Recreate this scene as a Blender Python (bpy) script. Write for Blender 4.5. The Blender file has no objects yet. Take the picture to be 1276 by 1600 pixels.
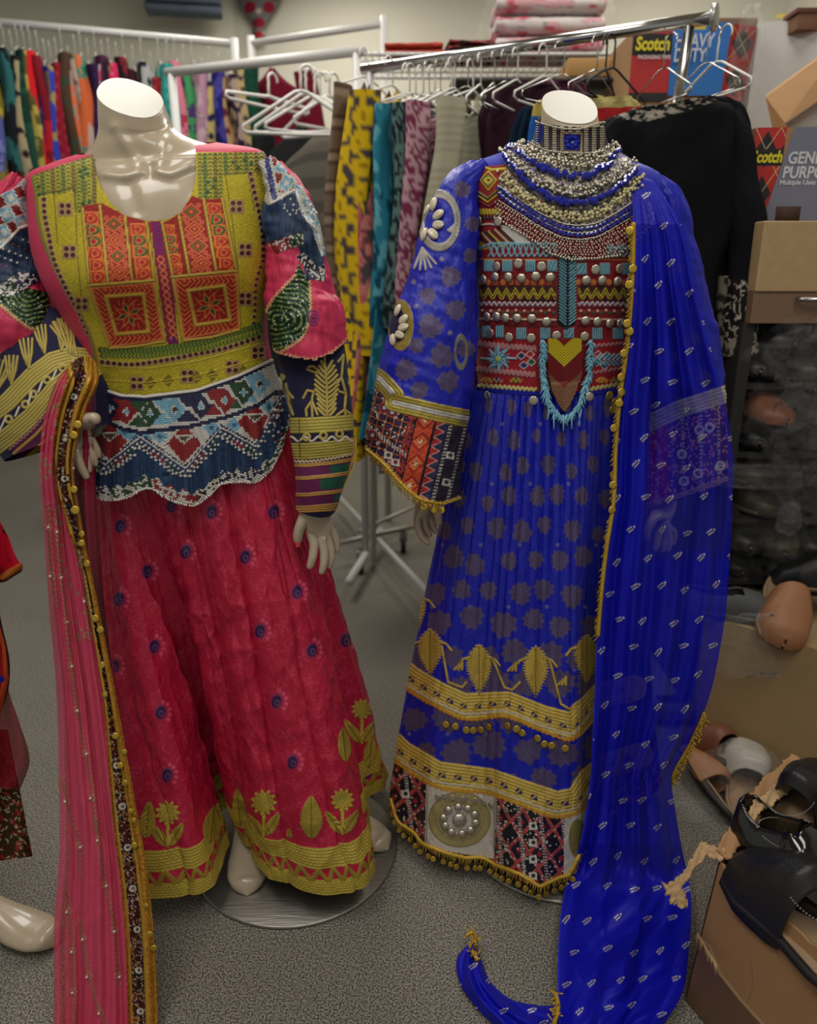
import bpy, bmesh, math, random
import numpy as np
from mathutils import Vector, Matrix
C = bpy.context.scene.collection
PI = math.pi
# ------------------------------------------------------------------ camera
F, TH, CH = 1180.0, math.radians(18.0), 1.25      # focal length in px (1276x1600 frame), pitch, eye height
cs_, sn_ = math.cos(TH), math.sin(TH)
cam = bpy.data.cameras.new('camera'); cam_o = bpy.data.objects.new('camera', cam); C.objects.link(cam_o)
cam_o.location = (0, 0, CH); cam_o.rotation_euler = (PI/2 - TH, 0, 0)
cam.sensor_fit = 'VERTICAL'; cam.sensor_height = 36; cam.lens = 36*F/1600; cam.clip_start = .05
cam.dof.use_dof = True; cam.dof.focus_distance = 1.42; cam.dof.aperture_fstop = 2.4
bpy.context.scene.camera = cam_o
# ------------------------------------------------------------------ light and exposure
S = bpy.context.scene
S.view_settings.view_transform = 'Standard'; S.view_settings.look = 'None'
S.view_settings.exposure = 0.3; S.view_settings.gamma = 1.0; S.view_settings.use_curve_mapping = False
w = bpy.data.worlds.new('world'); S.world = w; w.use_nodes = True
w.node_tree.nodes['Background'].inputs[0].default_value = (1.0, .97, .92, 1)
w.node_tree.nodes['Background'].inputs[1].default_value = .25
def area(name, loc, size, energy, col=(1, .965, .90), rot=(0, 0, 0)):
    l = bpy.data.lights.new(name, 'AREA'); l.shape = 'RECTANGLE'; l.size, l.size_y = size
    l.energy = energy; l.color = col
    o = bpy.data.objects.new(name, l); C.objects.link(o); o.location = loc; o.rotation_euler = rot
    return o
area('ceiling_and_fill_lamp', (-.9, .55, 2.95), (.6, 1.2), 17)      # fluorescent troffers of the shop ceiling, plus the added fills noted below
area('ceiling_and_fill_lamp', (.9, .45, 2.95), (.6, 1.2), 13)
area('ceiling_and_fill_lamp', (-.8, 2.7, 2.95), (.6, 1.2), 20)
area('ceiling_and_fill_lamp', (0, -.75, 2.95), (.6, 1.2), 12)  # added fill above the camera, brightens the dark lower fronts
area('ceiling_and_fill_lamp', (-.6, 4.5, 2.95), (.6, 1.2), 22)  # added to keep the far walls lit, not a known fixture
area('ceiling_and_fill_lamp', (1.2, 4.0, 2.95), (.6, 1.2), 16)  # extra lamp added so the back wall stays bright
area('ceiling_and_fill_lamp', (.8, 2.5, 2.95), (.6, 1.2), 13)
# ------------------------------------------------------------------ projection helpers (frame pixel + depth -> point)
def at(px, py, D):
    a = (px-638)/F; b = (800-py)/F
    dy = cs_+b*sn_; dz = -sn_+b*cs_; t = D/dy
    return np.array([a*t, D, CH+dz*t])
def gnd(px, py, z=0.0):
    a = (px-638)/F; b = (800-py)/F
    dy = cs_+b*sn_; dz = -sn_+b*cs_; t = (z-CH)/dz
    return np.array([a*t, dy*t, z])
def proj(P):
    X, Y, Z = P[..., 0], P[..., 1], P[..., 2]
    zc = Y*cs_+(CH-Z)*sn_; up = (Z-CH)*cs_+Y*sn_
    return 638+F*X/zc, 800-F*up/zc
# ------------------------------------------------------------------ colour and noise
def lin(c):
    c = np.asarray(c, float)/255.0
    return np.where(c <= .04045, c/12.92, ((c+.055)/1.055)**2.4)
def L4(c): return tuple(lin(c))+(1.0,)
def _h(i, j, s):
    n = (i*374761393+j*668265263+s*1442695041) & 0xffffffff
    n = ((n ^ (n >> 13))*1274126177) & 0xffffffff
    return ((n ^ (n >> 16)) & 0xffff)/65535.0
def hsh(i, j, s=0): return _h(np.asarray(i).astype(np.int64), np.asarray(j).astype(np.int64), s)
def vn(x, y, s=0):
    x = np.asarray(x, float); y = np.asarray(y, float)
    i = np.floor(x).astype(np.int64); j = np.floor(y).astype(np.int64); fx = x-i; fy = y-j
    fx = fx*fx*(3-2*fx); fy = fy*fy*(3-2*fy)
    return (_h(i, j, s)*(1-fx)+_h(i+1, j, s)*fx)*(1-fy)+(_h(i, j+1, s)*(1-fx)+_h(i+1, j+1, s)*fx)*fy
def fbm(x, y, s=0, o=3):
    r = 0; a = .5
    for k in range(o): r = r+a*vn(x*2**k, y*2**k, s+k*7); a *= .5
    return r/(1-.5**o)
def herm(ts, vs, t):
    ts = np.asarray(ts, float); vs = np.asarray(vs, float); t = np.asarray(t, float)
    m = np.gradient(vs, ts, axis=0)
    i = np.clip(np.searchsorted(ts, t, side='right')-1, 0, len(ts)-2)
    h = ts[i+1]-ts[i]; x = (t-ts[i])/h
    sh_ = (-1,)+(1,)*(vs.ndim-1); h = h.reshape(sh_) if h.ndim else h; x = x.reshape(sh_) if x.ndim else x
    a, b = vs[i], vs[i+1]
    return (2*x**3-3*x**2+1)*a+(x**3-2*x**2+x)*h*m[i]+(-2*x**3+3*x**2)*b+(x**3-x**2)*h*m[i+1]
def resample(pts, n, closed=False):
    p = np.asarray(pts, float)
    if closed: p = np.vstack([p, p[:1]])
    d = np.r_[0, np.cumsum(np.linalg.norm(np.diff(p, axis=0), axis=1))]
    t = np.linspace(0, d[-1], n, endpoint=not closed)
    return herm(d, p, t)
# ------------------------------------------------------------------ scene helpers
def tag(o, label, cat, group=None, kind=None):
    if label: o['label'] = label
    if cat: o['category'] = cat
    if group: o['group'] = group
    if kind: o['kind'] = kind
    return o
def root(name, label, cat, loc=(0, 0, 0), group=None, rz=0):
    o = bpy.data.objects.new(name, None); C.objects.link(o); o.location = Vector([float(v) for v in loc]); o.rotation_euler = (0, 0, rz)
    o.empty_display_size = .05
    return tag(o, label, cat, group)
def attach(o, parent, local=False):
    if parent is not None:
        o.parent = parent
        if not local and parent.type == 'EMPTY':
            if parent.rotation_euler.z: o.matrix_parent_inverse = (Matrix.Translation(parent.location) @ parent.rotation_euler.to_matrix().to_4x4()).inverted()
            else: o.location = -parent.location
    return o
def link_mesh(name, me, mat=None, parent=None, local=False):
    o = bpy.data.objects.new(name, me); C.objects.link(o)
    if mat is not None: me.materials.append(mat)
    return attach(o, parent, local)
def raw_mesh(name, V, Fc, smooth=True):
    """V (n,3); Fc (m,4) int quads"""
    me = bpy.data.meshes.new(name); V = np.ascontiguousarray(V, np.float32); Fc = np.ascontiguousarray(Fc, np.int32)
    me.vertices.add(len(V)); me.vertices.foreach_set('co', V.ravel())
    n = Fc.shape[1]
    me.loops.add(Fc.size); me.loops.foreach_set('vertex_index', Fc.ravel())
    me.polygons.add(len(Fc)); me.polygons.foreach_set('loop_start', np.arange(0, Fc.size, n, dtype=np.int32))
    me.polygons.foreach_set('use_smooth', np.full(len(Fc), smooth))
    me.update(calc_edges=True); return me
def sheet(name, P, mat, parent=None, rgb=None, closed=False, keep=None, attrs=None, local=False, smooth=True, thick=0):
    nv, nu = P.shape[:2]
    idx = np.arange(nv*nu).reshape(nv, nu)
    if closed: idx = np.hstack([idx, idx[:, :1]])
    q = np.stack([idx[:-1, :-1], idx[:-1, 1:], idx[1:, 1:], idx[1:, :-1]], -1)
    if keep is not None:
        k = keep.reshape(nv, nu)
        if closed: k = np.hstack([k, k[:, :1]])
        q = q[k[:-1, :-1] & k[:-1, 1:] & k[1:, 1:] & k[1:, :-1]]
    q = q.reshape(-1, 4)
    used = np.zeros(nv*nu, bool); used[q.ravel()] = True
    mp = np.cumsum(used)-1; q = mp[q]
    me = raw_mesh(name, P.reshape(-1, 3)[used], q, smooth)
    if rgb is not None:
        ca = me.color_attributes.new('Col', 'FLOAT_COLOR', 'POINT')
        c4 = np.ones((used.sum(), 4), np.float32); c4[:, :3] = rgb.reshape(-1, 3)[used]
        ca.data.foreach_set('color', c4.ravel())
    for k_, v_ in (attrs or {}).items():
        a = me.attributes.new(k_, 'FLOAT', 'POINT'); a.data.foreach_set('value', np.ascontiguousarray(v_.reshape(-1)[used], np.float32))
    o = link_mesh(name, me, mat, parent, local)
    if thick:
        m = o.modifiers.new('thickness', 'SOLIDIFY'); m.thickness = thick; m.offset = -1
    return o
def normals(P, closed):
    if closed: du = np.roll(P, -1, 1)-np.roll(P, 1, 1)
    else: du = np.gradient(P, axis=1)
    dv = np.gradient(P, axis=0); n = np.cross(du, dv)
    return n/np.maximum(np.linalg.norm(n, axis=-1, keepdims=True), 1e-9)
# soup of simple closed shapes collected into one mesh
class Soup:
    def __init__(s): s.V = []; s.Q = []; s.n = 0; s.col = []
    def grid(s, P, closed=False, col=None):
        nv, nu = P.shape[:2]; idx = np.arange(nv*nu).reshape(nv, nu)+s.n
        if closed: idx = np.hstack([idx, idx[:, :1]])
        q = np.stack([idx[:-1, :-1], idx[:-1, 1:], idx[1:, 1:], idx[1:, :-1]], -1).reshape(-1, 4)
        s.V.append(P.reshape(-1, 3)); s.Q.append(q); s.n += nv*nu
        s.col.append(np.tile(lin(col if col is not None else (200, 200, 200)), (nv*nu, 1)))
        return s
    def tube(s, pts, r, k=8, col=None, cap=True):
        p = np.asarray(pts, float); r = np.broadcast_to(np.asarray(r, float), (len(p),))
        t = np.gradient(p, axis=0); t /= np.maximum(np.linalg.norm(t, axis=1, keepdims=True), 1e-9)
        up = np.array([0, 0, 1.0]) if abs(t[0][2]) < .9 else np.array([1.0, 0, 0])
        N = []; n = np.cross(t[0], up); n /= np.linalg.norm(n)
        for i in range(len(p)):
            n = n-t[i]*n.dot(t[i]); n /= max(np.linalg.norm(n), 1e-9); N.append(n.copy())
        N = np.array(N); B = np.cross(t, N); a = np.linspace(0, 2*PI, k, endpoint=False)
        P = p[:, None]+r[:, None, None]*(N[:, None]*np.cos(a)[None, :, None]+B[:, None]*np.sin(a)[None, :, None])
        if cap: P = np.concatenate([np.repeat(p[:1, None], k, 1), P, np.repeat(p[-1:, None], k, 1)], 0)
        return s.grid(P, True, col)
    def ball(s, c, r, k=8, col=None, m=5):
        r = np.broadcast_to(np.asarray(r, float), (3,)); a = np.linspace(0, 2*PI, k, endpoint=False); b = np.linspace(0, PI, m)
        P = np.stack([np.sin(b)[:, None]*np.cos(a), np.sin(b)[:, None]*np.sin(a), np.cos(b)[:, None]*np.ones(k)], -1)*r+np.asarray(c)
        return s.grid(P, True, col)
    def disc(s, c, n, r, th=.0008, k=14, col=None, dome=0, squash=1):
        n = np.asarray(n, float); n /= np.linalg.norm(n); u = np.cross(n, [0, 0, 1.0]); u /= max(np.linalg.norm(u), 1e-6); v = np.cross(n, u)
        a = np.linspace(0, 2*PI, k, endpoint=False); c = np.asarray(c, float)
        ring = lambda q, z: c+q*r*(u*np.cos(a)[:, None]*squash+v*np.sin(a)[:, None])+n*z
        return s.grid(np.stack([ring(0, -th), ring(1, -th), ring(1, th), ring(.8, th+dome*.6), ring(.45, th+dome), ring(0, th+dome)]), True, col)
    def box(s, c, d, rz=0, col=None, R=None):
        x, y, z = np.asarray(d, float)/2
        v = np.array([[-x, -y, -z], [x, -y, -z], [x, y, -z], [-x, y, -z], [-x, -y, z], [x, -y, z], [x, y, z], [-x, y, z]])
        if R is None: cz, sz = math.cos(rz), math.sin(rz); R = np.array([[cz, -sz, 0], [sz, cz, 0], [0, 0, 1]])
        v = v@np.asarray(R).T+np.asarray(c)
        s.hexa(v, col); return s
    def hexa(s, v, col=None):
        q = np.array([[0, 3, 2, 1], [4, 5, 6, 7], [0, 1, 5, 4], [1, 2, 6, 5], [2, 3, 7, 6], [3, 0, 4, 7]])
        s.V.append(np.asarray(v)); s.Q.append(q+s.n); s.n += 8; s.col.append(np.tile(lin(col if col is not None else (200, 200, 200)), (8, 1)))
        return s
    def build(s, name, mat, parent=None, smooth=True, local=False, bevel=0, colors=False):
        me = raw_mesh(name, np.vstack(s.V), np.vstack(s.Q), smooth)
        if colors:
            ca = me.color_attributes.new('Col', 'FLOAT_COLOR', 'POINT'); c = np.vstack(s.col)
            ca.data.foreach_set('color', np.hstack([c, np.ones((len(c), 1))]).astype(np.float32).ravel())
        o = link_mesh(name, me, mat, parent, local)
        if bevel:
            m = o.modifiers.new('bevel', 'BEVEL'); m.width = bevel; m.segments = 2; m.limit_method = 'ANGLE'
        return o
# ------------------------------------------------------------------ materials
def mat(name, col=(128, 128, 128), rough=.6, metal=0, sheen=0, coat=0, attr=False, noise=None, bump=None, alpha=None, spec=.5, trans=0, weave=None, amap=False, emit=0, sss=0):
    m = bpy.data.materials.new(name); m.use_nodes = True; nt = m.node_tree; b = nt.nodes['Principled BSDF']; I = b.inputs
    I['Base Color'].default_value = L4(col); I['Roughness'].default_value = rough; I['Metallic'].default_value = metal
    I['Sheen Weight'].default_value = sheen; I['Coat Weight'].default_value = coat; I['Specular IOR Level'].default_value = spec
    I['Transmission Weight'].default_value = trans
    if sss: I['Subsurface Weight'].default_value = sss; I['Subsurface Scale'].default_value = .01
    N = nt.nodes.new; K = nt.links.new; src = None
    if attr:
        a = N('ShaderNodeAttribute'); a.attribute_name = 'Col'; src = a.outputs['Color']
    tc = None
    if noise or bump or weave:
        tc = N('ShaderNodeTexCoord')
    if noise:
        sc, amt = noise[0], noise[1]
        t = N('ShaderNodeTexNoise'); t.inputs['Scale'].default_value = sc; t.inputs['Detail'].default_value = noise[2] if len(noise) > 2 else 3
        K(tc.outputs['Object'], t.inputs['Vector'])
        mr = N('ShaderNodeMapRange'); mr.inputs[1].default_value = .25; mr.inputs[2].default_value = .75; mr.inputs[3].default_value = 1-amt; mr.inputs[4].default_value = 1+amt
        K(t.outputs['Fac'], mr.inputs[0])
        mx = N('ShaderNodeVectorMath'); mx.operation = 'SCALE'
        if src is None: mx.inputs[0].default_value = L4(col)[:3]
        else: K(src, mx.inputs[0])
        K(mr.outputs[0], mx.inputs['Scale']); src = mx.outputs[0]
    if src is not None: K(src, I['Base Color'])
    hgt = None
    if bump:
        t = N('ShaderNodeTexNoise'); t.inputs['Scale'].default_value = bump[0]; t.inputs['Detail'].default_value = 4
        if len(bump) > 2:
            mp = N('ShaderNodeMapping'); mp.inputs['Scale'].default_value = bump[2]; K(tc.outputs['Object'], mp.inputs['Vector']); K(mp.outputs[0], t.inputs['Vector'])
        else: K(tc.outputs['Object'], t.inputs['Vector'])
        bp = N('ShaderNodeBump'); bp.inputs['Distance'].default_value = bump[1]; bp.inputs['Strength'].default_value = 1
        K(t.outputs['Fac'], bp.inputs['Height']); K(bp.outputs[0], I['Normal'])
    if amap:
        for at_, inp in (('Met', 'Metallic'), ('Rgh', 'Roughness'), ('Alp', 'Alpha')):
            if at_ in amap:
                a = N('ShaderNodeAttribute'); a.attribute_name = at_; K(a.outputs['Fac'], I[inp])
    if alpha is not None: I['Alpha'].default_value = alpha
    if emit: I['Emission Color'].default_value = L4(col); I['Emission Strength'].default_value = emit
    return m
M = {}
M['cloth'] = mat('embroidered_cloth', attr=True, sheen=.05, spec=.3, amap=('Met', 'Rgh'), bump=(900, .0006))
M['satin'] = mat('satin', attr=True, sheen=0, amap=('Met', 'Rgh'), bump=(55, .004, (1, 1, .45)), spec=.4)
M['sheer'] = mat('sheer_chiffon', attr=True, sheen=0, amap=('Met', 'Rgh', 'Alp'), spec=.25)
M['vc'] = mat('painted', attr=True, rough=.6)
M['vcgloss'] = mat('glossy_painted', attr=True, rough=.25)
M['matte'] = mat('plain_cloth', attr=True, rough=.9, spec=.15, bump=(300, .001))
M['skin'] = mat('mannequin_lacquer', (176, 160, 136), rough=.27, coat=.35, spec=.45)
M['cap'] = mat('mannequin_cap', (158, 152, 134), rough=.35)
M['steel'] = mat('brushed_steel', (150, 146, 138), rough=.42, metal=.85, noise=(6, .12), bump=(14, .0008, (1, 12, 1)))
M['chrome'] = mat('chrome', (190, 190, 188), rough=.14, metal=1)
M['whitemetal'] = mat('white_enamel', (190, 188, 184), rough=.4)
M['plastic'] = mat('white_plastic', (214, 212, 205), rough=.4)
M['silver'] = mat('tarnished_silver', (196, 188, 172), rough=.33, metal=.85)
M['goldcoin'] = mat('gold_coin', (196, 164, 66), rough=.36, metal=.8)
M['goldthread'] = mat('gold_thread', (186, 150, 48), rough=.5, metal=.35, noise=(600, .35))
M['bluebead'] = mat('blue_crystal', (14, 30, 150), rough=.06, coat=1, spec=.9)
M['beadvc'] = mat('glass_beads', attr=True, rough=.25, coat=.3)
M['rubber'] = mat('black_rubber', (30, 30, 30), rough=.6)
M['shell'] = mat('cowrie_shell', (205, 196, 170), rough=.3, coat=.2)
M['leather'] = mat('black_leather', (26, 26, 27), rough=.38, bump=(260, .0008), spec=.5)
M['patent'] = mat('black_patent', (10, 10, 11), rough=.1, coat=.6)
M['tan'] = mat('tan_leather', (156, 106, 70), rough=.5, bump=(200, .0008))
M['brown'] = mat('brown_leather', (120, 72, 50), rough=.45, bump=(200, .0008))
M['card'] = mat('cardboard', (160, 122, 82), rough=.85, noise=(9, .07), bump=(60, .0006, (1, 1, 6)))
M['cardin'] = mat('cardboard_edge', (176, 144, 104), rough=.9, noise=(150, .25))
M['wood'] = mat('light_laminate', (172, 144, 102), rough=.5, noise=(40, .08))
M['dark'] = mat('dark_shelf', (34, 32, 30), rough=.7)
# ------------------------------------------------------------------ painting an embroidered surface
class Paint:
    """colour / relief / sheen of one garment surface; X,Y are its front elevation coordinates"""
    def __init__(s, P, base, rough=.7, XY=None):
        s.shape = P.shape[:-1]
        s.X, s.Y = XY if XY is not None else proj(P)
        s.X = s.X.ravel(); s.Y = s.Y.ravel(); n = s.X.size
        s.rgb = np.tile(lin(base), (n, 1)); s.h = np.zeros(n); s.met = np.zeros(n); s.rgh = np.full(n, float(rough)); s.alp = np.ones(n)
        s.clip = None
    def put(s, m, col=None, h=None, met=None, rgh=None, alp=None, idx=None, mul=None):
        """m: weight array (on idx subset)"""
        if idx is None: idx = slice(None)
        m = np.asarray(m, float)
        if s.clip is not None: m = m*s.clip[idx]
        if col is not None:
            c = lin(col) if np.asarray(col).ndim == 1 else col
            s.rgb[idx] = s.rgb[idx]*(1-m[:, None])+c*m[:, None]
        if mul is not None: s.rgb[idx] = s.rgb[idx]*(1-m[:, None]+m[:, None]*np.asarray(mul).reshape(-1, 1))
        for nm, v in (('h', h), ('met', met), ('rgh', rgh), ('alp', alp)):
            if v is not None:
                a = getattr(s, nm); a[idx] = a[idx]*(1-m)+np.asarray(v)*m
    def near(s, x0, y0, x1, y1, pad=0):
        return np.nonzero((s.X > x0-pad) & (s.X < x1+pad) & (s.Y > y0-pad) & (s.Y < y1+pad))[0]
    def sd(s, pts, pad, idx=None):
        p = np.asarray(pts, float)
        if idx is None: idx = s.near(p[:, 0].min(), p[:, 1].min(), p[:, 0].max(), p[:, 1].max(), pad)
        x, y = s.X[idx], s.Y[idx]; best = np.full(len(idx), 1e9); S_ = np.zeros(len(idx)); D_ = np.zeros(len(idx)); cum = 0
        for (ax, ay), (bx, by) in zip(p[:-1], p[1:]):
            dx, dy = bx-ax, by-ay; L = math.hypot(dx, dy) or 1e-6
            t = np.clip(((x-ax)*dx+(y-ay)*dy)/L/L, 0, 1); ex = x-ax-t*dx; ey = y-ay-t*dy
            d = np.hypot(ex, ey); b = d < best
            best = np.where(b, d, best); S_ = np.where(b, cum+t*L, S_); D_ = np.where(b, d*np.sign((x-ax)*dy-(y-ay)*dx), D_); cum += L
        return idx, best, S_, D_
    def line(s, pts, w=1.5, col=None, h=.0006, **k):
        idx, d, S_, D_ = s.sd(pts, w+2)
        m = np.clip((w-d)/.8+.5, 0, 1); s.put(m, col, h=h, idx=idx, **k)
    def closed(s, pts, *a, **k): s.line(list(pts)+[pts[0]], *a, **k)
    def inside(s, pts, idx=None):
        p = np.asarray(pts, float)
        if idx is None: idx = s.near(p[:, 0].min(), p[:, 1].min(), p[:, 0].max(), p[:, 1].max())
        x, y = s.X[idx], s.Y[idx]; r = np.zeros(len(idx), bool)
        for (ax, ay), (bx, by) in zip(p, np.roll(p, -1, 0)):
            c = ((ay > y) != (by > y)); r ^= c & (x < (bx-ax)*(y-ay)/((by-ay) or 1e-9)+ax)
        return idx, r
    def poly(s, pts, col=None, **k):
        idx, r = s.inside(pts); s.put(r.astype(float), col, idx=idx, **k)
    def dot(s, x, y, r, col=None, h=.0008, asp=1, rot=0, **k):
        idx = s.near(x, y, x, y, r*max(asp, 1)+2); dx = s.X[idx]-x; dy = s.Y[idx]-y
        c_, s_ = math.cos(rot), math.sin(rot); d = np.hypot(dx*c_+dy*s_, (-dx*s_+dy*c_)/asp)
        s.put(np.clip((r-d)+.5, 0, 1), col, h=h, idx=idx, **k)
    def ring(s, x, y, r, w, col=None, h=.0008, asp=1, **k):
        idx = s.near(x, y, x, y, (r+w)*max(asp, 1)+2); d = np.abs(np.hypot(s.X[idx]-x, (s.Y[idx]-y)/asp)-r)
        s.put(np.clip((w-d)+.5, 0, 1), col, h=h, idx=idx, **k)
    def flower(s, x, y, R, col, n=8, amp=.18, sq=1, ph=0, **k):
        idx = s.near(x, y, x, y, R*1.3+1); dx = (s.X[idx]-x)/sq; dy = s.Y[idx]-y; a = np.arctan2(dy, dx); d = np.hypot(dx, dy)
        rr = R*(1-amp+amp*np.cos(n*a+ph)+.06*np.cos(3*a+x)); s.put(np.clip((rr-d)/1.5+.5, 0, 1), col, idx=idx, **k)
        return idx, d, a
    def band(s, pts, hw, fn):
        idx, d, S_, D_ = s.sd(pts, hw+1); m = (d < hw)
        idx, S_, D_ = idx[m], S_[m], D_[m]; fn(s, idx, S_, D_/hw)
    def stitch(s, m, idx, col, sc=3.2, cell=(16, 12), amt=.3, hh=.0009, met=.15, rgh=.5, seed=0):
        """satin-stitch patches whose thread direction changes from patch to patch"""
        x, y = s.X[idx], s.Y[idx]; a = hsh(np.floor(x/cell[0]+.5*(np.floor(y/cell[1]) % 2)), np.floor(y/cell[1]), seed)
        an = np.where(a < .5, .6, -.6)+(a-.5)*.7; t = .5+.5*np.sin((x*np.sin(an)+y*np.cos(an))*2*PI/sc)
        c = lin(col)*(1-amt+amt*1.5*t)[:, None]*(.85+.3*vn(x*.4, y*.4, seed+3))[:, None]
        s.put(m, c, h=hh*t, met=met, rgh=rgh, idx=idx)
    def out(s, P, closed):
        n = normals(P, closed); return P+n*s.h.reshape(s.shape)[..., None]*s.sign
    sign = 1
    def make(s, name, P, matl, parent, closed=False, keep=None, alpha=False, flip=1):
        s.sign = flip; Q = s.out(P, closed)
        at_ = {'Met': s.met, 'Rgh': s.rgh}
        if alpha: at_['Alp'] = s.alp
        return sheet(name, Q, matl, parent, s.rgb, closed, keep, at_)
GOLD = (176, 152, 62); GOLD2 = (196, 164, 60)
def braid(col=GOLD, rows=4, hh=.0014, met=.15, edge=None):
    """couched metal-thread braid: several twisted cords side by side"""
    def fn(s, idx, S_, D_):
        r = (D_*.5+.5)*rows; k = np.floor(r); f = r-k
        prof = np.sin(np.clip(f, 0, 1)*PI); tw = .5+.5*np.sin(S_*2*PI/4.2+np.where(k % 2 == 0, 1, -1)*f*3.0)
        c = lin(col)*(.46+.85*prof*(.55+.45*tw))[:, None]
        s.put(np.ones(len(idx)), c, h=hh*(.35+.65*prof*(.7+.3*tw)), met=met, rgh=.45, idx=idx)
        if edge is not None:
            e = (np.abs(D_) > .86); s.put(e.astype(float), edge, h=.0005, idx=idx)
    return fn
# ------------------------------------------------------------------ lofted bodies
def ring_loft(rows, nv, nu, phis=None, ex=2.3, dense=.62):
    """rows: (t, Lx,Ly, Rx,Ry, D, bf, bb, tilt). Returns P(nv,nu,3), phi. front half gets `dense` share of the columns"""
    t = np.array([r[0] for r in rows], float)
    Lp = np.array([at(r[1], r[2], r[5]) for r in rows]); Rp = np.array([at(r[3], r[4], r[5]) for r in rows])
    ext = np.array([[r[6], r[7], r[8] if len(r) > 8 else 0] for r in rows])
    tv = np.linspace(t[0], t[-1], nv); Lp = herm(t, Lp, tv); Rp = herm(t, Rp, tv); ext = herm(t, ext, tv)
    if phis is None:
        nf = int(nu*dense); phis = np.r_[np.linspace(PI, 2*PI, nf, endpoint=False), np.linspace(0, PI, nu-nf, endpoint=False)]
    c, s_ = np.cos(phis), np.sin(phis)
    sc = np.sign(c)*np.abs(c)**(2/ex); ss = np.sign(s_)*np.abs(s_)**(2/ex)
    Ce = (Lp+Rp)/2; A = (Rp-Lp)/2
    P = Ce[:, None]+A[:, None]*sc[None, :, None]
    b = np.where(s_[None] < 0, ext[:, :1], ext[:, 1:2])
    P[..., 1] += b*ss[None]; P[..., 2] += b*ss[None]*ext[:, 2:3]
    return P, phis, tv
def tube_loft(ctrl, nv, nu, ex=2.0, start=PI):
    """ctrl: (px,py,D, halfwidth_px, depth_m). cross sections perpendicular to the path"""
    p = np.array([at(c[0], c[1], c[2]) for c in ctrl]); hw = []
    for c in ctrl:
        a, b = at(c[0], c[1], c[2]), at(c[0]+c[3], c[1], c[2]); hw.append(np.linalg.norm(b-a))
    hw = np.array(hw); dp = np.array([c[4] for c in ctrl])
    d = np.r_[0, np.cumsum(np.linalg.norm(np.diff(p, axis=0), axis=1))]; t = np.linspace(0, d[-1], nv)
    pp = herm(d, p, t); w_ = herm(d, hw, t); g = herm(d, dp, t)
    T = np.gradient(pp, axis=0); T /= np.linalg.norm(T, axis=1, keepdims=True)
    Yv = np.array([0, 1.0, 0]); B = Yv-T*(T@Yv)[:, None]; B /= np.linalg.norm(B, axis=1, keepdims=True)
    N = np.cross(B, T)                       # in-picture sideways axis
    a = np.linspace(start, start+2*PI, nu, endpoint=False); ca, sa = np.cos(a), np.sin(a)
    ca = np.sign(ca)*np.abs(ca)**(2/ex); sa = np.sign(sa)*np.abs(sa)**(2/ex)
    P = pp[:, None]+N[:, None]*(w_[:, None]*ca[None])[..., None]+B[:, None]*(g[:, None]*sa[None])[..., None]
    return P, t, a
def skin_mesh(name, verts, edges, radii, matl, parent, levels=2):
    me = bpy.data.meshes.new(name); me.from_pydata([tuple(map(float, v)) for v in verts], edges, [])
    o = bpy.data.objects.new(name, me); C.objects.link(o)
    o.modifiers.new('skin', 'SKIN'); sub = o.modifiers.new('sub', 'SUBSURF'); sub.levels = levels; sub.render_levels = levels
    for i, r in enumerate(radii):
        sv = me.skin_vertices[0].data[i]; sv.radius = (r, r) if np.isscalar(r) else r
        sv.use_root = (i == 0)
    dg = bpy.context.evaluated_depsgraph_get(); dg.update(); ev = o.evaluated_get(dg)
    m2 = bpy.data.meshes.new_from_object(ev); bpy.data.objects.remove(o); bpy.data.meshes.remove(me)
    for p in m2.polygons: p.use_smooth = True
    m2.materials.clear()
    return link_mesh(name, m2, matl, parent)
# ================================================================== SETTING
def node_floor():
    m = bpy.data.materials.new('grey_carpet'); m.use_nodes = True; nt = m.node_tree; b = nt.nodes['Principled BSDF']; N = nt.nodes.new; K = nt.links.new
    tc = N('ShaderNodeTexCoord'); out = None
    def nz(s, d=4, mp=None):
        t = N('ShaderNodeTexNoise'); t.inputs['Scale'].default_value = s; t.inputs['Detail'].default_value = d
        if mp: q = N('ShaderNodeMapping'); q.inputs['Scale'].default_value = mp; K(tc.outputs['Object'], q.inputs['Vector']); K(q.outputs[0], t.inputs['Vector'])
        else: K(tc.outputs['Object'], t.inputs['Vector'])
        return t
    a = nz(300, 6); c = nz(2.2, 3); d = nz(55, 3, (1, 6, 1))
    r = N('ShaderNodeValToRGB'); r.color_ramp.elements[0].position = .40; r.color_ramp.elements[0].color = L4((58, 55, 51)); r.color_ramp.elements[1].position = .60; r.color_ramp.elements[1].color = L4((150, 144, 132)); K(a.outputs['Fac'], r.inputs[0])
    mm = N('ShaderNodeMath'); mm.operation = 'ADD'; K(c.outputs['Fac'], mm.inputs[0]); K(d.outputs['Fac'], mm.inputs[1])
    mr = N('ShaderNodeMapRange'); mr.inputs[1].default_value = .7; mr.inputs[2].default_value = 1.3; mr.inputs[3].default_value = .86; mr.inputs[4].default_value = 1.14; K(mm.outputs[0], mr.inputs[0])
    v = N('ShaderNodeVectorMath'); v.operation = 'SCALE'; K(r.outputs[0], v.inputs[0]); K(mr.outputs[0], v.inputs['Scale']); K(v.outputs[0], b.inputs['Base Color'])
    b.inputs['Roughness'].default_value = .95
    bp = N('ShaderNodeBump'); bp.inputs['Distance'].default_value = .002; K(a.outputs['Fac'], bp.inputs['Height']); K(bp.outputs[0], b.inputs['Normal'])
    return m
M['carpet'] = node_floor()
M['wall'] = mat('painted_wall', (196, 192, 174), rough=.85, noise=(1.2, .03))
M['ceil'] = mat('ceiling_tile', (205, 203, 195), rough=.9)
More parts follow.
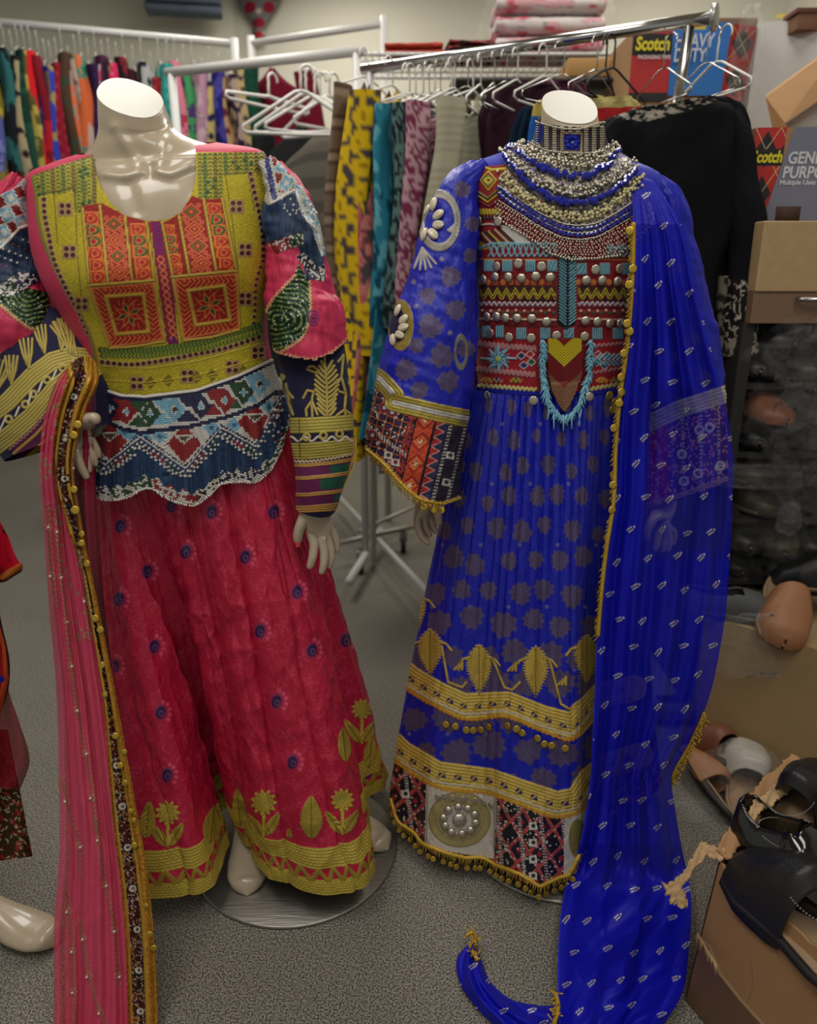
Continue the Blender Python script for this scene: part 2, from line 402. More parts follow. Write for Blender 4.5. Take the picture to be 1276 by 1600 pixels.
def slab(name, pts, m, th=.05, n=None):
    """a thick quad: pts 4 corners, thickness pushed along -n"""
    p = np.asarray(pts, float); n = np.asarray(n, float)
    s = Soup(); s.hexa(np.vstack([p-n*th, p])); o = s.build(name, m, smooth=False); o['kind'] = 'structure'; return o
ZC = 3.0
slab('floor', [(-4, -1.5, 0), (4, -1.5, 0), (4, 6.6, 0), (-4, 6.6, 0)], M['carpet'], .05, (0, 0, 1))
slab('ceiling', [(-4, -1.5, ZC), (4, -1.5, ZC), (4, 6.6, ZC), (-4, 6.6, ZC)], M['ceil'], .05, (0, 0, -1))
cl = at(366, 40, 5.7)[0]; cr = at(1232, 10, 4.9)[0]
def wallseg(name, a, b):
    a = np.array(a, float); b = np.array(b, float); d = b-a; d /= np.linalg.norm(d); n = np.array([d[1], -d[0], 0])
    s = Soup(); q = [[*a, 0], [*b, 0], [*b, ZC], [*a, ZC]]; q = np.array(q); s.hexa(np.vstack([q, q-n*.06])); o = s.build(name, M['wall'], smooth=False); o['kind'] = 'structure'
wallseg('wall_left', (-4, 5.15), (cl, 5.7))
wallseg('wall_back', (cl, 5.7), (cr, 4.9))
wallseg('wall_right', (cr, 4.9), (3.4, -1.5))
# ================================================================== MANNEQUIN IN THE PINK DRESS
PX = root('mannequin', 'headless glossy cream mannequin wearing the pink and gold embroidered dress', 'mannequin', (-.25, 1.39, 0))
PT = [  # t, left px, right px, depth, front bulge, back bulge, tilt
 (0, 176, 800, 400, 780, 1.39, .085, .08), (1, 170, 740, 405, 715, 1.39, .09, .085), (2, 160, 675, 412, 640, 1.39, .095, .09),
 (3, 158, 612, 418, 565, 1.39, .105, .10), (4, 148, 570, 412, 530, 1.39, .108, .10), (5, 118, 505, 411, 480, 1.39, .118, .10),
 (6, 84, 440, 420, 430, 1.39, .135, .10), (7, 64, 385, 425, 370, 1.39, .125, .10), (8, 55, 325, 420, 305, 1.385, .10, .09),
 (9, 50, 283, 413, 254, 1.385, .075, .08), (10, 84, 262, 398, 238, 1.385, .065, .075, .1), (11, 126, 246, 335, 229, 1.385, .062, .07, .2),
 (12, 149, 224, 288, 214, 1.38, .058, .065, .2), (13, 157, 200, 268, 202, 1.378, .055, .062, .3), (14, 156, 168, 260, 188, 1.375, .054, .056, .5), (15, 155, 136, 253, 171, 1.372, .052, .052, .62)]
def pink_extra(P, tv, phis):
    X, Y = proj(P); fr = (np.sin(phis) < 0)[None, :]*np.ones(len(tv))[:, None]*np.abs(np.sin(phis))[None]**.5
    def g(x, y, rx, ry): return np.exp(-((X-x)/rx)**2-((Y-y)/ry)**2)
    d = .014*g(175, 430, 50, 48)+.014*g(338, 418, 50, 48)-.008*g(258, 420, 22, 80)
    P = P.copy(); P[..., 1] -= d*fr; return P
P, ph, tv = ring_loft(PT[2:], 180, 180)
P = pink_extra(P, tv, ph)
X_, Y_ = proj(P); fr = (np.sin(ph) < 0)[None]*1.0
def gl(pts, w):
    best = np.full(X_.shape, 1e9)
    for (ax, ay), (bx, by) in zip(pts[:-1], pts[1:]):
        dx, dy = bx-ax, by-ay; t = np.clip(((X_-ax)*dx+(Y_-ay)*dy)/(dx*dx+dy*dy), 0, 1); best = np.minimum(best, np.hypot(X_-ax-t*dx, Y_-ay-t*dy))
    return np.exp(-(best/w)**2)
P[..., 1] -= fr*(.0075*gl([(222, 268), (195, 276), (163, 272)], 7)+.0075*gl([(246, 268), (268, 272), (300, 258)], 7)-.006*gl([(233, 262), (234, 272)], 8)
                 + .004*gl([(180, 200), (215, 255)], 9)+.004*gl([(268, 205), (250, 255)], 9)-.003*gl([(200, 290), (215, 330)], 8))
cap = [P[-1:]*(1-k)+P[-1:].mean(1, keepdims=True)*k for k in (.02, .03, .5, 1)]
cap[0] = cap[0]+np.array([0, 0, .0]); Pb = np.concatenate([P]+cap, 0)
body = sheet('torso', Pb, M['skin'], PX, closed=True)
cp = np.concatenate([P[-1:]*(1-k)+P[-1:].mean(1, keepdims=True)*k+np.array([0, -.0008, .0012]) for k in (0, .015, .5, 1)], 0)
tag(sheet('neck_cap', cp, M['cap'], PX, closed=True), 'pale flat cut face on top of the neck', None)
# base plate
s = Soup(); AR = np.linspace(0, 2*PI, 96, endpoint=False); c0 = np.array([-.252, 1.392, 0])
ring = lambda r, z: c0+np.stack([r*np.cos(AR), r*np.sin(AR), np.full(96, z)], -1)
s.grid(np.stack([ring(.001, .0), ring(.224, .0), ring(.226, .002), ring(.226, .006), ring(.223, .008), ring(.1, .0095), ring(.001, .0095)]), True)
s.build('base_plate', M['steel'], PX)
s = Soup(); s.tube([(-.30, 1.42, .008), (-.33, 1.42, .5)], .012, 12); s.build('support_rod', M['chrome'], PX)
def foot(toe, heel, parent, name='foot', leg=None):
    """toe/heel ground points; a foot on tiptoe-free flat stance with ankle and calf"""
    toe = np.array(toe, float); heel = np.array(heel, float); d = toe-heel; L = np.linalg.norm(d); d /= L; n = np.array([-d[1], d[0], 0]); up = np.array([0, 0, 1.0])
    secs = [(0, .0003, .0004, .010), (.006, .008, .008, .011), (.03, .020, .022, .020), (.12, .036, .026, .024), (.30, .042, .034, .028), (.5, .035, .050, .038), (.68, .029, .068, .05), (.82, .030, .075, .055), (.95, .027, .06, .05), (1, .010, .03, .03)]
    nv = 34; t = np.linspace(0, 1, nv); S_ = np.array([[q[1], q[2], q[3]] for q in secs]); S_ = herm([q[0] for q in secs], S_, t); a = np.linspace(0, 2*PI, 28, endpoint=False)
    R = []
    for k in range(nv):
        c = toe-d*L*t[k]+up*(.010+S_[k, 1]*.5)
        R.append(c+n*(S_[k, 0]*np.cos(a))[:, None]+up*(np.maximum(np.sin(a)*S_[k, 1]*.62, -S_[k, 1]*.5))[:, None])
    s = Soup(); s.grid(np.array(R), True)
    an = toe-d*L*.80
    lg = leg if leg is not None else an+np.array([0, .03, .45])
    pts = [an+up*.03, an+up*.09, an*.8+lg*.2+up*.05, an*.5+lg*.5+up*.03, lg]
    s.tube(pts, [.028, .025, .028, .036, .042], 24)
    return s.build(name, M['skin'], parent)
t1 = gnd(386, 1394, .02); t1[2] = .0; foot(t1, t1+np.array([-.04, .215, 0]), PX, leg=np.array([-.33, 1.42, .62]))
t2 = gnd(607, 1322, .02); t2[2] = .0; foot(t2, t2+np.array([-.185, .13, 0]), PX, leg=np.array([-.27, 1.42, .5]))
# hand on the viewer's right
def hand(name, D, palm, fingers, parent, k=1.0):
    """palm: list of (px,py,dD,r); fingers: lists of the same rooted at palm index"""
    V = [at(x, y, D+d) for x, y, d, r in palm]; R = [r for *_, r in palm]; E = [(i, i+1) for i in range(len(palm)-1)]
    for root_i, f in fingers:
        prev = root_i
        for x, y, d, r in f:
            V.append(at(x, y, D+d)); R.append(r); E.append((prev, len(V)-1)); prev = len(V)-1
    return skin_mesh(name, V, E, R, M['skin'], parent, 2)
hand('hand', 1.30, [(493, 745, .02, (.026, .02)), (493, 785, .01, (.027, .020)), (495, 806, .0, (.027, .016)), (497, 822, .0, (.022, .012))],
     [(1, [(478, 805, -.012, .0125), (468, 824, -.016, .0105), (464, 839, -.016, .0095), (465, 851, -.014, .007)]),
      (3, [(484, 832, -.004, .0105), (491, 850, -.010, .0095), (488, 872, -.016, .0085), (482, 890, -.018, .006)]),
      (3, [(498, 838, 0, .0105), (506, 858, -.004, .0095), (506, 880, -.010, .0085), (501, 898, -.012, .006)]),
      (3, [(508, 836, .008, .010), (516, 856, .006, .009), (517, 874, .003, .008), (513, 889, .002, .0058)]),
      (3, [(517, 828, .016, .009), (525, 845, .018, .008), (526, 864, .016, .006)])], PX)
s = Soup(); s.disc(at(465, 851, 1.277), (0, -1, .2), .0055, .001, 12, squash=.8); s.build('fingernail', mat('red_nail', (190, 40, 60), rough=.3), PX)
hand('hand', 1.245, [(118, 640, .03, (.022, .017)), (126, 662, .01, (.022, .015)), (124, 690, .0, (.022, .012))],
     [(1, [(140, 655, -.03, .012), (150, 650, -.035, .0095), (152, 664, -.035, .0085)]),
      (2, [(118, 700, -.012, .0095), (122, 718, -.02, .0085), (130, 736, -.02, .0075), (137, 749, -.018, .006)]),
      (2, [(128, 700, -.004, .009), (134, 720, -.008, .0085), (140, 740, -.008, .006)]),
      (2, [(138, 698, .004, .009), (146, 716, .004, .008), (148, 730, .004, .006)]),
      (2, [(144, 690, .012, .008), (152, 704, .012, .007), (154, 716, .012, .005)])], PX)
# ------------------------------------------------------------------ THE PINK DRESS
PD = root('embroidered_dress', 'raspberry dress with yellow embroidered bodice, beaded fringe peplum and gold hem', 'dress', (-.40, 1.39, .1))
PINK = (196, 48, 84); PINKL = (206, 64, 100)
# bodice
P, ph, tv = ring_loft([(2.6, 161, 628, 420, 585, 1.39, .106, .10)]+PT[3:12], 450, 560, dense=.74)
P = pink_extra(P, tv, ph); P = P+normals(P, True)*.006*(-1)
c0 = P.mean(1, keepdims=True); sgn = np.sign(((P-c0)*normals(P, True)).sum(-1).mean()); P = P+normals(P, True)*.006*(1+sgn)
SG = sgn
NECK = [(146, 200), (146, 246), (150, 270), (160, 294), (175, 318), (196, 336), (228, 344), (258, 343), (282, 331), (297, 306), (305, 280), (306, 250), (300, 200)]
pt = Paint(P, PINK, .55); X, Y = pt.X, pt.Y
front = np.repeat((np.sin(ph) < .1)[None], P.shape[0], 0).ravel()
pt.clip = front.astype(float)
YEL = (190, 172, 40); YG = (150, 152, 50); GRN = (34, 84, 46); MAR = (92, 44, 52); RED = (176, 36, 24); ORG = (206, 112, 40)
yl = [(150, 243), (100, 257), (50, 276), (55, 300), (58, 340), (66, 375), (82, 415), (100, 450), (122, 485), (136, 515), (146, 545), (150, 575), (157, 625), (300, 640), (430, 600), (416, 565), (410, 545), (410, 500), (418, 455), (427, 420), (429, 385), (425, 330), (418, 290), (411, 238), (308, 238)]
idx, m = pt.inside(yl); idx = idx[m]
pt.stitch(np.ones(len(idx)), idx, YEL, 3.3, (15, 11), .26)
for o in (0, 3): # serrated border
    pt.line([(p[0]+(3-o if p[0] < 250 else o-3), p[1]) for p in yl[2:13]], 1.6, (104, 120, 44) if o else (150, 120, 60))
    pt.line([(p[0]+(3-o if p[0] < 250 else o-3), p[1]) for p in yl[15:24]], 1.6, (104, 120, 44) if o else (150, 120, 60))
# chain-stitched shoulder blocks
def chain(pts, w, c1, c2, h=.0008):
    idx, d, S_, D_ = pt.sd(pts, w+1); m = d < w; idx, S_, D_ = idx[m], S_[m], D_[m]/w
    z = .5+.5*np.sin(S_*2*PI/6-np.abs(D_)*3); c = lin(c1)*z[:, None]+lin(c2)*(1-z[:, None]); pt.put(np.ones(len(idx)), c*.9, h=h*z, idx=idx)
for k, x in enumerate(range(58, 150, 8)):
    y0 = 277-(x-50)*.34; y1 = 305-(x-50)*.12 if x < 116 else 330
    chain([(x, y0), (x+2, y1)], 3.6, [(176, 168, 60), (120, 134, 60), (190, 176, 70), (150, 118, 50)][k % 4], (84, 92, 40))
for k, x in enumerate(range(312, 410, 8)):
    y0 = 241+(x-410)*-.02; y1 = 268 if x > 345 else 312
    chain([(x, y0), (x+1, y1)], 3.6, [(176, 168, 60), (112, 134, 60), (190, 176, 70), (150, 128, 50)][k % 4], (84, 92, 40))
for x, y in [(126, 268), (134, 264), (128, 276), (137, 272), (325, 285), (333, 292), (324, 300), (336, 282), (364, 254), (372, 262), (382, 250), (392, 256), (61, 292), (62, 304), (140, 316), (130, 318)]:
    pt.dot(x, y, 3, GRN)
for pl in ([(118, 300), (120, 390), (128, 470)], [(84, 300), (90, 380)], [(352, 272), (361, 330), (372, 420)], [(387, 270), (398, 330)]):
    pt.line(pl, .9, (110, 100, 40), h=0)
pt.line([(68, 303), (116, 294)], 1.2, (80, 80, 40)); pt.line([(344, 273), (388, 270)], 1.2, (80, 90, 40)); pt.line([(116, 294), (118, 330)], 1, (90, 90, 40))
MIR = []
def along(pts, n):
    p = resample([(*q, 0) for q in pts], n)[:, :2]; return [tuple(q) for q in p]
def mirror(x, y, r=3.6, asp=1): MIR.append((x, y, r)); pt.dot(x, y, r+1.3, (170, 140, 100), h=.0010, asp=asp); pt.dot(x, y, r-.3, MAR, h=.0002, rgh=.25, met=.5, asp=asp)
for x, y in along([(69, 312), (70, 335), (76, 365), (84, 405), (98, 440), (116, 475)], 19): mirror(x, y)
for x, y in along([(391, 272), (398, 305), (405, 335), (410, 365), (411, 400)], 14): mirror(x, y)
for x, y in along([(410, 408), (400, 440), (398, 480), (396, 505)], 11): mirror(x, y, 3, .8)
for x, y in along([(120, 482), (136, 520)], 5): mirror(x, y, 3)
for x, y in along([(160, 566), (200, 570), (240, 566), (300, 555), (350, 545), (404, 527)], 28): mirror(x, y, 3.6)
for cx, cy in [(102, 327), (109, 394), (369, 323), (383, 391), (128, 475), (383, 467), (214, 599), (293, 588), (363, 574), (403, 552)]:
    pt.poly([(cx-12, cy-12), (cx+12, cy-12), (cx+12, cy+12), (cx-12, cy+12)], (168, 140, 60))
    for a_ in (-5, 5):
        for b_ in (-5, 5): mirror(cx+a_, cy+b_, 4.2)
chain([(158, 547), (230, 548), (320, 535), (408, 508)], 5, (120, 140, 56), (70, 90, 34)); chain([(160, 556), (230, 557), (320, 545), (408, 519)], 4, (150, 160, 60), (80, 96, 34))
for dy in (0, 22, 46): pt.line([(158, 572+dy), (230, 576+dy), (310, 564+dy), (412, 536+dy)], 1.1, (186, 164, 60), h=.0010)
for k in range(7):
    x = 235+k*28 if k < 2 else 235+k*24; y = 598-(x-235)*.12
    if k in (2, 5): continue
    pt.poly([(x-9, y), (x, y-11), (x+9, y), (x, y+11)], (120, 104, 36)); pt.line([(x-6, y), (x+6, y-3)], .8, YEL); pt.line([(x-5, y+4), (x+6, y+2)], .8, YEL)
# inner red and orange panels
OR = (196, 96, 44); RD = (150, 30, 22)
def quad(p, col): pt.poly(p, col)
quad([(128, 322), (160, 318), (195, 336), (235, 347), (240, 438), (258, 533), (172, 545), (150, 480), (138, 445)], RD)
quad([(258, 347), (282, 333), (300, 306), (318, 312), (347, 310), (369, 422), (374, 516), (300, 532), (285, 532), (268, 432)], RD)
quad([(234, 345), (258, 347), (270, 430), (278, 536), (262, 538), (246, 440)], (140, 34, 60))
quad([(236, 346), (250, 346), (256, 398), (243, 398)], (120, 26, 92)); quad([(262, 525), (278, 523), (279, 537), (263, 538)], (110, 26, 92))
def motif_col(x0, y0, x1, y1, n, w, kind):
    for k in range(n):
        f = (k+.5)/n; x = x0+(x1-x0)*f; y = y0+(y1-y0)*f; hh = (y1-y0)/n/2
        g = (0, 1, 1, 0, 0)[k % 5] if kind == 'a' else k % 2
        pt.poly([(x-w, y-hh), (x+w, y-hh), (x+w, y+hh), (x-w, y+hh)], ORG if kind == 'a' else RD)
        if kind == 'a':
            pt.flower(x, y, w*.92, (184, 34, 22) if not g else (40, 92, 44), 3, .12, h=.0008)
            pt.flower(x, y, w*.55, (210, 130, 60), 3, .15); pt.flower(x, y, w*.36, (170, 30, 40), 3, .1)
            pt.line([(x-w, y-hh), (x+w, y-hh)], 1, (214, 120, 60))
        else:
            for q in (.95, .55):
                pt.closed([(x, y-hh*q), (x+w*q, y), (x, y+hh*q), (x-w*q, y)], 1, (212, 110, 60) if q > .9 or k % 2 else (60, 110, 50))
            pt.dot(x, y, 2.6, ORG)
            for sx in (-1, 1):
                for sy in (-1, 1): pt.ring(x+sx*w*.72, y+sy*hh*.78, 2.6, .9, (216, 110, 70))
motif_col(141, 332, 154, 442, 6, 12.5, 'a'); motif_col(176, 338, 188, 438, 4, 16, 'b'); motif_col(214, 350, 225, 436, 5, 12, 'a')
motif_col(262, 352, 277, 428, 5, 9, 'a'); motif_col(296, 318, 317, 425, 4, 16, 'b'); motif_col(332, 318, 355, 420, 6, 11.5, 'a')
def goldline(p, w=1.9): pt.line(p, w+.9, (92, 60, 24), h=.0004); pt.line(p, w, (188, 158, 62), h=.0016, met=.3, rgh=.45)
for p in ([(129, 326), (140, 447), (172, 545)], [(156, 322), (169, 441)], [(195, 338), (207, 438)], [(229, 346), (241, 440), (258, 533)], [(253, 347), (270, 432), (286, 531)], [(279, 334), (296, 429)], [(318, 311), (338, 425)], [(347, 310), (369, 423), (374, 514)], [(137, 446), (241, 438)], [(268, 433), (370, 423)], [(172, 544), (215, 541), (258, 533)], [(286, 532), (330, 527), (374, 515)]): goldline(p)
def herring(poly_in, cx, cy):
    idx, m = pt.inside(poly_in); idx = idx[m]; x, y = pt.X[idx], pt.Y[idx]
    dx, dy = x-cx, y-cy; q = np.where(np.abs(dx) > np.abs(dy), dy, dx); r = np.where(np.abs(dx) > np.abs(dy), dx, dy)
    band_ = np.abs(np.abs(r)-44*.9)
    z = np.sin((q+np.abs(np.abs(r)-37)*.9)*2*PI/7.5); pt.put((z > .15)*1.0, (206, 100, 52), h=.0008, idx=idx)
for sq, inn in (([(143, 450), (238, 442), (254, 530), (175, 541)], [(166, 463), (224, 459), (232, 518), (182, 522)]), ([(274, 436), (368, 428), (372, 513), (288, 528)], [(294, 454), (350, 446), (359, 500), (306, 508)])):
    cx, cy = np.mean(sq, 0); herring(sq, cx, cy); pt.poly(inn, RD); pt.closed(sq, 1.1, (206, 120, 60)); 
    pt.closed(inn, 3.2, (172, 132, 40), h=.0012); pt.closed(inn, 1.0, (210, 176, 80), h=.002, met=.3)
    ic = np.mean(inn, 0)
    for k in range(8):
        a = k*PI/4+.35; tip = (ic[0]+21*math.cos(a), ic[1]+21*math.sin(a)); l = (ic[0]+11*math.cos(a-.4), ic[1]+11*math.sin(a-.4)); r = (ic[0]+11*math.cos(a+.4), ic[1]+11*math.sin(a+.4))
        pt.poly([tuple(ic), l, tip, r], (36, 84, 44) if k % 2 else (176, 24, 24)); pt.closed([tuple(ic), l, tip, r], .8, (214, 120, 60))
    for k in range(16):
        a = k*PI/8; pt.line([(ic[0]+20*math.cos(a), ic[1]+20*math.sin(a)), (ic[0]+27*math.cos(a+.12), ic[1]+27*math.sin(a+.12))], .7, (206, 100, 60))
v = np.array([(250, 400), (256, 430), (262, 470), (268, 505), (272, 530)], float); vv = resample(np.c_[v, np.zeros(5)], 60)[:, :2]
for sgn_ in (1, -1): pt.line([(x+5*sgn_*math.sin(i*.62), y) for i, (x, y) in enumerate(vv)], 1, (214, 122, 66))
# neckline trim and shoulder piping
keep = np.ones(P.shape[:2], bool).ravel(); i_, m = pt.inside(NECK); k_ = i_[m]; keep[k_[front[k_]]] = False
keep &= ~((~front) & (Y < 246) & (X > 150) & (X < 303) & (np.repeat(tv[:, None], P.shape[1], 1).ravel() > 10.6))
pt.clip = None
bod = pt.make('bodice', P, M['cloth'], PD, True, keep, flip=SG)
# ---- bead work macros
WHT = (205, 200, 190); NAVY = (24, 26, 66); TEAL = (22, 50, 84); LBL = (120, 172, 196); GRNB = (40, 72, 46); REDB = (138, 30, 34)
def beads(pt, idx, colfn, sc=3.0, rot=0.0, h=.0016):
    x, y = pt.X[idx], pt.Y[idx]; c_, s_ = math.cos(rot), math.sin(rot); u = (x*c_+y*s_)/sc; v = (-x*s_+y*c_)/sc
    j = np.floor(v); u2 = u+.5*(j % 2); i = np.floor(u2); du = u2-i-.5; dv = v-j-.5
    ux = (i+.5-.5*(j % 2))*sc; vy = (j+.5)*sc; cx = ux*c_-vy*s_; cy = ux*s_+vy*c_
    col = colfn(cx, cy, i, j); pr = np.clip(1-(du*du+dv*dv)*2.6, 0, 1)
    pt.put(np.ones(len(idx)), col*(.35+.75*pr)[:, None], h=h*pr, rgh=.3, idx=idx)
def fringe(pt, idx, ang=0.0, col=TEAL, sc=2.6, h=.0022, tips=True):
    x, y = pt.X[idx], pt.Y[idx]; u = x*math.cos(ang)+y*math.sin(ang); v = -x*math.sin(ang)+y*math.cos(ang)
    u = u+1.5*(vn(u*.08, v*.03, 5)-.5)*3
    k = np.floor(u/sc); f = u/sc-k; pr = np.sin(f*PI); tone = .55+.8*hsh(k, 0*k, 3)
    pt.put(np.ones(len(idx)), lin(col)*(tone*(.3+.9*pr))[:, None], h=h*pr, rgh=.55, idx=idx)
def near_poly(pt, poly): i, m = pt.inside(poly); return i[m]
def pick(mask, a, b): return np.where(mask[:, None], lin(a), lin(b))
# ---- peplum
PR = [(0, 138, 795, 462, 730, 1.39, .155, .14), (1, 143, 740, 452, 690, 1.39, .142, .13), (2, 146, 680, 440, 630, 1.39, .128, .12), (3, 153, 628, 426, 585, 1.39, .117, .11), (4, 157, 604, 419, 558, 1.39, .112, .105)]
P, ph, tv = ring_loft(PR, 330, 560, dense=.74)
rip = .006*np.sin(ph*34)*np.clip((3-tv)/3, 0, 1)[:, None]; P = P+normals(P, True)*(.004*SG+rip[..., None]*SG)
pt = Paint(P, TEAL, .5); X, Y = pt.X, pt.Y
TOP = [(150, 606), (158, 608), (190, 618), (227, 620), (307, 610), (370, 588), (424, 563)]
MID = [(148, 646), (155, 650), (190, 668), (220, 674), (300, 664), (360, 648), (405, 630), (428, 612)]
ZIG = [(140, 715), (165, 727), (220, 684), (290, 733), (345, 669), (400, 699), (426, 640), (440, 620)]
BOT = [(130, 765), (146, 772), (160, 780), (182, 781), (205, 775), (222, 765), (236, 763), (255, 775), (280, 786), (305, 789), (325, 776), (345, 757), (375, 753), (400, 753), (422, 735), (440, 703), (449, 668), (470, 640)]
idx = np.arange(X.size); fringe(pt, idx, -.03)
bi = lambda pts: np.interp(X, [p[0] for p in pts], [p[1] for p in pts])
yT, yM, yZ, yB = bi(TOP), bi(MID), bi(ZIG), bi(BOT)
lat = np.nonzero((Y < yZ))[0]
DIA = [(172, 638, NAVY), (198, 643, REDB), (235, 646, GRNB), (273, 640, LBL), (314, 635, NAVY), (351, 626, REDB), (380, 613, GRNB), (405, 600, LBL)]
def cf(cx, cy, i, j):
    c = np.tile(lin(WHT), (len(cx), 1)); ym = np.interp(cx, [p[0] for p in MID], [p[1] for p in MID]); yt = np.interp(cx, [p[0] for p in TOP], [p[1] for p in TOP]); yz = np.interp(cx, [p[0] for p in ZIG], [p[1] for p in ZIG])
    up = cy < ym
    # triangles between the diamonds
    tcs = [REDB, GRNB, LBL, NAVY, REDB, GRNB, LBL]
    for k in range(7):
        xm = (DIA[k][0]+DIA[k+1][0])/2; w = (DIA[k+1][0]-DIA[k][0])/2
        for yy, sg in ((np.interp(xm, [p[0] for p in TOP], [p[1] for p in TOP])+7, 1), (np.interp(xm, [p[0] for p in MID], [p[1] for p in MID])-7, -1)):
            t = (cy-yy)*sg; m = up & (t > 0) & (np.abs(cx-xm) < (w-2)*(1-t/19)) & (t < 18); c[m] = lin(tcs[k])
    for x, y, col in DIA:
        d = np.abs(cx-x)/17+np.abs(cy-y)/21; m = up & (d < 1); c[m] = lin(col); m2 = up & (d < .38); c[m2] = lin(WHT); m2 = up & (d < .25); c[m2] = lin(LBL if col != LBL else (70, 40, 40))
    for x, y in ((172, 690), (288, 693), (398, 660)):
        d = np.abs(cx-x)/27+np.abs(cy-y)/30; m = (~up) & (d < 1); c[m] = lin(REDB); 
        a = np.abs(np.abs(cx-x)*.9+(cy-y-2)); hm = (~up) & (np.abs(cx-x) < 17) & (a < 11) ; hm = (~up) & (np.abs(np.abs(cx-x)*.8-(12-(cy-(y-12)))*.9+6) < 7) & (np.abs(cx-x) < 15) & (cy > y-14)
        c[hm] = lin(WHT); hi = (~up) & (np.abs(np.abs(cx-x)*.8-(12-(cy-(y-12)))*.9+6) < 3.8) & (np.abs(cx-x) < 12) & (cy > y-11); c[hi] = lin((84, 66, 50))
    for x, y in ((226, 684), (250, 682), (330, 668), (196, 676), (366, 664), (420, 636), (212, 684)):
        d = np.abs(cx-x)/13+np.abs(cy-y)/12; m = (~up) & (d < 1) & (cy < yz-6) & (c.sum(1) > 1.2); c[m] = lin(LBL); m = (~up) & (d < .4); c[m & (cy < yz-6)] = lin((60, 100, 130))
    e = (cy > yz-6); c[e] = lin(NAVY); e = (cy > yz-3.2); c[e] = lin(WHT)
    for yy in (yt+2, ym): e = np.abs(cy-yy-2) < 3.4; c[e] = lin(NAVY)
    return c
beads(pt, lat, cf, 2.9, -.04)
pt.line(TOP, 2.0, WHT, h=.0022)
# short bead drops on the fringe
for x in np.arange(150, 440, 6.5):
    y0 = np.interp(x, [p[0] for p in ZIG], [p[1] for p in ZIG]); cc = [REDB, GRNB, (60, 60, 60)][int(x/20) % 3]
    for q in range(2):
        L = 13+7*((int(x*7) % 5)/5); x1 = x+(q*2-1)*3; pt.line([(x, y0+4), (x1, y0+L)], .9, cc, h=.003); pt.dot(x1, y0+L, 1.9, WHT, h=.0035); pt.dot(x, y0+6, 1.6, WHT, h=.0035)
lo = np.nonzero((Y > yB-19+4*np.sin(X*.3)) & (Y < yB+3))[0]
def cb(cx, cy, i, j):
    seg = [NAVY, GRNB, GRNB, REDB, REDB, (18, 20, 22), NAVY, NAVY, GRNB][::1]
    k = np.clip(((cx-140)/34).astype(int), 0, 8); base = np.array([lin(q) for q in seg])[k]; w_ = ((hsh(i, j, 4) > .5) | (cy > np.interp(cx, [p[0] for p in BOT], [p[1] for p in BOT])-3.5)); return np.where(w_[:, None], lin(WHT), base)
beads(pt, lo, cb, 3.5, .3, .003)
rt = near_poly(pt, [(426, 618), (470, 600), (470, 800), (405, 700)])
for x, y in [(428+8*math.sin(k*2.3)+k*.45, 640+k*3.2) for k in range(26)]: pt.dot(x, y, 1.8, WHT if int(x) % 3 else REDB, h=.003)
keep = (Y < yB) & (Y > yT-3)
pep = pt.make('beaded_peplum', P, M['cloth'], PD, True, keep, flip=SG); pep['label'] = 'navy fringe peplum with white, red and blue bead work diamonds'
so = Soup()
for x, y in resample([(*p, 0) for p in BOT[1:-2]], 88)[:, :2]:
    k = np.argmin((X-x)**2+(Y-y)**2+1e6*(np.repeat((np.sin(ph) > 0)[None], P.shape[0], 0).ravel())); so.ball(P.reshape(-1, 3)[k]+[0, -.002, 0], .0021, 6)
so.build('edge_beads', mat('white_beads', (205, 200, 190), rough=.3), pep)
# ---- skirt
def skirt(hem_px, z, back, waist_rows, nv, nu, dense, pleat, side=None, pw=1.0, ztop=None):
    hf = np.array([gnd(x, y, z) for x, y in hem_px]); nf = int(nu*dense); ph_f = np.linspace(PI, 2*PI, nf, endpoint=False); ph_b = np.linspace(0, PI, nu-nf, endpoint=False)
    q = np.linspace(0, 1, nf, endpoint=False); d = np.r_[0, np.cumsum(np.linalg.norm(np.diff(hf, axis=0), axis=1))]; H = herm(d/d[-1], hf, q)
    bk = np.array([(x, y, z) for x, y in back]); bk = np.vstack([hf[-1:], bk, hf[:1]]); d2 = np.r_[0, np.cumsum(np.linalg.norm(np.diff(bk, axis=0), axis=1))]
    Hb = herm(d2/d2[-1], bk, np.linspace(0, 1, nu-nf, endpoint=False)); H = np.vstack([H, Hb]); phis = np.r_[ph_f, ph_b]
    W, _, _ = ring_loft(waist_rows, 2, nu, phis, 2.1); W = W[-1]
    v = np.linspace(0, 1, nv)[:, None, None]; P = W[None]*(1-v**pw)+H[None]*v**pw; P[..., 2] = (W[None, :, 2]*(1-v[..., 0])+H[None, :, 2]*v[..., 0])
    cen = P.mean(1, keepdims=True); nrm = P-cen; nrm[..., 2] = 0; nrm /= np.maximum(np.linalg.norm(nrm, axis=-1, keepdims=True), 1e-6)
    qq = np.r_[q, 1+np.linspace(0, 1, nu-nf, endpoint=False)]
    P = P+nrm*pleat(qq[None]*np.ones((nv, 1)), np.linspace(0, 1, nv)[:, None]*np.ones((1, nu)))[..., None]
    return P, qq, np.linspace(0, 1, nv)
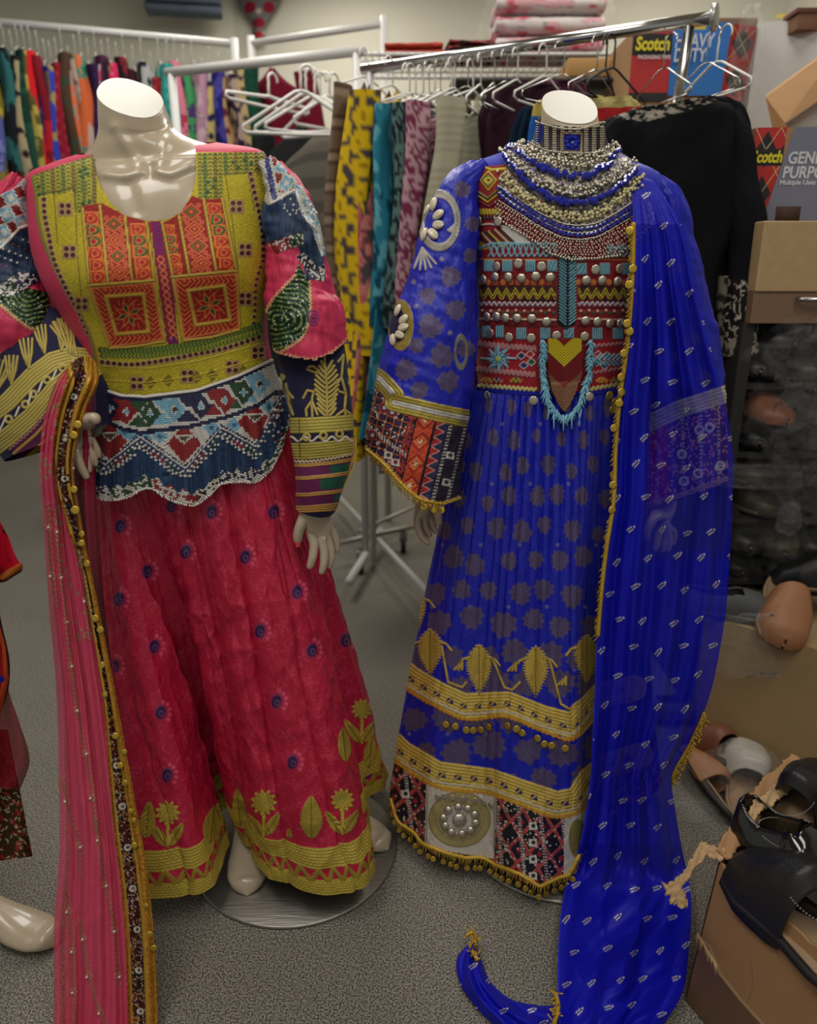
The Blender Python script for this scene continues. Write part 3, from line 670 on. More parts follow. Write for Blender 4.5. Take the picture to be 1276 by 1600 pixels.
def pleat_pink(q, v):
    s_ = q*8+.7*(vn(q*4, v*1.6, 3)-.5)+.25*np.sin(v*3+q*5); a = np.abs(np.sin(PI*s_))**.6-.55
    s2 = q*21+.9*(vn(q*9, v*2.5, 8)-.5); b = np.abs(np.sin(PI*s2))**.7-.5
    A = .010+.022*v*(1-.55*np.clip((v-.75)/.25, 0, 1)); B = .0065*(1-v*.45)
    w_ = .004*(fbm(q*22+v*4, v*9, 5, 4)-.5)+.007*(1-np.abs(2*fbm(q*10+v*5, v*9, 15, 3)-1)*2)*np.clip(v*3, 0, 1)*.8+.004*(1-np.abs(2*vn(q*30-v*9, v*16, 25)-1))
    return a*A+b*B+w_
HEM = [(206, 1345), (228, 1396), (268, 1400), (300, 1397), (338, 1380), (356, 1340), (363, 1262), (371, 1258), (380, 1310), (420, 1362), (470, 1386), (520, 1391), (560, 1390), (577, 1362), (571, 1316), (566, 1272), (574, 1246), (591, 1237)]
WR = [(0, 150, 690, 432, 640, 1.39, .118, .11), (1, 152, 650, 425, 600, 1.39, .112, .105)]
P, qq, vv = skirt(HEM, .075, [(-.06, 1.56), (-.2, 1.66), (-.4, 1.62), (-.5, 1.45)], WR, 520, 860, .74, pleat_pink, pw=1.05)
pt = Paint(P, (176, 26, 58), .40); X, Y = pt.X, pt.Y; U = np.repeat(qq[None], 520, 0).ravel(); V = np.repeat(vv[:, None], 860, 1).ravel(); fr = (U < 1)
# tonal jacquard leaves
ux = U*26; vy = V*20; ci = np.floor(ux); cj = np.floor(vy+.5*(ci % 2)); fx = ux-ci-.5; fy = vy+.5*(ci % 2)-cj-.5; r = hsh(ci, cj, 2); a_ = np.arctan2(fy, fx); d_ = np.hypot(fx, fy)
jm = (d_ < .42*(.6+.4*np.cos(5*a_+r*6))) & (np.sin(d_*40) > -.3) & (r > .25)
pt.put(jm*.5, (205, 62, 92), rgh=.3); tm = fbm(U*160, V*120, 9, 2) > .72; pt.put(tm*.25, (206, 66, 96))
for x, y in [(185.6, 936), (240.7, 1010), (251, 1113), (383, 870), (406, 986), (432, 1096), (464, 925), (487, 1016), (178, 1041), (230, 893), (188, 822), (290, 862), (457, 1191), (261, 1211), (572, 1207), (330, 800), (427, 800), (268, 790), (214, 742), (300, 990), (345, 1160), (540, 1000)]:
    if (x, y) in ((300, 990), (345, 1160)): continue
    pt.dot(x, y, 10, (150, 40, 84), h=0, asp=1.3, rot=.2); pt.dot(x, y, 7.5, (46, 26, 72), h=.0006, asp=1.35, rot=.2); pt.ring(x+1, y+2, 3.4, .8, (120, 60, 110), asp=1.2)
    for k in range(5): a = -1.3+k*.5; pt.dot(x+15*math.cos(a), y+17*math.sin(a), 3.2, (208, 74, 104), h=0)
# gold hem bands follow the hem; s = metres above the hem edge
s_h = (1-V)*.86; wv = U*130
def hemband(lo, hi, rows_):
    m = np.nonzero((s_h >= lo) & (s_h <= hi))[0]; f = (s_h[m]-lo)/(hi-lo)*rows_; k = np.floor(f); f = f-k; pr = np.sin(f*PI); tw = .5+.5*np.sin(wv[m]*2*PI*1.2+np.where(k % 2 == 0, 1, -1)*f*3)
    pt.put(np.ones(len(m)), lin((200, 176, 72))*(.42+.8*pr*(.5+.5*tw))[:, None], h=.0016*pr*(.6+.4*tw), met=.15, rgh=.45, idx=m)
hemband(.0, .026, 5); hemband(.052, .092, 7); hemband(.024, .030, 2)
m = np.nonzero((s_h > .026) & (s_h < .052))[0]; z = (s_h[m]-.026)/.026; zz = np.abs(((wv[m]/3.4) % 1)*2-1); on = np.abs(zz-z) < .30
pt.put(on*1.0, lin((184, 158, 60))*(.45+.6*(.5+.5*np.sin((zz-z)*26)))[:, None], h=.0014*on, met=.3, rgh=.45, idx=m)
GE = (198, 174, 68)
def gl_(p, w=1.6): pt.line(p, w+.7, (112, 70, 26), h=.0004); pt.line(p, w, GE, h=.0016, met=.15, rgh=.45)
def sunflower(x, y, r):
    for k in range(11):
        a = k*2*PI/11; gl_([(x+r*.72*math.cos(a-.27), y+r*.72*math.sin(a-.27)), (x+r*1.15*math.cos(a), y+r*1.15*math.sin(a)), (x+r*.72*math.cos(a+.27), y+r*.72*math.sin(a+.27))], 1.2)
    idx = pt.near(x, y, x, y, r); d = np.hypot(pt.X[idx]-x, pt.Y[idx]-y); mm = d < r*.78
    pt.put(mm*1.0, lin(GE)*(.5+.55*(.5+.5*np.sin(d*2*PI/3.4)))[:, None], h=.0016, met=.15, rgh=.45, idx=idx)
def leaf(x, y, L, w, ang):
    idx = pt.near(x, y, x, y, L+4); dx, dy = pt.X[idx]-x, pt.Y[idx]-y; t = dx*math.sin(ang)-dy*math.cos(ang); q = dx*math.cos(ang)+dy*math.sin(ang); f = t/L
    ww = w*np.sin(np.clip(f, 0, 1)**.8*PI)**.8; mm = (f > 0) & (f < 1) & (np.abs(q) < ww); st = .5+.5*np.sin((t-np.abs(q)*1.4)*2*PI/4)
    pt.put(mm*1.0, lin(GE)*(.38+.7*st)[:, None], h=.0018*st, met=.15, rgh=.45, idx=idx); pt.line([(x, y), (x+L*math.sin(ang), y-L*math.cos(ang))], .8, (120, 84, 30), h=.0004)
def plant(x, yb, r=15, fl=True):
    top = yb-52; gl_([(x, top+10), (x, yb)], 2.2)
    if fl: sunflower(x, top, r)
    for a, sgn_ in ((-.62, -1), (.55, 1)): leaf(x+sgn_*2, yb, 44, 8, a)
plant(262, 1322, 16); plant(412, 1306, 17); plant(535, 1302, 15); plant(565, 1160, 13)
leaf(328, 1318, 60, 14, .12); leaf(487, 1310, 68, 17, -.02); leaf(452, 1310, 16, 4, 0); leaf(576, 1200, 50, 10, .1); leaf(540, 1190, 55, 10, -.1); leaf(228, 1310, 60, 12, .1); leaf(376, 1290, 60, 10, -.1)
o = pt.make('skirt', P, M['satin'], PD, True, flip=-SG); o['label'] = 'gathered raspberry satin skirt with navy paisley dots and gold hem'
# ---- sleeves
def sleeve_paint(ctrl, nv, nu, base, rough, puff=0, seed=0, ex=2.0):
    P, t, a = tube_loft(ctrl, nv, nu, ex=ex)
    A, T_ = np.meshgrid(a, t); d = puff*(fbm(A*2.2+seed, T_*16, seed, 3)-.5)+puff*.5*(fbm(A*1.2+T_*30, T_*40, seed+4, 2)-.5)
    P = P+normals(P, True)*d[..., None]; c = P.mean(1, keepdims=True); sg = np.sign(((P-c)*normals(P, True)).sum(-1).mean())
    return P, sg, Paint(P, base, rough)
RICK = (196, 152, 110)
def rick(pt, pts, w=1.8, amp=2.2, per=7, col=RICK):
    p = resample([(*q, 0) for q in pts], 240)[:, :2]; t = np.gradient(p, axis=0); L = np.r_[0, np.cumsum(np.hypot(*np.diff(p, axis=0).T))]; n = np.stack([-t[:, 1], t[:, 0]], 1)/np.hypot(t[:, 0], t[:, 1])[:, None]
    q = p+n*(amp*np.sin(L*2*PI/per))[:, None]; pt.line([tuple(z) for z in q[::2]], w, col, h=.0014)
def greenpatch(pt, poly, cen):
    i = near_poly(pt, poly); x, y = pt.X[i], pt.Y[i]; d = np.hypot((x-cen[0])*.8, y-cen[1]); z = np.sin(d*2*PI/7+2*np.sin(x*.13))
    sp = hsh(np.floor(x/2), np.floor(y/2), 4); c = lin((30, 66, 44))*(.6+.4*z)[:, None]; c = np.where(((z > .5) & (sp > .35))[:, None], lin((112, 140, 70)), c); c = np.where((sp > .97)[:, None], lin((200, 200, 190)), c)
    pt.put(np.ones(len(i)), c, h=.0008*(z > .5), met=.2, rgh=.4, idx=i)
def beadpanel(pt, poly, fn): i = near_poly(pt, poly); beads(pt, i, fn, 3.0, .7)
# upper right
P, sg, pt = sleeve_paint([(422, 262, 1.39, 16, .05), (440, 290, 1.385, 28, .055), (452, 350, 1.37, 44, .062), (462, 410, 1.36, 46, .065), (469, 470, 1.35, 56, .07), (482, 520, 1.34, 58, .072), (488, 552, 1.335, 54, .068), (490, 572, 1.34, 44, .055)], 260, 420, PINK, .45, .016, 3)
greenpatch(pt, [(466, 412), (485, 442), (484, 500), (478, 522), (450, 542), (428, 553), (408, 540), (408, 505), (425, 470), (444, 448), (458, 432)], (440, 500))
rick(pt, [(484, 440), (483, 500), (476, 522), (450, 544), (428, 554)], 1.4, 1.6, 6); rick(pt, [(408, 505), (425, 470), (444, 448), (462, 430)], 1.4, 1.6, 6)
pt.ring(489, 497, 8, 1.2, (110, 40, 100), asp=1.4); pt.ring(489, 497, 4.5, .9, (90, 40, 110), asp=1.4); pt.dot(489, 497, 2, (50, 30, 90))
fi = near_poly(pt, [(402, 312), (424, 312), (462, 290), (485, 330), (505, 400), (508, 440), (478, 436), (466, 385), (432, 388), (412, 380)]); fringe(pt, fi, -.05)
tri = [(392, 226), (420, 236), (462, 282), (470, 296), (420, 320), (398, 300)]
def f1(cx, cy, i, j):
    c = np.tile(lin(WHT), (len(cx), 1)); s1 = (cx-414)*.97-(cy-236)*.19; c[(np.abs(s1) < 4)] = lin((40, 46, 120)); r_ = np.abs((cx-cy*.2) % 26-13)+np.abs((cy+cx*.5) % 30-15)
    c[(s1 > 8) & (r_ < 10)] = lin(REDB); c[(s1 > 8) & (r_ >= 15) & (r_ < 22)] = lin(LBL); c[(s1 > 8) & (cy > 300)] = lin(WHT); return c
beadpanel(pt, tri, f1); pt.line([(424, 318), (446, 306), (466, 292)], 1.8, WHT, h=.003)
beadpanel(pt, [(455, 285), (472, 292), (505, 350), (512, 400), (500, 400), (486, 356), (470, 335)], lambda cx, cy, i, j: pick(hsh(i, j, 2) > .45, WHT, LBL))
pt.line([(462, 300), (478, 345), (496, 362), (502, 400)], 1.6, WHT, h=.003)
beadpanel(pt, [(418, 380), (472, 362), (474, 382), (432, 396)], lambda cx, cy, i, j: np.where((hsh(i, j, 1) > .6)[:, None], lin(WHT), pick(cx < 452, REDB, GRNB)))
beadpanel(pt, [(462, 400), (474, 394), (496, 418), (506, 412), (506, 440), (490, 438)], lambda cx, cy, i, j: pick(hsh(i, j, 1) > .55, WHT, (20, 22, 44)))
for k in range(14): x = 440+k*4.5; pt.dot(x, 312+(k % 3)*9, 1.5, WHT, h=.003); pt.dot(x+4, 326+(k*5 % 12), 1.5, WHT, h=.003)
EDR = [(420, 538), (432, 550), (460, 558), (492, 562), (520, 550), (545, 528)]; rick(pt, EDR, 1.7, 1.8, 7)
keep = pt.Y < np.interp(pt.X, [p[0] for p in EDR], [p[1]+2 for p in EDR])
slv = pt.make('puffed_sleeve', P, M['satin'], PD, True, keep, flip=sg)
# lower right
P, sg, pt = sleeve_paint([(484, 515, 1.36, 48, .052), (488, 560, 1.35, 52, .055), (498, 620, 1.33, 49, .055), (504, 680, 1.31, 48, .052), (505, 712, 1.31, 46, .05), (500, 750, 1.30, 38, .046), (493, 797, 1.30, 29, .038)], 420, 420, (18, 16, 52), .7, .004, 6)
G = (178, 158, 78)
def gw(p, w=1.7): pt.line(p, w+.5, (80, 66, 40), h=.0004); pt.line(p, w, G, h=.0018, met=.25, rgh=.45)
for sgn_ in (-1, 1):
    for k in range(11):
        y = 570+k*7.4; w_ = 5+13*math.sin(min(k+1, 9)/9*2.4); gw([(510+k*.1, y+9), (510+sgn_*w_*.6+k*.1, y+1), (510+sgn_*w_, y-6)], 1.9)
gw([(506, 552), (510, 600), (511, 652)], 1.5)
for p in ([(482, 573), (490, 572), (498, 580)], [(480, 577), (495, 583)], [(488, 652), (487, 625), (490, 612), (480, 610), (474, 622)], [(488, 625), (478, 640), (479, 650)], [(488, 628), (496, 648)], [(447, 600), (452, 625), (449, 645)], [(450, 612), (458, 622)], [(452, 630), (458, 648)],
          [(536, 555), (533, 590), (540, 615), (538, 640), (525, 650)], [(538, 640), (540, 651)], [(538, 640), (548, 648)], [(528, 565), (536, 556)], [(533, 590), (526, 600)], [(547, 560), (545, 600)], [(540, 615), (530, 612)]): gw(p)
for p in ([(420, 600), (440, 590)],): gw(p, 6)
tilt = lambda y, k=8: [(440, y), (480, y), (520, y-k*.45), (565, y-k*1.3)]
pt.band(tilt(665, 5), 12.5, braid((176, 160, 72), 5)); pt.band(tilt(705, 8), 13, braid((176, 160, 72), 6))
idx = pt.near(440, 676, 565, 692)
p = resample([(x, 686+3.5*math.sin(x*.30), 0) for x in range(450, 556, 2)], 100)[:, :2]; pt.line([tuple(q) for q in p], 1.6, (205, 196, 176), h=.0016)
for x in (479, 505, 530): pt.ring(x, 683-(x-480)*.1, 5, 1.8, G, h=.0016)
PUR, GR2, OG = (96, 24, 74), (22, 78, 60), (190, 142, 72)
for y0, y1, c in ((719, 724, (24, 20, 40)), (724, 800, PUR)):
    i = near_poly(pt, [(440, y0), (480, y0), (570, y0-12), (570, y1), (440, y1)]); pt.put(np.ones(len(i)), c, rgh=.5, idx=i)
for y0, y1, xs in ((731, 743, 516), (750, 768, 500), (776, 788, 521)):
    i = near_poly(pt, [(xs, y0-4), (570, y0-10), (570, y1-8), (xs, y1-3)]); pt.put(np.ones(len(i)), GR2, rgh=.5, idx=i)
rick(pt, [(450, 721), (480, 721), (520, 716), (556, 708)], 1.3, 1.4, 6, (200, 180, 150))
for y in (727, 747, 773, 793): pt.band(tilt(y, 9), 3.0, braid(OG, 2))
pt.band(tilt(798, 6), 3, braid(OG, 2)); pt.line([(467, 655), (469, 716)], .8, (60, 50, 30), h=0)
cuff = pt.make('velvet_cuff', P, M['cloth'], PD, True, None, flip=sg); cuff['label'] = 'navy velvet cuff with gold braid and purple green stripes'
s = Soup()
q = [at(546, 700, 1.29), at(557, 688, 1.29), at(556, 716, 1.30), at(545, 742, 1.30), at(527, 772, 1.30), at(530, 745, 1.285)]
fl = np.array([[at(x, y, 1.30) for x, y in r] for r in ([(540, 690), (548, 686), (556, 684)], [(541, 708), (549, 706), (557, 706)], [(540, 724), (547, 727), (552, 730)], [(532, 742), (538, 748), (543, 752)], [(525, 762), (528, 768), (531, 774)])])
fl = herm(range(5), fl, np.linspace(0, 4, 60)); fl = np.swapaxes(herm(range(3), np.swapaxes(fl, 0, 1), np.linspace(0, 2, 30)), 0, 1)
pf = Paint(fl, PUR, .5); pf.line([(552, 686), (553, 712), (545, 735), (529, 768)], 2, OG); pf.line([(541, 700), (556, 694)], 2, OG); pf.line([(541, 722), (556, 712)], 2, OG); pf.line([(556, 684), (557, 706), (552, 730), (531, 774)], 1.5, (190, 176, 90))
pf.make('cuff_flap', fl, M['cloth'], cuff)
# upper left
P, sg, pt = sleeve_paint([(46, 284, 1.385, 18, .055), (32, 310, 1.38, 32, .06), (12, 370, 1.37, 50, .062), (6, 430, 1.36, 62, .066), (12, 480, 1.35, 72, .07), (22, 530, 1.34, 66, .07), (28, 562, 1.34, 54, .05)], 260, 420, PINK, .45, .016, 11)
greenpatch(pt, [(-20, 465), (20, 450), (45, 450), (72, 456), (86, 500), (70, 512), (50, 514), (30, 500), (0, 478), (-30, 470)], (50, 455))
rick(pt, [(-30, 466), (0, 478), (28, 500), (50, 514), (72, 512), (88, 502)], 1.5, 1.6, 6)
fi = near_poly(pt, [(-60, 410), (6, 380), (50, 345), (60, 440), (0, 456), (-60, 470)]); fringe(pt, fi, .05)
def f2(cx, cy, i, j):
    c = np.tile(lin(WHT), (len(cx), 1)); s1 = (cx-46)*.98+(cy-290)*-.06; c[np.abs(s1) < 4] = lin((40, 46, 120)); r_ = np.abs((cx+cy*.2) % 26-13)+np.abs((cy-cx*.5) % 30-15)
    c[(s1 < -8) & (r_ < 10)] = lin(REDB); c[(s1 < -8) & (r_ >= 15) & (r_ < 21)] = lin(LBL); return c
beadpanel(pt, [(40, 276), (54, 284), (54, 352), (30, 356), (0, 388), (-60, 420), (-60, 330), (20, 296)], f2); pt.line([(52, 350), (30, 356), (4, 386), (-20, 396)], 2, WHT, h=.003)
beadpanel(pt, [(-60, 455), (0, 445), (30, 425), (56, 428), (58, 442), (20, 462), (-60, 480)], lambda cx, cy, i, j: np.where((hsh(i, j, 1) > .5)[:, None], lin(WHT), pick(cx < 25, GRNB, NAVY)))
for k in range(22): x = -10+k*3; pt.dot(x, 392+((k*7) % 5)*8-x*.5, 1.6, [WHT, REDB, WHT][k % 3], h=.003)
EDL = [(-40, 560), (0, 553), (15, 561), (40, 552), (70, 530), (92, 508)]; rick(pt, EDL, 1.7, 1.8, 7)
keep = pt.Y < np.interp(pt.X, [p[0] for p in EDL], [p[1]+2 for p in EDL])
pt.make('puffed_sleeve', P, M['satin'], PD, True, keep, flip=sg)
# lower left
P, sg, pt = sleeve_paint([(0, 490, 1.37, 60, .05), (28, 535, 1.35, 86, .06), (58, 590, 1.33, 104, .07), (78, 640, 1.31, 108, .07), (98, 690, 1.30, 96, .065)], 380, 520, (18, 16, 52), .7, .004, 6)
B1 = [(-40, 668), (-10, 645), (12, 628), (50, 588), (82, 564), (112, 556), (150, 560)]; B2 = [(-30, 715), (12, 683), (50, 650), (88, 606), (112, 586), (150, 574)]
pt.band(B1, 14.5, braid((176, 158, 76), 6)); pt.band(B2, 14.5, braid((176, 158, 76), 6))
for x, y in ((14, 655), (40, 632), (52, 616), (74, 594), (98, 575), (118, 566)): pt.ring(x, y, 5, 2, G, h=.0016)
for a, b in (((0, 672), (10, 650)), ((24, 650), (30, 636)), ((44, 630), (50, 612)), ((60, 612), (66, 596)), ((82, 592), (88, 578))): pt.line([a, b], 1.5, (205, 198, 170))
for x, y, an, L in ((-5, 612, .3, 50), (18, 600, 0, 44), (45, 575, -.1, 46), (70, 552, -.2, 44), (96, 548, .1, 50), (116, 556, -.35, 62), (120, 556, -.5, 62), (110, 552, -.25, 55)):
    for k in (-.22, -.08, .08, .22): gw([(x, y), (x+L*.5*math.sin(an+k*1.4), y-L*.5*math.cos(an+k)), (x+L*math.sin(an+k), y-L*math.cos(an+k))], 1.6)
i = near_poly(pt, [(20, 700), (50, 668), (84, 630), (120, 600), (150, 590), (150, 760), (40, 760)]); pt.put(np.ones(len(i)), (84, 22, 66), rgh=.5, idx=i)
rick(pt, [(15, 702), (50, 672), (84, 634), (120, 604)], 1.4, 1.6, 7, (150, 100, 100))
pt.band([(22, 708), (55, 680), (88, 644), (130, 610)], 2.4, braid(OG, 2)); pt.band([(38, 720), (70, 692), (100, 660)], 4, braid(GOLD2, 3))
ang = math.atan2(35, 60)
pt.make('velvet_cuff', P, M['cloth'], PD, True, None, flip=sg)
# ================================================================== ROSE SHAWL OVER THE FOREARM
PSH = root('sheer_shawl', 'sheer rose shawl with gold sequin border hanging over the forearm of the pink mannequin', 'shawl', (-.5, 1.2, .0))
ys = [566, 590, 640, 720, 820, 940, 1080, 1220, 1340, 1450, 1560, 1700]
Lx = [112, 92, 72, 62, 68, 76, 88, 92, 92, 84, 84, 80]; Rx = [150, 154, 134, 116, 128, 152, 180, 205, 226, 240, 246, 250]
Dd = [1.27, 1.235, 1.215, 1.20, 1.19, 1.17, 1.14, 1.10, 1.06, 1.02, .975, .91]
nv, nu = 640, 210
yv = np.linspace(566, 1700, nv); l = herm(ys, Lx, yv); r_ = herm(ys, Rx, yv); dd = herm(ys, Dd, yv); q = np.linspace(0, 1, nu)
P = np.zeros((nv, nu, 3)); XX = np.zeros((nv, nu)); Q, VV = np.meshgrid(q, (yv-566)/1134)
fold = (1-Q**3)*(.006*np.sin(2*PI*(Q*2.2+.25*np.sin(VV*5))))+.003*np.sin(2*PI*(Q*8+.5*vn(Q*3, VV*6)))+.004*(fbm(Q*9, VV*26, 3, 3)-.5)
wq = Q+.03*(1-Q**3)*np.sin(2*PI*(Q*2.2+.25*np.sin(VV*5))+1.2)*np.sin(PI*Q)
for i in range(nv):
    for_x = l[i]+(r_[i]-l[i])*wq[i]; yy = yv[i]+18*np.sin(PI*Q[i])*max(0, 1-VV[i, 0]*6)-(26*(1-VV[i, 0]*8)*(np.sin(Q[i]*PI)) if VV[i, 0] < .125 else 0)
    D = dd[i]+fold[i]; a = (for_x-638)/F; b = (800-yy)/F; dy = cs_+b*sn_; dz = -sn_+b*cs_; t = D/dy; P[i] = np.stack([a*t, D, CH+dz*t], -1)
P[..., 2] = np.maximum(P[..., 2], .006+.004*np.sin(Q*20))
pt = Paint(P, (196, 66, 96), .75); X, Y = pt.X, pt.Y; Qf = Q.ravel(); Vf = VV.ravel(); yf = 566+1134*Vf; wid = (np.repeat((r_-l)[:, None], nu, 1)).ravel(); dr = (1-Qf)*wid
pt.alp[:] = .97-.2*(Qf < .12); pt.put(.25*fbm(Qf*6, Vf*8, 2), (150, 34, 58))
bw = np.interp(yf, [566, 700, 900, 1100, 1300, 1500, 1700], [52, 36, 14, 22, 40, 46, 48]); m = np.nonzero(dr < bw)[0]; f = dr[m]/bw[m]
n1 = hsh(np.floor(X[m]/1.6), np.floor(Y[m]/1.6), 7); c = lin((150, 96, 30))*(.35+1.1*n1)[:, None]
n2 = fbm(X[m]/9, Y[m]/9, 5, 3)
c = np.where(((f < .30) & (n1 < .5))[:, None], lin((176, 132, 44)), c); mid = (f > .38) & (f < .80); c = np.where((mid & (n2 > .48))[:, None], lin((70, 24, 30)), c); c = np.where((mid & (n2 < .40))[:, None], lin((40, 30, 26)), c)
c = np.where((mid & (n1 > .86))[:, None], lin((190, 180, 160)), c); pt.put(np.ones(len(m)), c, h=.0014*n1, met=.3, rgh=.4, alp=1, idx=m)
for e in (.34, .84): mm = np.nonzero(np.abs(dr/bw-e) < .05)[0]; pt.put(np.ones(len(mm)), (184, 140, 50), h=.002, met=.3, idx=mm, alp=1)
for y in range(620, 1700, 64):
    xx = np.interp(y, ys, Rx)-.58*np.interp(y, [566, 700, 900, 1100, 1300, 1500, 1700], [52, 36, 14, 22, 40, 46, 48])
    if not 760 < y < 1180: pt.ring(xx, y, 4, 1.3, (205, 200, 190), h=.002, alp=1); [pt.dot(xx+7*math.cos(k*PI/4), y+7*math.sin(k*PI/4), 1.8, (30, 24, 24), alp=1) for k in range(8)]
random.seed(5)
pearls = []
def sprig(pts, n, side=True):
    p = resample([(*a, 0) for a in pts], n)[:, :2]; pt.line([tuple(a) for a in p], .8, (120, 84, 60), alp=1, h=.0008)
    for k, (x, y) in enumerate(p):
        for s_ in (-1, 1): pt.line([(x, y), (x+s_*3.2, y-3.5)], .9, (140, 108, 78), alp=1, h=.001)
        if k % 9 == 4: pearls.append((x+random.uniform(-3, 3), y)); [pt.dot(x+4.5*math.cos(a), y+4.5*math.sin(a), 1.3, (170, 140, 110), alp=1) for a in (0, 1.2, 2.4, 3.6, 4.8)]
sprig([(88, 800), (92, 870), (103, 960), (113, 1060), (128, 1150), (143, 1230), (150, 1300)], 66); sprig([(150, 1280), (160, 1360), (178, 1450), (186, 1540)], 34)
sprig([(104, 1395), (110, 1440), (115, 1540), (118, 1640)], 36); sprig([(125, 1440), (135, 1500), (148, 1560), (165, 1600)], 26); sprig([(98, 1220), (108, 1270), (122, 1310), (124, 1370)], 20)
sprig([(112, 700), (118, 780), (126, 860), (134, 930), (140, 1000)], 40); sprig([(74, 790), (80, 880), (88, 950)], 20)
for k in range(60):
    y = random.uniform(600, 1000); x = np.interp(y, ys, Rx)-np.interp(y, [566, 700, 900, 1100], [52, 36, 14, 22])-random.uniform(0, 26); pt.flower(x, y, 3.4, (150, 120, 96), 5, alp=1)
sh = pt.make('chiffon', P, M['sheer'], PSH, alpha=True, flip=-1)
XYZ = P.reshape(-1, 3)
def surf(x, y, off=.004): k = np.argmin((X-x)**2+(Y-y)**2); return XYZ[k]+np.array([0, -off, 0])
pm = mat('pearl', (214, 186, 176), rough=.25, coat=.3)
for x, y in pearls[:60]:
    s = Soup(); s.ball(surf(x, y, .003), .0026, 8); s.build('pearl_bead', pm, PSH)
for x, y, r in [(124, 662, .0065), (118, 678, .0065), (118, 763, .006), (120, 795, .007), (133, 832, .0055), (130, 846, .0055), (138, 878, .006), (151, 963, .0065), (159, 981, .006), (161, 1036, .006), (166, 1082, .005), (183, 1146, .006), (200, 1171, .005), (190, 1193, .006), (197, 1219, .006), (206, 1263, .005), (211, 1277, .005), (212, 1316, .006), (230, 1410, .005), (236, 1455, .006), (247, 1476, .006)]:
    s = Soup(); c = surf(x, y, .007); s.disc(c, (random.uniform(-.3, .3), -1, .25), r, .0006, 16, dome=.0006); s.build('gold_coin', M['goldcoin'], PSH)

# inner fall of the shawl behind the border
yb_ = np.linspace(600, 1180, 200); lb = np.interp(yb_, [600, 760, 940, 1180], [96, 96, 118, 160]); rb = np.interp(yb_, [600, 700, 800, 940, 1180], [140, 146, 152, 163, 196]); G2 = np.zeros((200, 70, 3)); q = np.linspace(0, 1, 70)
for i in range(200):
    D = np.interp(yb_[i], ys, Dd)+.035+.010*np.sin(q*14+yb_[i]*.01); a = (lb[i]+(rb[i]-lb[i])*q-638)/F; b = (800-yb_[i])/F; dy = cs_+b*sn_; dz = -sn_+b*cs_; t = D/dy; G2[i] = np.stack([a*t, D*np.ones(70), CH+dz*t], -1)
p2 = Paint(G2, (150, 30, 62), .75); p2.alp[:] = .93; p2.make('inner_layer', G2, M['sheer'], PSH, alpha=True, flip=-1)
# ================================================================== MANNEQUIN IN THE BLUE DRESS
BX = root('mannequin', 'headless matte cream mannequin with flat neck top under the blue brocade dress', 'mannequin', (.34, 1.48, 0))
BT = [(0, 775, 790, 955, 790, 1.5, .08, .08), (1, 768, 690, 955, 690, 1.5, .085, .085), (2, 752, 605, 966, 605, 1.5, .095, .09), (3, 748, 540, 975, 540, 1.5, .10, .09),
 (4, 747, 470, 986, 470, 1.5, .11, .095), (5, 746, 400, 998, 400, 1.5, .118, .095), (6, 744, 340, 1012, 342, 1.5, .11, .095), (7, 730, 292, 1034, 302, 1.5, .092, .085), (8, 738, 264, 1022, 276, 1.5, .074, .08),
 (9, 768, 249, 990, 258, 1.5, .062, .07, .1), (10, 806, 238, 960, 242, 1.5, .054, .062, .2), (11, 838, 222, 941, 222, 1.5, .049, .055, .25), (12, 845, 195, 936, 198, 1.49, .047, .05, .3), (13, 847, 165, 932, 171, 1.49, .046, .046, .75)]
P, phb, tvb = ring_loft(BT, 170, 160)
MB_ = mat('mannequin_matte', (178, 164, 138), rough=.5, spec=.4)
BP = P; sheet('torso', np.concatenate([P]+[P[-1:]*(1-k)+P[-1:].mean(1, keepdims=True)*k for k in (.02, .5, 1)], 0), MB_, BX, closed=True)
cp = np.concatenate([P[-1:]*(1-k)+P[-1:].mean(1, keepdims=True)*k+np.array([0, -.0008, .0012]) for k in (0, .02, .5, 1)], 0)
tag(sheet('neck_cap', cp, M['cap'], BX, closed=True), 'pale flat cap closing the neck', None)
s = Soup(); c0 = np.array([.345, 1.452, 0]); s.grid(np.stack([ring(.001, .0), ring(.224, .0), ring(.226, .002), ring(.226, .006), ring(.223, .008), ring(.1, .0095), ring(.001, .0095)])-0, True)
bpl = s.build('base_plate', M['steel'], BX)
s = Soup(); s.tube([(.32, 1.50, .008), (.28, 1.52, .8)], .012, 12); s.build('support_rod', M['chrome'], BX)
for fx in (.22, .36):
    tt = np.array([fx, 1.36, .0]); foot(tt, tt+np.array([.02, .2, 0]), BX, leg=np.array([fx+.0, 1.5, .6]))
hand('hand', 1.44, [(668, 745, .02, (.022, .018)), (664, 772, .0, (.022, .014)), (662, 790, -.004, (.022, .012))],
     [(1, [(678, 788, -.02, .0105), (684, 803, -.03, .0095), (685, 822, -.03, .0075)]),
      (2, [(652, 806, -.01, .0095), (652, 824, -.018, .0085), (660, 842, -.026, .0075), (672, 850, -.028, .006)]),
      (2, [(661, 808, .0, .0095), (664, 826, -.004, .0085), (673, 840, -.010, .0075)]),
      (2, [(669, 806, .01, .009), (675, 822, .008, .008), (683, 834, .004, .0065)]),
      (2, [(674, 800, .02, .008), (681, 812, .020, .007), (687, 822, .018, .0055)])], BX)
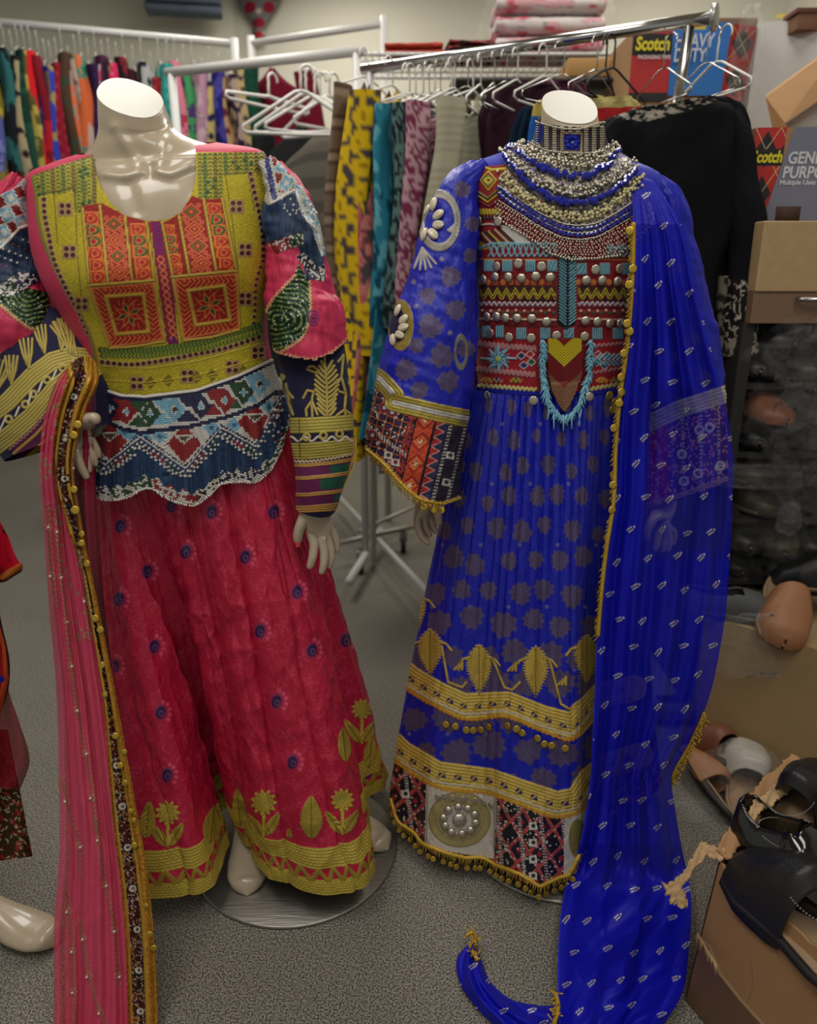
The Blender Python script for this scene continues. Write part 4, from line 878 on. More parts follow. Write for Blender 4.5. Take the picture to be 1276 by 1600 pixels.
hand('hand', 1.46, [(1042, 770, .02, (.024, .018)), (1038, 800, .0, (.024, .014)), (1034, 820, .0, (.024, .012))],
     [(1, [(1018, 812, -.02, .010), (1010, 830, -.02, .009), (1010, 845, -.02, .007)]),
      (2, [(1028, 832, -.004, .009), (1026, 848, -.008, .0085), (1022, 862, -.01, .0065)]), (2, [(1036, 836, 0, .009), (1036, 852, 0, .0085), (1033, 864, 0, .0065)]), (2, [(1044, 834, .006, .009), (1045, 850, .006, .008), (1042, 862, .006, .006)]), (2, [(1052, 828, .01, .008), (1053, 842, .01, .007), (1050, 852, .01, .005)])], BX)
BD = root('embroidered_dress', 'royal blue brocade dress with red beaded chest panel, gold skirt bands and coin hem', 'dress', (.3, 1.5, .1))
BLUE = (16, 26, 160); FLW = (80, 68, 104)
def brocade_flower(pt, x, y, R, sq=1.0):
    idx, d, a = pt.flower(x, y, R*1.08, FLW, 7+int(x) % 5, .10, sq, ph=x*.3, met=.1, rgh=.5)
    m = (d < R*.8) & (np.abs(np.sin(a*4.5+x)) < .22); pt.put(m*.45, (46, 42, 96), idx=idx)
# ---- bodice
P, ph, tv = ring_loft(BT[2:11], 400, 520, dense=.74)
n = normals(P, True); cc = P.mean(1, keepdims=True); SB = np.sign(((P-cc)*n).sum(-1).mean()); P = P+n*.006*SB
pt = Paint(P, BLUE, .5); X, Y = pt.X, pt.Y; fr = np.repeat((np.sin(ph) < .1)[None], P.shape[0], 0).ravel(); pt.clip = fr.astype(float)
for x, y in [(738, 300), (735, 360), (1010, 330), (1008, 420), (745, 430)]: brocade_flower(pt, x, y, 13)
RB = (134, 22, 30); AQ = (112, 168, 184); YB = (188, 168, 40); PINKB = (176, 130, 130)
panel = [(744, 262), (792, 256), (830, 300), (900, 330), (985, 330), (992, 350), (988, 430), (984, 520), (976, 600), (920, 612), (838, 611), (748, 603), (742, 560), (750, 520), (750, 470), (752, 400), (748, 330)]
pidx = near_poly(pt, panel); pt.put(np.ones(len(pidx)), lin(RB)*(.7+.5*vn(pt.X[pidx]*.5, pt.Y[pidx]*.5, 3))[:, None], idx=pidx, rgh=.6)
def bl(p, w=1.3, c=AQ, h=.0022): pt.line(p, w, c, h=h, rgh=.3)
# upper left triangles
pt.poly([(746, 264), (790, 262), (782, 290), (760, 310), (748, 300)], (140, 30, 30))
for k, c in enumerate(((188, 168, 40), (140, 30, 30), (90, 130, 60), (200, 180, 60))): pt.closed([(763-0*k, 268+k*3.4), (775-k*2.2, 282), (763, 297-k*3.4), (751+k*2.2, 282)], 1.4, c, h=.002)
bl([(746, 263), (758, 262), (768, 266), (790, 264)], 2, YB); bl([(748, 300), (762, 310), (785, 290)], 1.4, (96, 130, 60)); bl([(748, 306), (762, 316), (788, 296)], 1.3, YB); bl([(748, 314), (765, 324), (790, 306)], 1.3, (90, 30, 30))
for x in range(750, 784, 5): bl([(x, 328), (x+2, 334)], 2, YB); bl([(x, 338), (x+2, 342)], 1.8, (40, 34, 30))
for k in range(16): c = [(96, 20, 26), (96, 20, 26), (180, 168, 120), (96, 20, 26), (40, 30, 26), (180, 160, 60)][k % 6] if k < 11 else (190, 190, 180); bl([(747+k*3.4, 366-k*.9), (768+k*4.0, 389-k*.6)], 1.6, c, .0014)
bl([(744, 352), (764, 350), (786, 353), (806, 362)], 1.2, WHT); pt.poly([(745, 372), (766, 388), (747, 392)], (176, 150, 50))
for x0, x1 in ((748, 868), (948, 984)):
    bl([(x0, 389), (x0+20, 380), (x1, 381)] if x0 < 800 else [(x0, 388), (x1, 386)], 1.6, AQ)
    for x in range(x0+16 if x0 < 800 else x0, x1, 9): bl([(x, 382), (x+4, 394), (x+7, 401)], 1.1); bl([(x+7, 382), (x+4, 394), (x-1, 401)], 1.1)
def blocks(xs, y, w=7, hh=8):
    for x in xs:
        pt.poly([(x-w, y-hh), (x+w, y-hh), (x+w, y+hh), (x-w, y+hh)], (40, 40, 44))
        for k in np.arange(-w+1, w, 3.2): bl([(x+k, y-hh), (x+k, y+hh)], 1.25, AQ)
blocks((764, 792, 828, 862), 415); blocks((908, 944, 978), 420)
for x0, x1 in ((750, 868), (903, 984)):
    pt.line([(x0, 405), (x1, 406)], 1, (190, 120, 60)); 
    for x in range(x0, x1, 12): pt.dot(x, 441, 4.5, [(190, 110, 50), (70, 30, 80), (180, 140, 60)][x % 3])
    i = near_poly(pt, [(x0, 446), (x1, 447), (x1, 471), (x0, 469)]); x, y = pt.X[i], pt.Y[i]
    z = np.abs(((x/14) % 1)*2-1)*13; e = (y-450-z)
    c = np.tile(lin((84, 20, 26)), (len(i), 1)); c[np.abs(e+2) < 3.6] = lin((60, 70, 34)); c[(np.abs(e) < 1.7) | (np.abs(e-6.5) < 1.6)] = lin((200, 184, 50)); c[(y < 448) | (y > 468)] = lin((24, 20, 22)); bd = (np.sin(x*2*PI/3)*np.sin(y*2*PI/3)*.5+.5); pt.put(np.ones(len(i)), c*(.6+.6*bd)[:, None], h=.0014*bd, rgh=.3, idx=i)
    rick(pt, [(x0, 474), (x1, 475)], 1.1, 2.6, 8, (180, 190, 200)); pt.line([(x0, 480), (x1, 481)], 2, (90, 16, 22))
    for x in range(x0+4, x1, 13): pt.dot(x, 485+(x % 2), 2.2, (205, 170, 150), h=.003); pt.dot(x+6, 489, 3, (60, 80, 50), h=.001)
    pt.line([(x0, 498), (x1, 500)], 1.2, (196, 176, 150), h=.002); pt.line([(x0, 508), (x1, 509)], 2.2, (96, 18, 24))
blocks((760, 781), 518, 6, 8); blocks((814, 851, 888), 521, 7, 8); blocks((932, 964), 521, 7, 8)
# red field with pink waves
i = near_poly(pt, [(744, 532), (838, 532), (838, 612), (748, 603)]); pt.put(np.ones(len(i)), (150, 22, 34), idx=i)
i = near_poly(pt, [(925, 532), (984, 528), (976, 601), (920, 612)]); pt.put(np.ones(len(i)), (150, 22, 34), idx=i)
for a, b in (((745, 535), (838, 543)), ((745, 539), (838, 547)), ((745, 574), (836, 584)), ((745, 578), (836, 588)), ((924, 541), (982, 535)), ((922, 583), (976, 574))): rick(pt, [a, b], 1.2, 1.8, 7, PINKB)
for k in range(16):
    a = k*PI/8; L = 27 if k % 8 == 0 else 17; bl([(779+5*math.cos(a), 560+5*math.sin(a)), (779+L*math.cos(a), 560+L*.95*math.sin(a))], 1.4, [(120, 180, 200), (60, 110, 130)][k % 2])
    if k % 2 == 0: bl([(779+9*math.cos(a-.5), 560+9*math.sin(a-.5)), (779+20*math.cos(a), 560+20*math.sin(a))], 1.1, (120, 180, 200))
pt.dot(779, 560, 4, (176, 186, 90), h=.003)
for cx, cy, sc in ((822, 562, 1), (940, 562, -1)):
    for dx, dy, c in ((-8, -6, (30, 40, 90)), (6, -8, (176, 30, 40)), (8, 4, (30, 90, 60)), (-4, 9, (30, 40, 110))): q = [(cx+dx*sc-7, cy+dy), (cx+dx*sc, cy+dy-6), (cx+dx*sc+7, cy+dy), (cx+dx*sc, cy+dy+6)]; pt.poly(q, c); pt.closed(q, .8, (190, 170, 170), h=.0015)
for k in range(7): bl([(928+k*7, 562), (938+k*7, 553)], 1.3, (120, 180, 200)); bl([(928+k*7, 562), (938+k*7, 571)], 1.3, (120, 180, 200))
for x, c in ((760, (190, 120, 50)), (776, (30, 34, 100)), (806, (40, 90, 50)), (940, (190, 120, 50)), (962, (40, 90, 50))): pt.dot(x, 594, 8, c, asp=.6); rick(pt, [(x-9, 594), (x+9, 595)], .9, 3, 7, (196, 140, 60))
rick(pt, [(748, 602), (838, 609)], 1.8, 2, 7, (196, 190, 120)); rick(pt, [(922, 608), (978, 598)], 1.8, 2, 7, (196, 190, 120))
# centre placket
pt.poly([(872, 398), (900, 398), (898, 508), (884, 516), (870, 508)], (16, 16, 18))
for k in range(21): y = 404+k*5.0; bl([(874, y-5), (884, y+3)], 1.1); bl([(899, y-5), (889, y+3)], 1.1)
# pendant bib
i = near_poly(pt, [(856, 528), (904, 528), (906, 580), (897, 615), (880, 640), (862, 618), (855, 580)]); x, y = pt.X[i], pt.Y[i]; vv_ = y-(22-np.abs(x-881)*.95)+2
c = np.tile(lin((120, 16, 24)), (len(i), 1)); c[vv_ < 553] = lin((205, 186, 30)); c[vv_ < 521] = lin((140, 20, 28)); c[vv_ > 586] = lin((116, 78, 52)); gr = .5+.5*np.sin(vv_*2*PI/4.3); pt.put(np.ones(len(i)), c*(.4+.75*gr)[:, None], h=.002*gr, rgh=.3, idx=i)
pt.clip = None
NKB = [(800, 200), (806, 250), (840, 262), (890, 268), (935, 262), (962, 250), (962, 200)]
keep = np.ones(X.size, bool); i_, m = pt.inside(NKB); keep[i_[m]] = False
bod = pt.make('beaded_bodice', P, M['cloth'], BD, True, keep, flip=SB); bod['label'] = 'blue bodice with red, aqua and yellow bead work panel'
PB3 = P.reshape(-1, 3); nB = (normals(P, True)*SB).reshape(-1, 3); fB = np.nonzero(fr)[0]
def surfB(x, y, off=.004):
    k = fB[np.argmin((X[fB]-x)**2+(Y[fB]-y)**2)]; return PB3[k]+nB[k]*off, nB[k]
BXs, BYs = proj(BP.reshape(-1, 3)[None]); BXs = BXs[0]; BYs = BYs[0]; BN = (normals(BP, True)*SB).reshape(-1, 3); bfr = np.nonzero(np.repeat((np.sin(phb) < .1)[None], 170, 0).ravel())[0]
BP3 = BP.reshape(-1, 3)
def surfN(x, y, off=.01):
    d = (BXs[bfr]-x)**2+(BYs[bfr]-y)**2; o_ = np.argsort(d)[:4]; w_ = 1/(d[o_]+1); k = bfr[o_]; p = (BP3[k]*w_[:, None]).sum(0)/w_.sum(); n_ = BN[bfr[o_[0]]]
    return p+n_*off, n_
_surfB = surfB
def surfB(x, y, off=.004):
    if y <= 598: return _surfB(x, y, off)
    p, n_ = _surfB(x, 598, off+.004); return at(x, y, p[1]-.0002*(y-598)), n_
gy = np.linspace(528, 642, 150); gx = np.linspace(-1, 1, 60); GB = np.zeros((150, 60, 3))
for i in range(150):
    hwid = np.interp(gy[i], [528, 580, 610, 630, 642], [25, 26, 19, 10, 2])
    for j in range(60): GB[i, j] = surfB(881+gx[j]*hwid, gy[i], .0065)[0]
for _ in range(14): GB[1:-1, 1:-1] = (GB[:-2, 1:-1]+GB[2:, 1:-1]+GB[1:-1, :-2]+GB[1:-1, 2:])/4
GB[..., 1] -= .002
pt = Paint(GB, (120, 16, 24), .35); vv_ = pt.Y-(22-np.abs(pt.X-881)*.95)+2; c = np.tile(lin((120, 16, 24)), (pt.X.size, 1)); c[vv_ < 553] = lin((205, 186, 30)); c[vv_ < 521] = lin((140, 20, 28)); c[vv_ > 586] = lin((126, 84, 56)); gr = .5+.5*np.sin(vv_*2*PI/4.3)
pt.put(np.ones(pt.X.size), c*(.4+.75*gr)[:, None], h=.001*gr); pt.make('pendant_bib', GB, M['cloth'], bod, False, flip=-1)
# medallions and coins, each its own part
def coin(x, y, r, m_, off=.004, name='coin', dome=.0008, par=bod):
    p, n_ = surfB(x, y, off); s = Soup(); s.disc(p, n_, r, .0006, 16, dome=dome); return s.build(name, m_, par)
for x, y in ((758, 436), (775, 432), (795, 433), (815, 434), (837, 432), (859, 433), (914, 437), (939, 437), (962, 439), (980, 439), (763, 495), (777, 494), (791, 496), (808, 496), (831, 497), (853, 502), (913, 501), (932, 502), (950, 504), (966, 503)): coin(x, y, .0085, M['silver'], name='medallion', dome=.003)
for x, y in ((778, 416), (811, 412), (846, 416), (928, 421), (965, 419), (769, 520), (796, 526), (830, 527), (868, 523), (912, 525), (752, 344), (780, 346)): coin(x, y, .0082, M['silver'], .006)
for x, y in ((761, 618), (833, 626), (921, 620), (952, 618), (960, 628), (957, 640)): coin(x, y, .0085, M['silver'] if x < 950 else M['goldcoin'], .012)
s = Soup(); random.seed(3)
U_ = [(847, 530), (846, 560), (848, 590), (855, 620), (868, 642), (880, 650), (893, 644), (908, 622), (916, 592), (920, 560), (922, 530)]
up = resample([(*p, 0) for p in U_], 60)[:, :2]
for k, (x, y) in enumerate(up):
    d = 1 if k < 30 else -1
    for q in range(4):
        a, _ = surfB(x+random.uniform(-3,3), y, .006); b, _ = surfB(x+random.uniform(2, 9)*d*(1 if q else -.8), y+random.uniform(8, 16), .007); s.tube([a, (a+b)/2+[0, -.002, 0], b], .0015, 5)
for x in (865, 880, 893, 905): a, _ = surfB(x, 648, .008); b, _ = surfB(x, 664+random.uniform(0, 12), .014); s.tube([a, b], .0014, 5)
for x in (858, 870, 897, 908): a, _ = surfB(x, 640, .008); b, _ = surfB(x-3, 656, .012); s.tube([a, b], .0014, 5)
s.build('beaded_pendant', mat('aqua_beads', (112, 168, 188), rough=.3), bod)
# ---- skirt
def pleat_blue(q, v):
    s_ = q*30+.5*(vn(q*8, v*2, 3)-.5); a = np.abs(np.sin(PI*s_))**.8-.5; s2 = q*5.5+.3*np.sin(v*3); b = np.sin(2*PI*s2)
    w_ = .004*(fbm(q*40, v*16, 5, 3)-.5)
    return a*(.009*(1-v)**1.2+.0012)+b*(.004+.010*v)+w_
HB = [(612, 1250), (622, 1282), (650, 1312), (700, 1334), (760, 1348), (815, 1368), (848, 1386), (878, 1376), (903, 1335), (920, 1290), (960, 1268), (1005, 1250), (1035, 1215)]
WB = [(0, 748, 640, 975, 640, 1.5, .11, .10), (1, 744, 606, 975, 606, 1.5, .104, .095)]
P, qq, vv = skirt(HB, .06, [(.52, 1.62), (.35, 1.74), (.12, 1.72), (-.02, 1.58)], WB, 560, 760, .76, pleat_blue, pw=.86)
pt = Paint(P, BLUE, .45); X, Y = pt.X, pt.Y; Uq = np.repeat(qq[None], 560, 0).ravel()
pt.put(.5*(vn(Uq*500, Y*.05, 3) > .5), (16, 24, 150))
random.seed(8); k = 0
y = 640
while y < 1340:
    f = (y-600)/740; stp = 26+26*f
    x = 735-130*f+((k % 2)*stp*.5)
    while x < 960: brocade_flower(pt, x+random.uniform(-6, 6), y+random.uniform(-8, 8), (13+10*f)*random.uniform(.8, 1.15), .45+.65*min(1, f*1.7)); x += stp*1.18
    if k % 2: [pt.flower(q, y-24, 3.5, (90, 90, 150), 6) for q in range(int(740-130*f), 940, 60)]
    y += 46+6*f; k += 1
UB = [(632, 1052), (641, 1060), (682, 1084), (724, 1103), (792, 1100), (848, 1122), (895, 1134), (916, 1110), (940, 1085), (990, 1075)]
LB = [(615, 1164), (627, 1176), (682, 1209), (765, 1220), (815, 1238), (870, 1256), (902, 1249), (922, 1217), (950, 1195), (1000, 1180)]
def gbl(p, w=1.5): pt.line(p, w+.6, (70, 56, 60), h=.0003); pt.line(p, w, (190, 160, 66), h=.0018, met=.15, rgh=.42)
# white hem panels
hemi = np.nonzero(Y > np.interp(X, [p[0] for p in LB], [p[1] for p in LB])+8)[0]; xs, ysv = X[hemi], Y[hemi]
cell = np.abs(((xs+ysv*.12)/17) % 2-1)+np.abs(((ysv-xs*.2)/22) % 2-1); c = np.tile(lin((26, 22, 34)), (len(hemi), 1))
c[(cell > .75) & (cell < .95)] = lin((170, 60, 84)); c[(cell > 1.0) & (cell < 1.15)] = lin((186, 92, 60)); c[cell < .25] = lin((150, 30, 40)); bars = (np.floor(ysv/2.2) % 2 == 0) & (((xs-ysv*.1) % 34) < 6); c[bars] = lin((170, 168, 160)); dt = (hsh(np.floor(xs/2.5), np.floor(ysv/2.5), 2) > .93); c[dt] = lin((200, 190, 180))
pt.put(np.ones(len(hemi)), c, h=.0008*(cell > .75), idx=hemi)
for x in (833, 634): [ (pt.poly([(x-7, y-5), (x+5, y-6), (x+6, y+6), (x-6, y+7)], (200, 196, 186)), pt.dot(x, y, 3.4, (30, 50, 44))) for y in (range(1290, 1370, 26) if x > 700 else (1240,))]
pt.poly([(666, 1222), (775, 1240), (772, 1342), (664, 1324)], (190, 184, 172)); pt.poly([(882, 1262), (932, 1240), (915, 1330), (880, 1378)], (190, 184, 172))
for r in np.arange(24, 43, 2.2): pt.ring(718, 1280, r*1.12, 1.0, (150, 134, 62) if int(r) % 4 else (126, 112, 50), asp=.9, h=.001, met=.15)
pt.ring(718, 1280, 48, .8, (120, 110, 60), asp=.9)
for x in (668, 773): pt.line([(x, 1240), (x-2, 1330)], .7, (120, 110, 100))
pt.dot(902, 1310, 14, (128, 120, 52), asp=2.2)
# gold bands
for Bn in (UB, LB):
    pt.band(Bn, 20, braid((206, 178, 84), 8, .0018, .15))
    pts = resample([(*p, 0) for p in Bn], 300)[:, :2]
    for k_ in range(8, 292, 17):
        x, y = pts[k_]; x2, y2 = pts[k_+6]; pt.poly([(x, y-4), (x2, y2-5), (x2+2, y2+3), (x-2, y+4)], (40, 36, 110)); gbl([(x-2, y+5), (x2, y2-5)], 1.2)
    off = [(x, y+11) for x, y in Bn]; rick(pt, off, 1.2, 1.4, 5, (196, 190, 180))
    rick(pt, [(x, y+20) for x, y in Bn], 2.2, 1.6, 6, (196, 140, 40))
def bleaf(x, yt, yb, w):
    L = yb-yt; idx = pt.near(x-w, yt, x+w, yb, 3); dx, dy = pt.X[idx]-x, yb-pt.Y[idx]; f = dy/L; ww = w*(np.sin(np.clip(f, 0, 1)**1.35*PI)**.8+.12*np.sin(dy*1.4)); m = (f > 0) & (f < 1) & (np.abs(dx) < ww); st = .5+.5*np.sin((dy-np.abs(dx)*1.5)*2*PI/4.2)
    pt.put(m*1.0, lin((206, 176, 80))*(.4+.75*st)[:, None], h=.002*st, met=.15, rgh=.42, idx=idx); pt.line([(x, yt+4), (x, yb)], .8, (110, 84, 36))
    for s_ in (-1, 1): gbl([(x+s_*w*.7, yt+20), (x+s_*(w+6), yt+24), (x+s_*(w+14), yt+34)], 1.6)
for x, a, b, w_ in ((672, 982, 1056, 19), (748, 1006, 1086, 19), (837, 1008, 1090, 19), (916, 990, 1070, 18), (655, 915, 985, 10)): bleaf(x, a, b, w_)
for x, y in ((718, 1068), (802, 1070), (880, 1092)):
    for k_ in (-7, -2, 3): gbl([(x+4, y-34), (x+k_*1.2, y-22)], 1.6)
for p in ([(770, 1030), (788, 1074), (800, 1078), (812, 1066)], [(858, 1030), (876, 1100), (890, 1108), (902, 1096)], [(690, 1010), (700, 1066), (722, 1074), (728, 1066)]): gbl(p, 1.5)
sk = pt.make('skirt', P, M['satin'], BD, True, flip=-SB); sk['label'] = 'gathered blue brocade skirt with gold braid bands and patterned hem panels'
KX, KY = proj(P.reshape(-1, 3)[None]); KX = KX[0]; KY = KY[0]; KN = (normals(P, True)*-SB).reshape(-1, 3); K3 = P.reshape(-1, 3); kf = np.nonzero(Uq < 1)[0]
def surfK(x, y, off=.004): k = kf[np.argmin((KX[kf]-x)**2+(KY[kf]-y)**2)]; return K3[k]+KN[k]*off, KN[k]
for x, y in ((697, 1131), (712, 1133), (729, 1139), (738, 1139), (753, 1138), (766, 1134), (795, 1133), (806, 1138), (817, 1144), (842, 1152), (850, 1160), (861, 1163), (882, 1168)):
    p, n_ = surfK(x, y, .006); s = Soup(); s.disc(p, n_, .0075, .0005, 16, dome=.0003); s.build('gold_coin', M['goldcoin'], sk)
for k_ in range(10):
    a = k_*2*PI/10+.2; p, n_ = surfK(718+25*math.cos(a), 1280+21*math.sin(a), .004); s = Soup(); s.disc(p, n_, .0088, .001, 14, dome=.004); s.build('silver_stud', M['silver'], sk)
p, n_ = surfK(718, 1280, .004); s = Soup(); s.disc(p, n_, .0155, .001, 18, dome=.005); s.build('silver_stud', M['silver'], sk)
for x, y in ((684, 1243), (695, 1242), (708, 1244), (724, 1247), (742, 1248), (756, 1252), (768, 1257), (780, 1262), (792, 1264)): p, n_ = surfK(x, y, .005); s = Soup(); s.disc(p, n_, .0065, .0005, 12); s.build('silver_coin', M['silver'], sk)
s = Soup(); HC = resample([(*p, 0) for p in HB[:11]], 150)[:, :2]
pp = [surfK(x, y-2, .003)[0] for x, y in HC]; s.tube(pp, .0042, 7); random.seed(2)
for k_ in range(0, 150, 1):
    p = pp[k_]+np.array([0, -.002, 0]); s.tube([p, p+[random.uniform(-.006, .006), -.004, -.010-random.uniform(0, .008)]], .0009, 4)
s.build('gold_hem_cord', M['goldthread'], sk)
for k_ in range(3, 118, 4):
    p = pp[k_]+np.array([random.uniform(-.004, .004), -.006, -.022]); s = Soup(); s.disc(p, (random.uniform(-.4, .4), -1, .3), .0062, .0005, 12); s.build('hem_coin', M['goldcoin'], sk)
# ---- sleeves
def blue_sleeve(ctrl, nv, nu, seed):
    P, sg, pt = sleeve_paint(ctrl, nv, nu, BLUE, .45, .010, seed); return P, sg, pt
P, sg, pt = blue_sleeve([(745, 268, 1.5, 16, .05), (724, 290, 1.49, 28, .055), (706, 350, 1.47, 42, .06), (692, 440, 1.45, 54, .064), (678, 510, 1.43, 67, .07), (668, 570, 1.42, 73, .075), (658, 630, 1.41, 76, .078), (648, 700, 1.40, 76, .08), (640, 800, 1.40, 76, .08)], 430, 520, 31)
for x, y, r in ((704, 432, 16), (712, 484, 16), (672, 510, 19), (668, 462, 13), (690, 556, 19), (634, 578, 17), (700, 596, 17), (722, 296, 13), (738, 350, 12), (655, 610, 14), (735, 400, 12), (650, 540, 12), (728, 545, 14)): brocade_flower(pt, x, y, r)
for x, y in ((646, 440), (690, 405), (703, 520), (650, 478)): pt.flower(x, y, 4.5, (120, 110, 140), 7)
cuffm = [(560, 560), (594, 592), (616, 634), (680, 656), (745, 672), (745, 830), (560, 830)]
i = near_poly(pt, cuffm); x, y = pt.X[i], pt.Y[i]; c = np.tile(lin((28, 22, 40)), (len(i), 1)); h1 = hsh(np.floor(x/3), np.floor(y/3), 5); u = x+(y-660)*.24
tz = np.abs(((y/15) % 1)*2-1)
A = (u > 648) & (u < 680); c[A] = lin((186, 66, 34)); dd_ = np.abs(u-664)/15+np.abs(((y-690)/34+.5) % 1-.5)*2.3; c[A & (np.abs(dd_-.95) < .12)] = lin((140, 20, 24)); c[A & (dd_ < .35) & (h1 > .5)] = lin((205, 190, 150)); c[A & (np.abs(dd_-.6) < .08)] = lin((206, 120, 60))
B_ = (u >= 680) & (u < 700); c[B_] = lin((160, 30, 32)); zz = np.abs(u-682-tz*15); c[B_ & (zz < 1.5)] = lin((200, 150, 140)); c[B_ & (u > 684+tz*15)] = lin((40, 40, 80))
for q in (648, 680): c[np.abs(u-q) < 2.2] = lin((14, 12, 16))
C_ = u >= 702; c[C_ & (np.abs(u-705) < 3) & (np.floor(y/2.5) % 2 == 0)] = lin((170, 166, 160)); c[C_ & (np.abs(u-728) < 2.5) & (np.floor(y/2.5) % 2 == 0)] = lin((150, 146, 140))
D_ = u < 648; dg = np.abs((((x-y*.6)/18) % 1)*2-1)+np.abs((((x*.4+y)/18) % 1)*2-1); c[D_ & (np.abs(dg-1) < .13)] = lin((186, 96, 56)); c[D_ & (dg < .5)] = lin((60, 34, 90)); c[D_ & (h1 > .93)] = lin((190, 180, 170)); c[D_ & (u > 636) & (h1 > .4)] = lin((150, 34, 34))
bar = D_ & (np.abs(y-(x*.75+236)) < 4) & (np.floor(x/2) % 2 == 0); c[bar] = lin((180, 178, 170))
pt.put(np.ones(len(i)), c, h=.001*h1, idx=i, rgh=.7)
for x, y in ((703, 711), (697, 753), (607, 711), (618, 722)): pt.poly([(x-6, y-6), (x+6, y-4), (x+6, y+7), (x-7, y+5)], (196, 186, 180)); pt.dot(x, y, 3.4, (40, 60, 60) if x % 2 else (110, 20, 40))
for x, y in ((601, 637), (613, 644), (582, 680)): pt.dot(x, y, 8.5, (150, 50, 56)); pt.ring(x, y, 4.8, 1.2, (30, 24, 50)); pt.dot(x, y, 3, (190, 190, 200), rgh=.2)
for pl in ([(575, 580), (596, 594), (617, 618)], [(615, 629), (680, 644), (724, 653), (750, 656)]): pt.band(pl, 14, braid((176, 156, 66), 6, .0018, .4)); pt.band(pl, 4, braid((196, 192, 184), 2, .002, .3))
hemS = [(560, 690), (574, 706), (600, 728), (630, 762), (655, 782), (690, 790), (720, 780)]
rick(pt, [(x, y-3) for x, y in hemS], 2.4, 2, 6, (190, 160, 60))
pt.ring(686, 345, 30, 3.2, (150, 146, 134), asp=1.45, h=.002); pt.ring(686, 345, 25, 1.5, (170, 166, 154), asp=1.5, h=.002)
for k_ in range(5): a = 2.0-k_*.3; pt.line([(660, 388), (660+30*math.cos(a), 388+34*math.sin(a))], 1.8, (166, 160, 150), h=.002)
for k_ in range(4): a = -.7+k_*.4; pt.line([(700, 360), (700+16*math.cos(a), 360+16*math.sin(a))], 1.8, (176, 172, 160), h=.002)
pt.dot(626, 508, 20, (140, 126, 56), asp=2.0, met=.2); pt.dot(621, 508, 13, (26, 26, 60), asp=2.1)
pt.ring(720, 550, 9, 2, (110, 106, 90), asp=2.6)
keep = pt.Y < np.interp(pt.X, [p[0] for p in hemS], [p[1] for p in hemS])
bs = pt.make('wide_sleeve', P, M['satin'], BD, True, keep, flip=sg); bs['label'] = 'blue sleeve with cowrie shell flowers and patterned red cuff'
SX, SY = pt.X, pt.Y; S3 = P.reshape(-1, 3); SN = (normals(P, True)*sg).reshape(-1, 3); sf = np.nonzero(SN[:, 1] < .1)[0]
def surfS(x, y, off=.004): k = sf[np.argmin((SX[sf]-x)**2+(SY[sf]-y)**2)]; return S3[k]+SN[k]*off, SN[k]
def cowrie(x, y, ang, L=.0125, par=bs):
    p, n_ = surfS(x, y, .003); n_ = n_/np.linalg.norm(n_); u = np.array([math.cos(ang), 0, -math.sin(ang)]); u -= n_*u.dot(n_); u /= np.linalg.norm(u); v = np.cross(n_, u)
    a = np.linspace(0, 2*PI, 14, endpoint=False); b = np.linspace(-1, 1, 11); R = []
    for t in b:
        r = math.sqrt(max(1-t*t, .0004)); w_ = np.sin(a)*r*.62; hh = np.maximum(np.cos(a), -.2)*r*.55; hh = hh-.30*r*np.exp(-(w_/.12)**2)*(np.cos(a) > 0); R.append(p+(u*t+v*w_[:, None]+n_*hh[:, None])*L)
    s = Soup(); s.grid(np.array(R), True); s.build('cowrie_shell', M['shell'], par)
for x, y, a in ((680, 320, -1.9), (686, 336, -.3), (686, 352, .2), (677, 366, .8), (665, 367, 1.5), (670, 330, -2.4)): cowrie(x, y, a)
for x, y, a in ((624, 486, -1.2), (632, 500, -.5), (631, 512, -.1), (626, 523, .4), (616, 531, 1.0)): cowrie(x, y, a, .0115)
s = Soup(); random.seed(4); hp = resample([(*p, 0) for p in hemS[1:-1]], 90)[:, :2]; hh_ = [surfS(x, y-3, .002)[0] for x, y in hp]; s.tube(hh_, .0030, 6)
for p in hh_: s.tube([p, p+[random.uniform(-.005, .005), -.003, -.010-random.uniform(0, .006)]], .0008, 4)
s.build('gold_fringe', M['goldthread'], bs)
for x, y in ((661, 786), (677, 790), (688, 790)): p, _ = surfS(x, y-4, .004); s = Soup(); s.disc(p+[0, 0, -.012], (0, -1, .2), .0062, .0005, 12, dome=.0004); s.build('coin_drop', M['goldcoin'], bs)
# right sleeve, seen through the shawl
P, sg, pt = blue_sleeve([(1012, 285, 1.5, 18, .04), (1032, 310, 1.49, 28, .045), (1046, 380, 1.485, 36, .05), (1056, 460, 1.48, 46, .05), (1068, 540, 1.475, 54, .052), (1073, 620, 1.47, 56, .054), (1074, 700, 1.47, 60, .054), (1070, 800, 1.47, 60, .054)], 330, 400, 41)
for x, y, r in ((1030, 350, 13), (1050, 420, 13), (1080, 530, 14), (1044, 560, 15), (1030, 480, 13), (1100, 590, 12)): brocade_flower(pt, x, y, r)
i = near_poly(pt, [(1000, 672), (1145, 618), (1160, 900), (1000, 900)]); x, y = pt.X[i], pt.Y[i]; c = np.tile(lin((70, 30, 80)), (len(i), 1)); h1 = hsh(np.floor(x/3), np.floor(y/3), 5); c[(x < 1044)] = lin((150, 30, 50)); c[h1 > .8] = lin((190, 120, 120)); c[(x > 1050) & (np.floor(y/3) % 2 == 0) & ((x % 28) < 5)] = lin((160, 160, 170)); pt.put(np.ones(len(i)), c, idx=i)
pt.band([(1000, 668), (1060, 640), (1145, 612)], 14, braid((190, 180, 150), 5))
for x, y in ((1065, 710), (1090, 740), (1125, 728), (1068, 752), (1092, 672), (1108, 668)): pt.ring(x, y, 6, 2, (200, 196, 200))
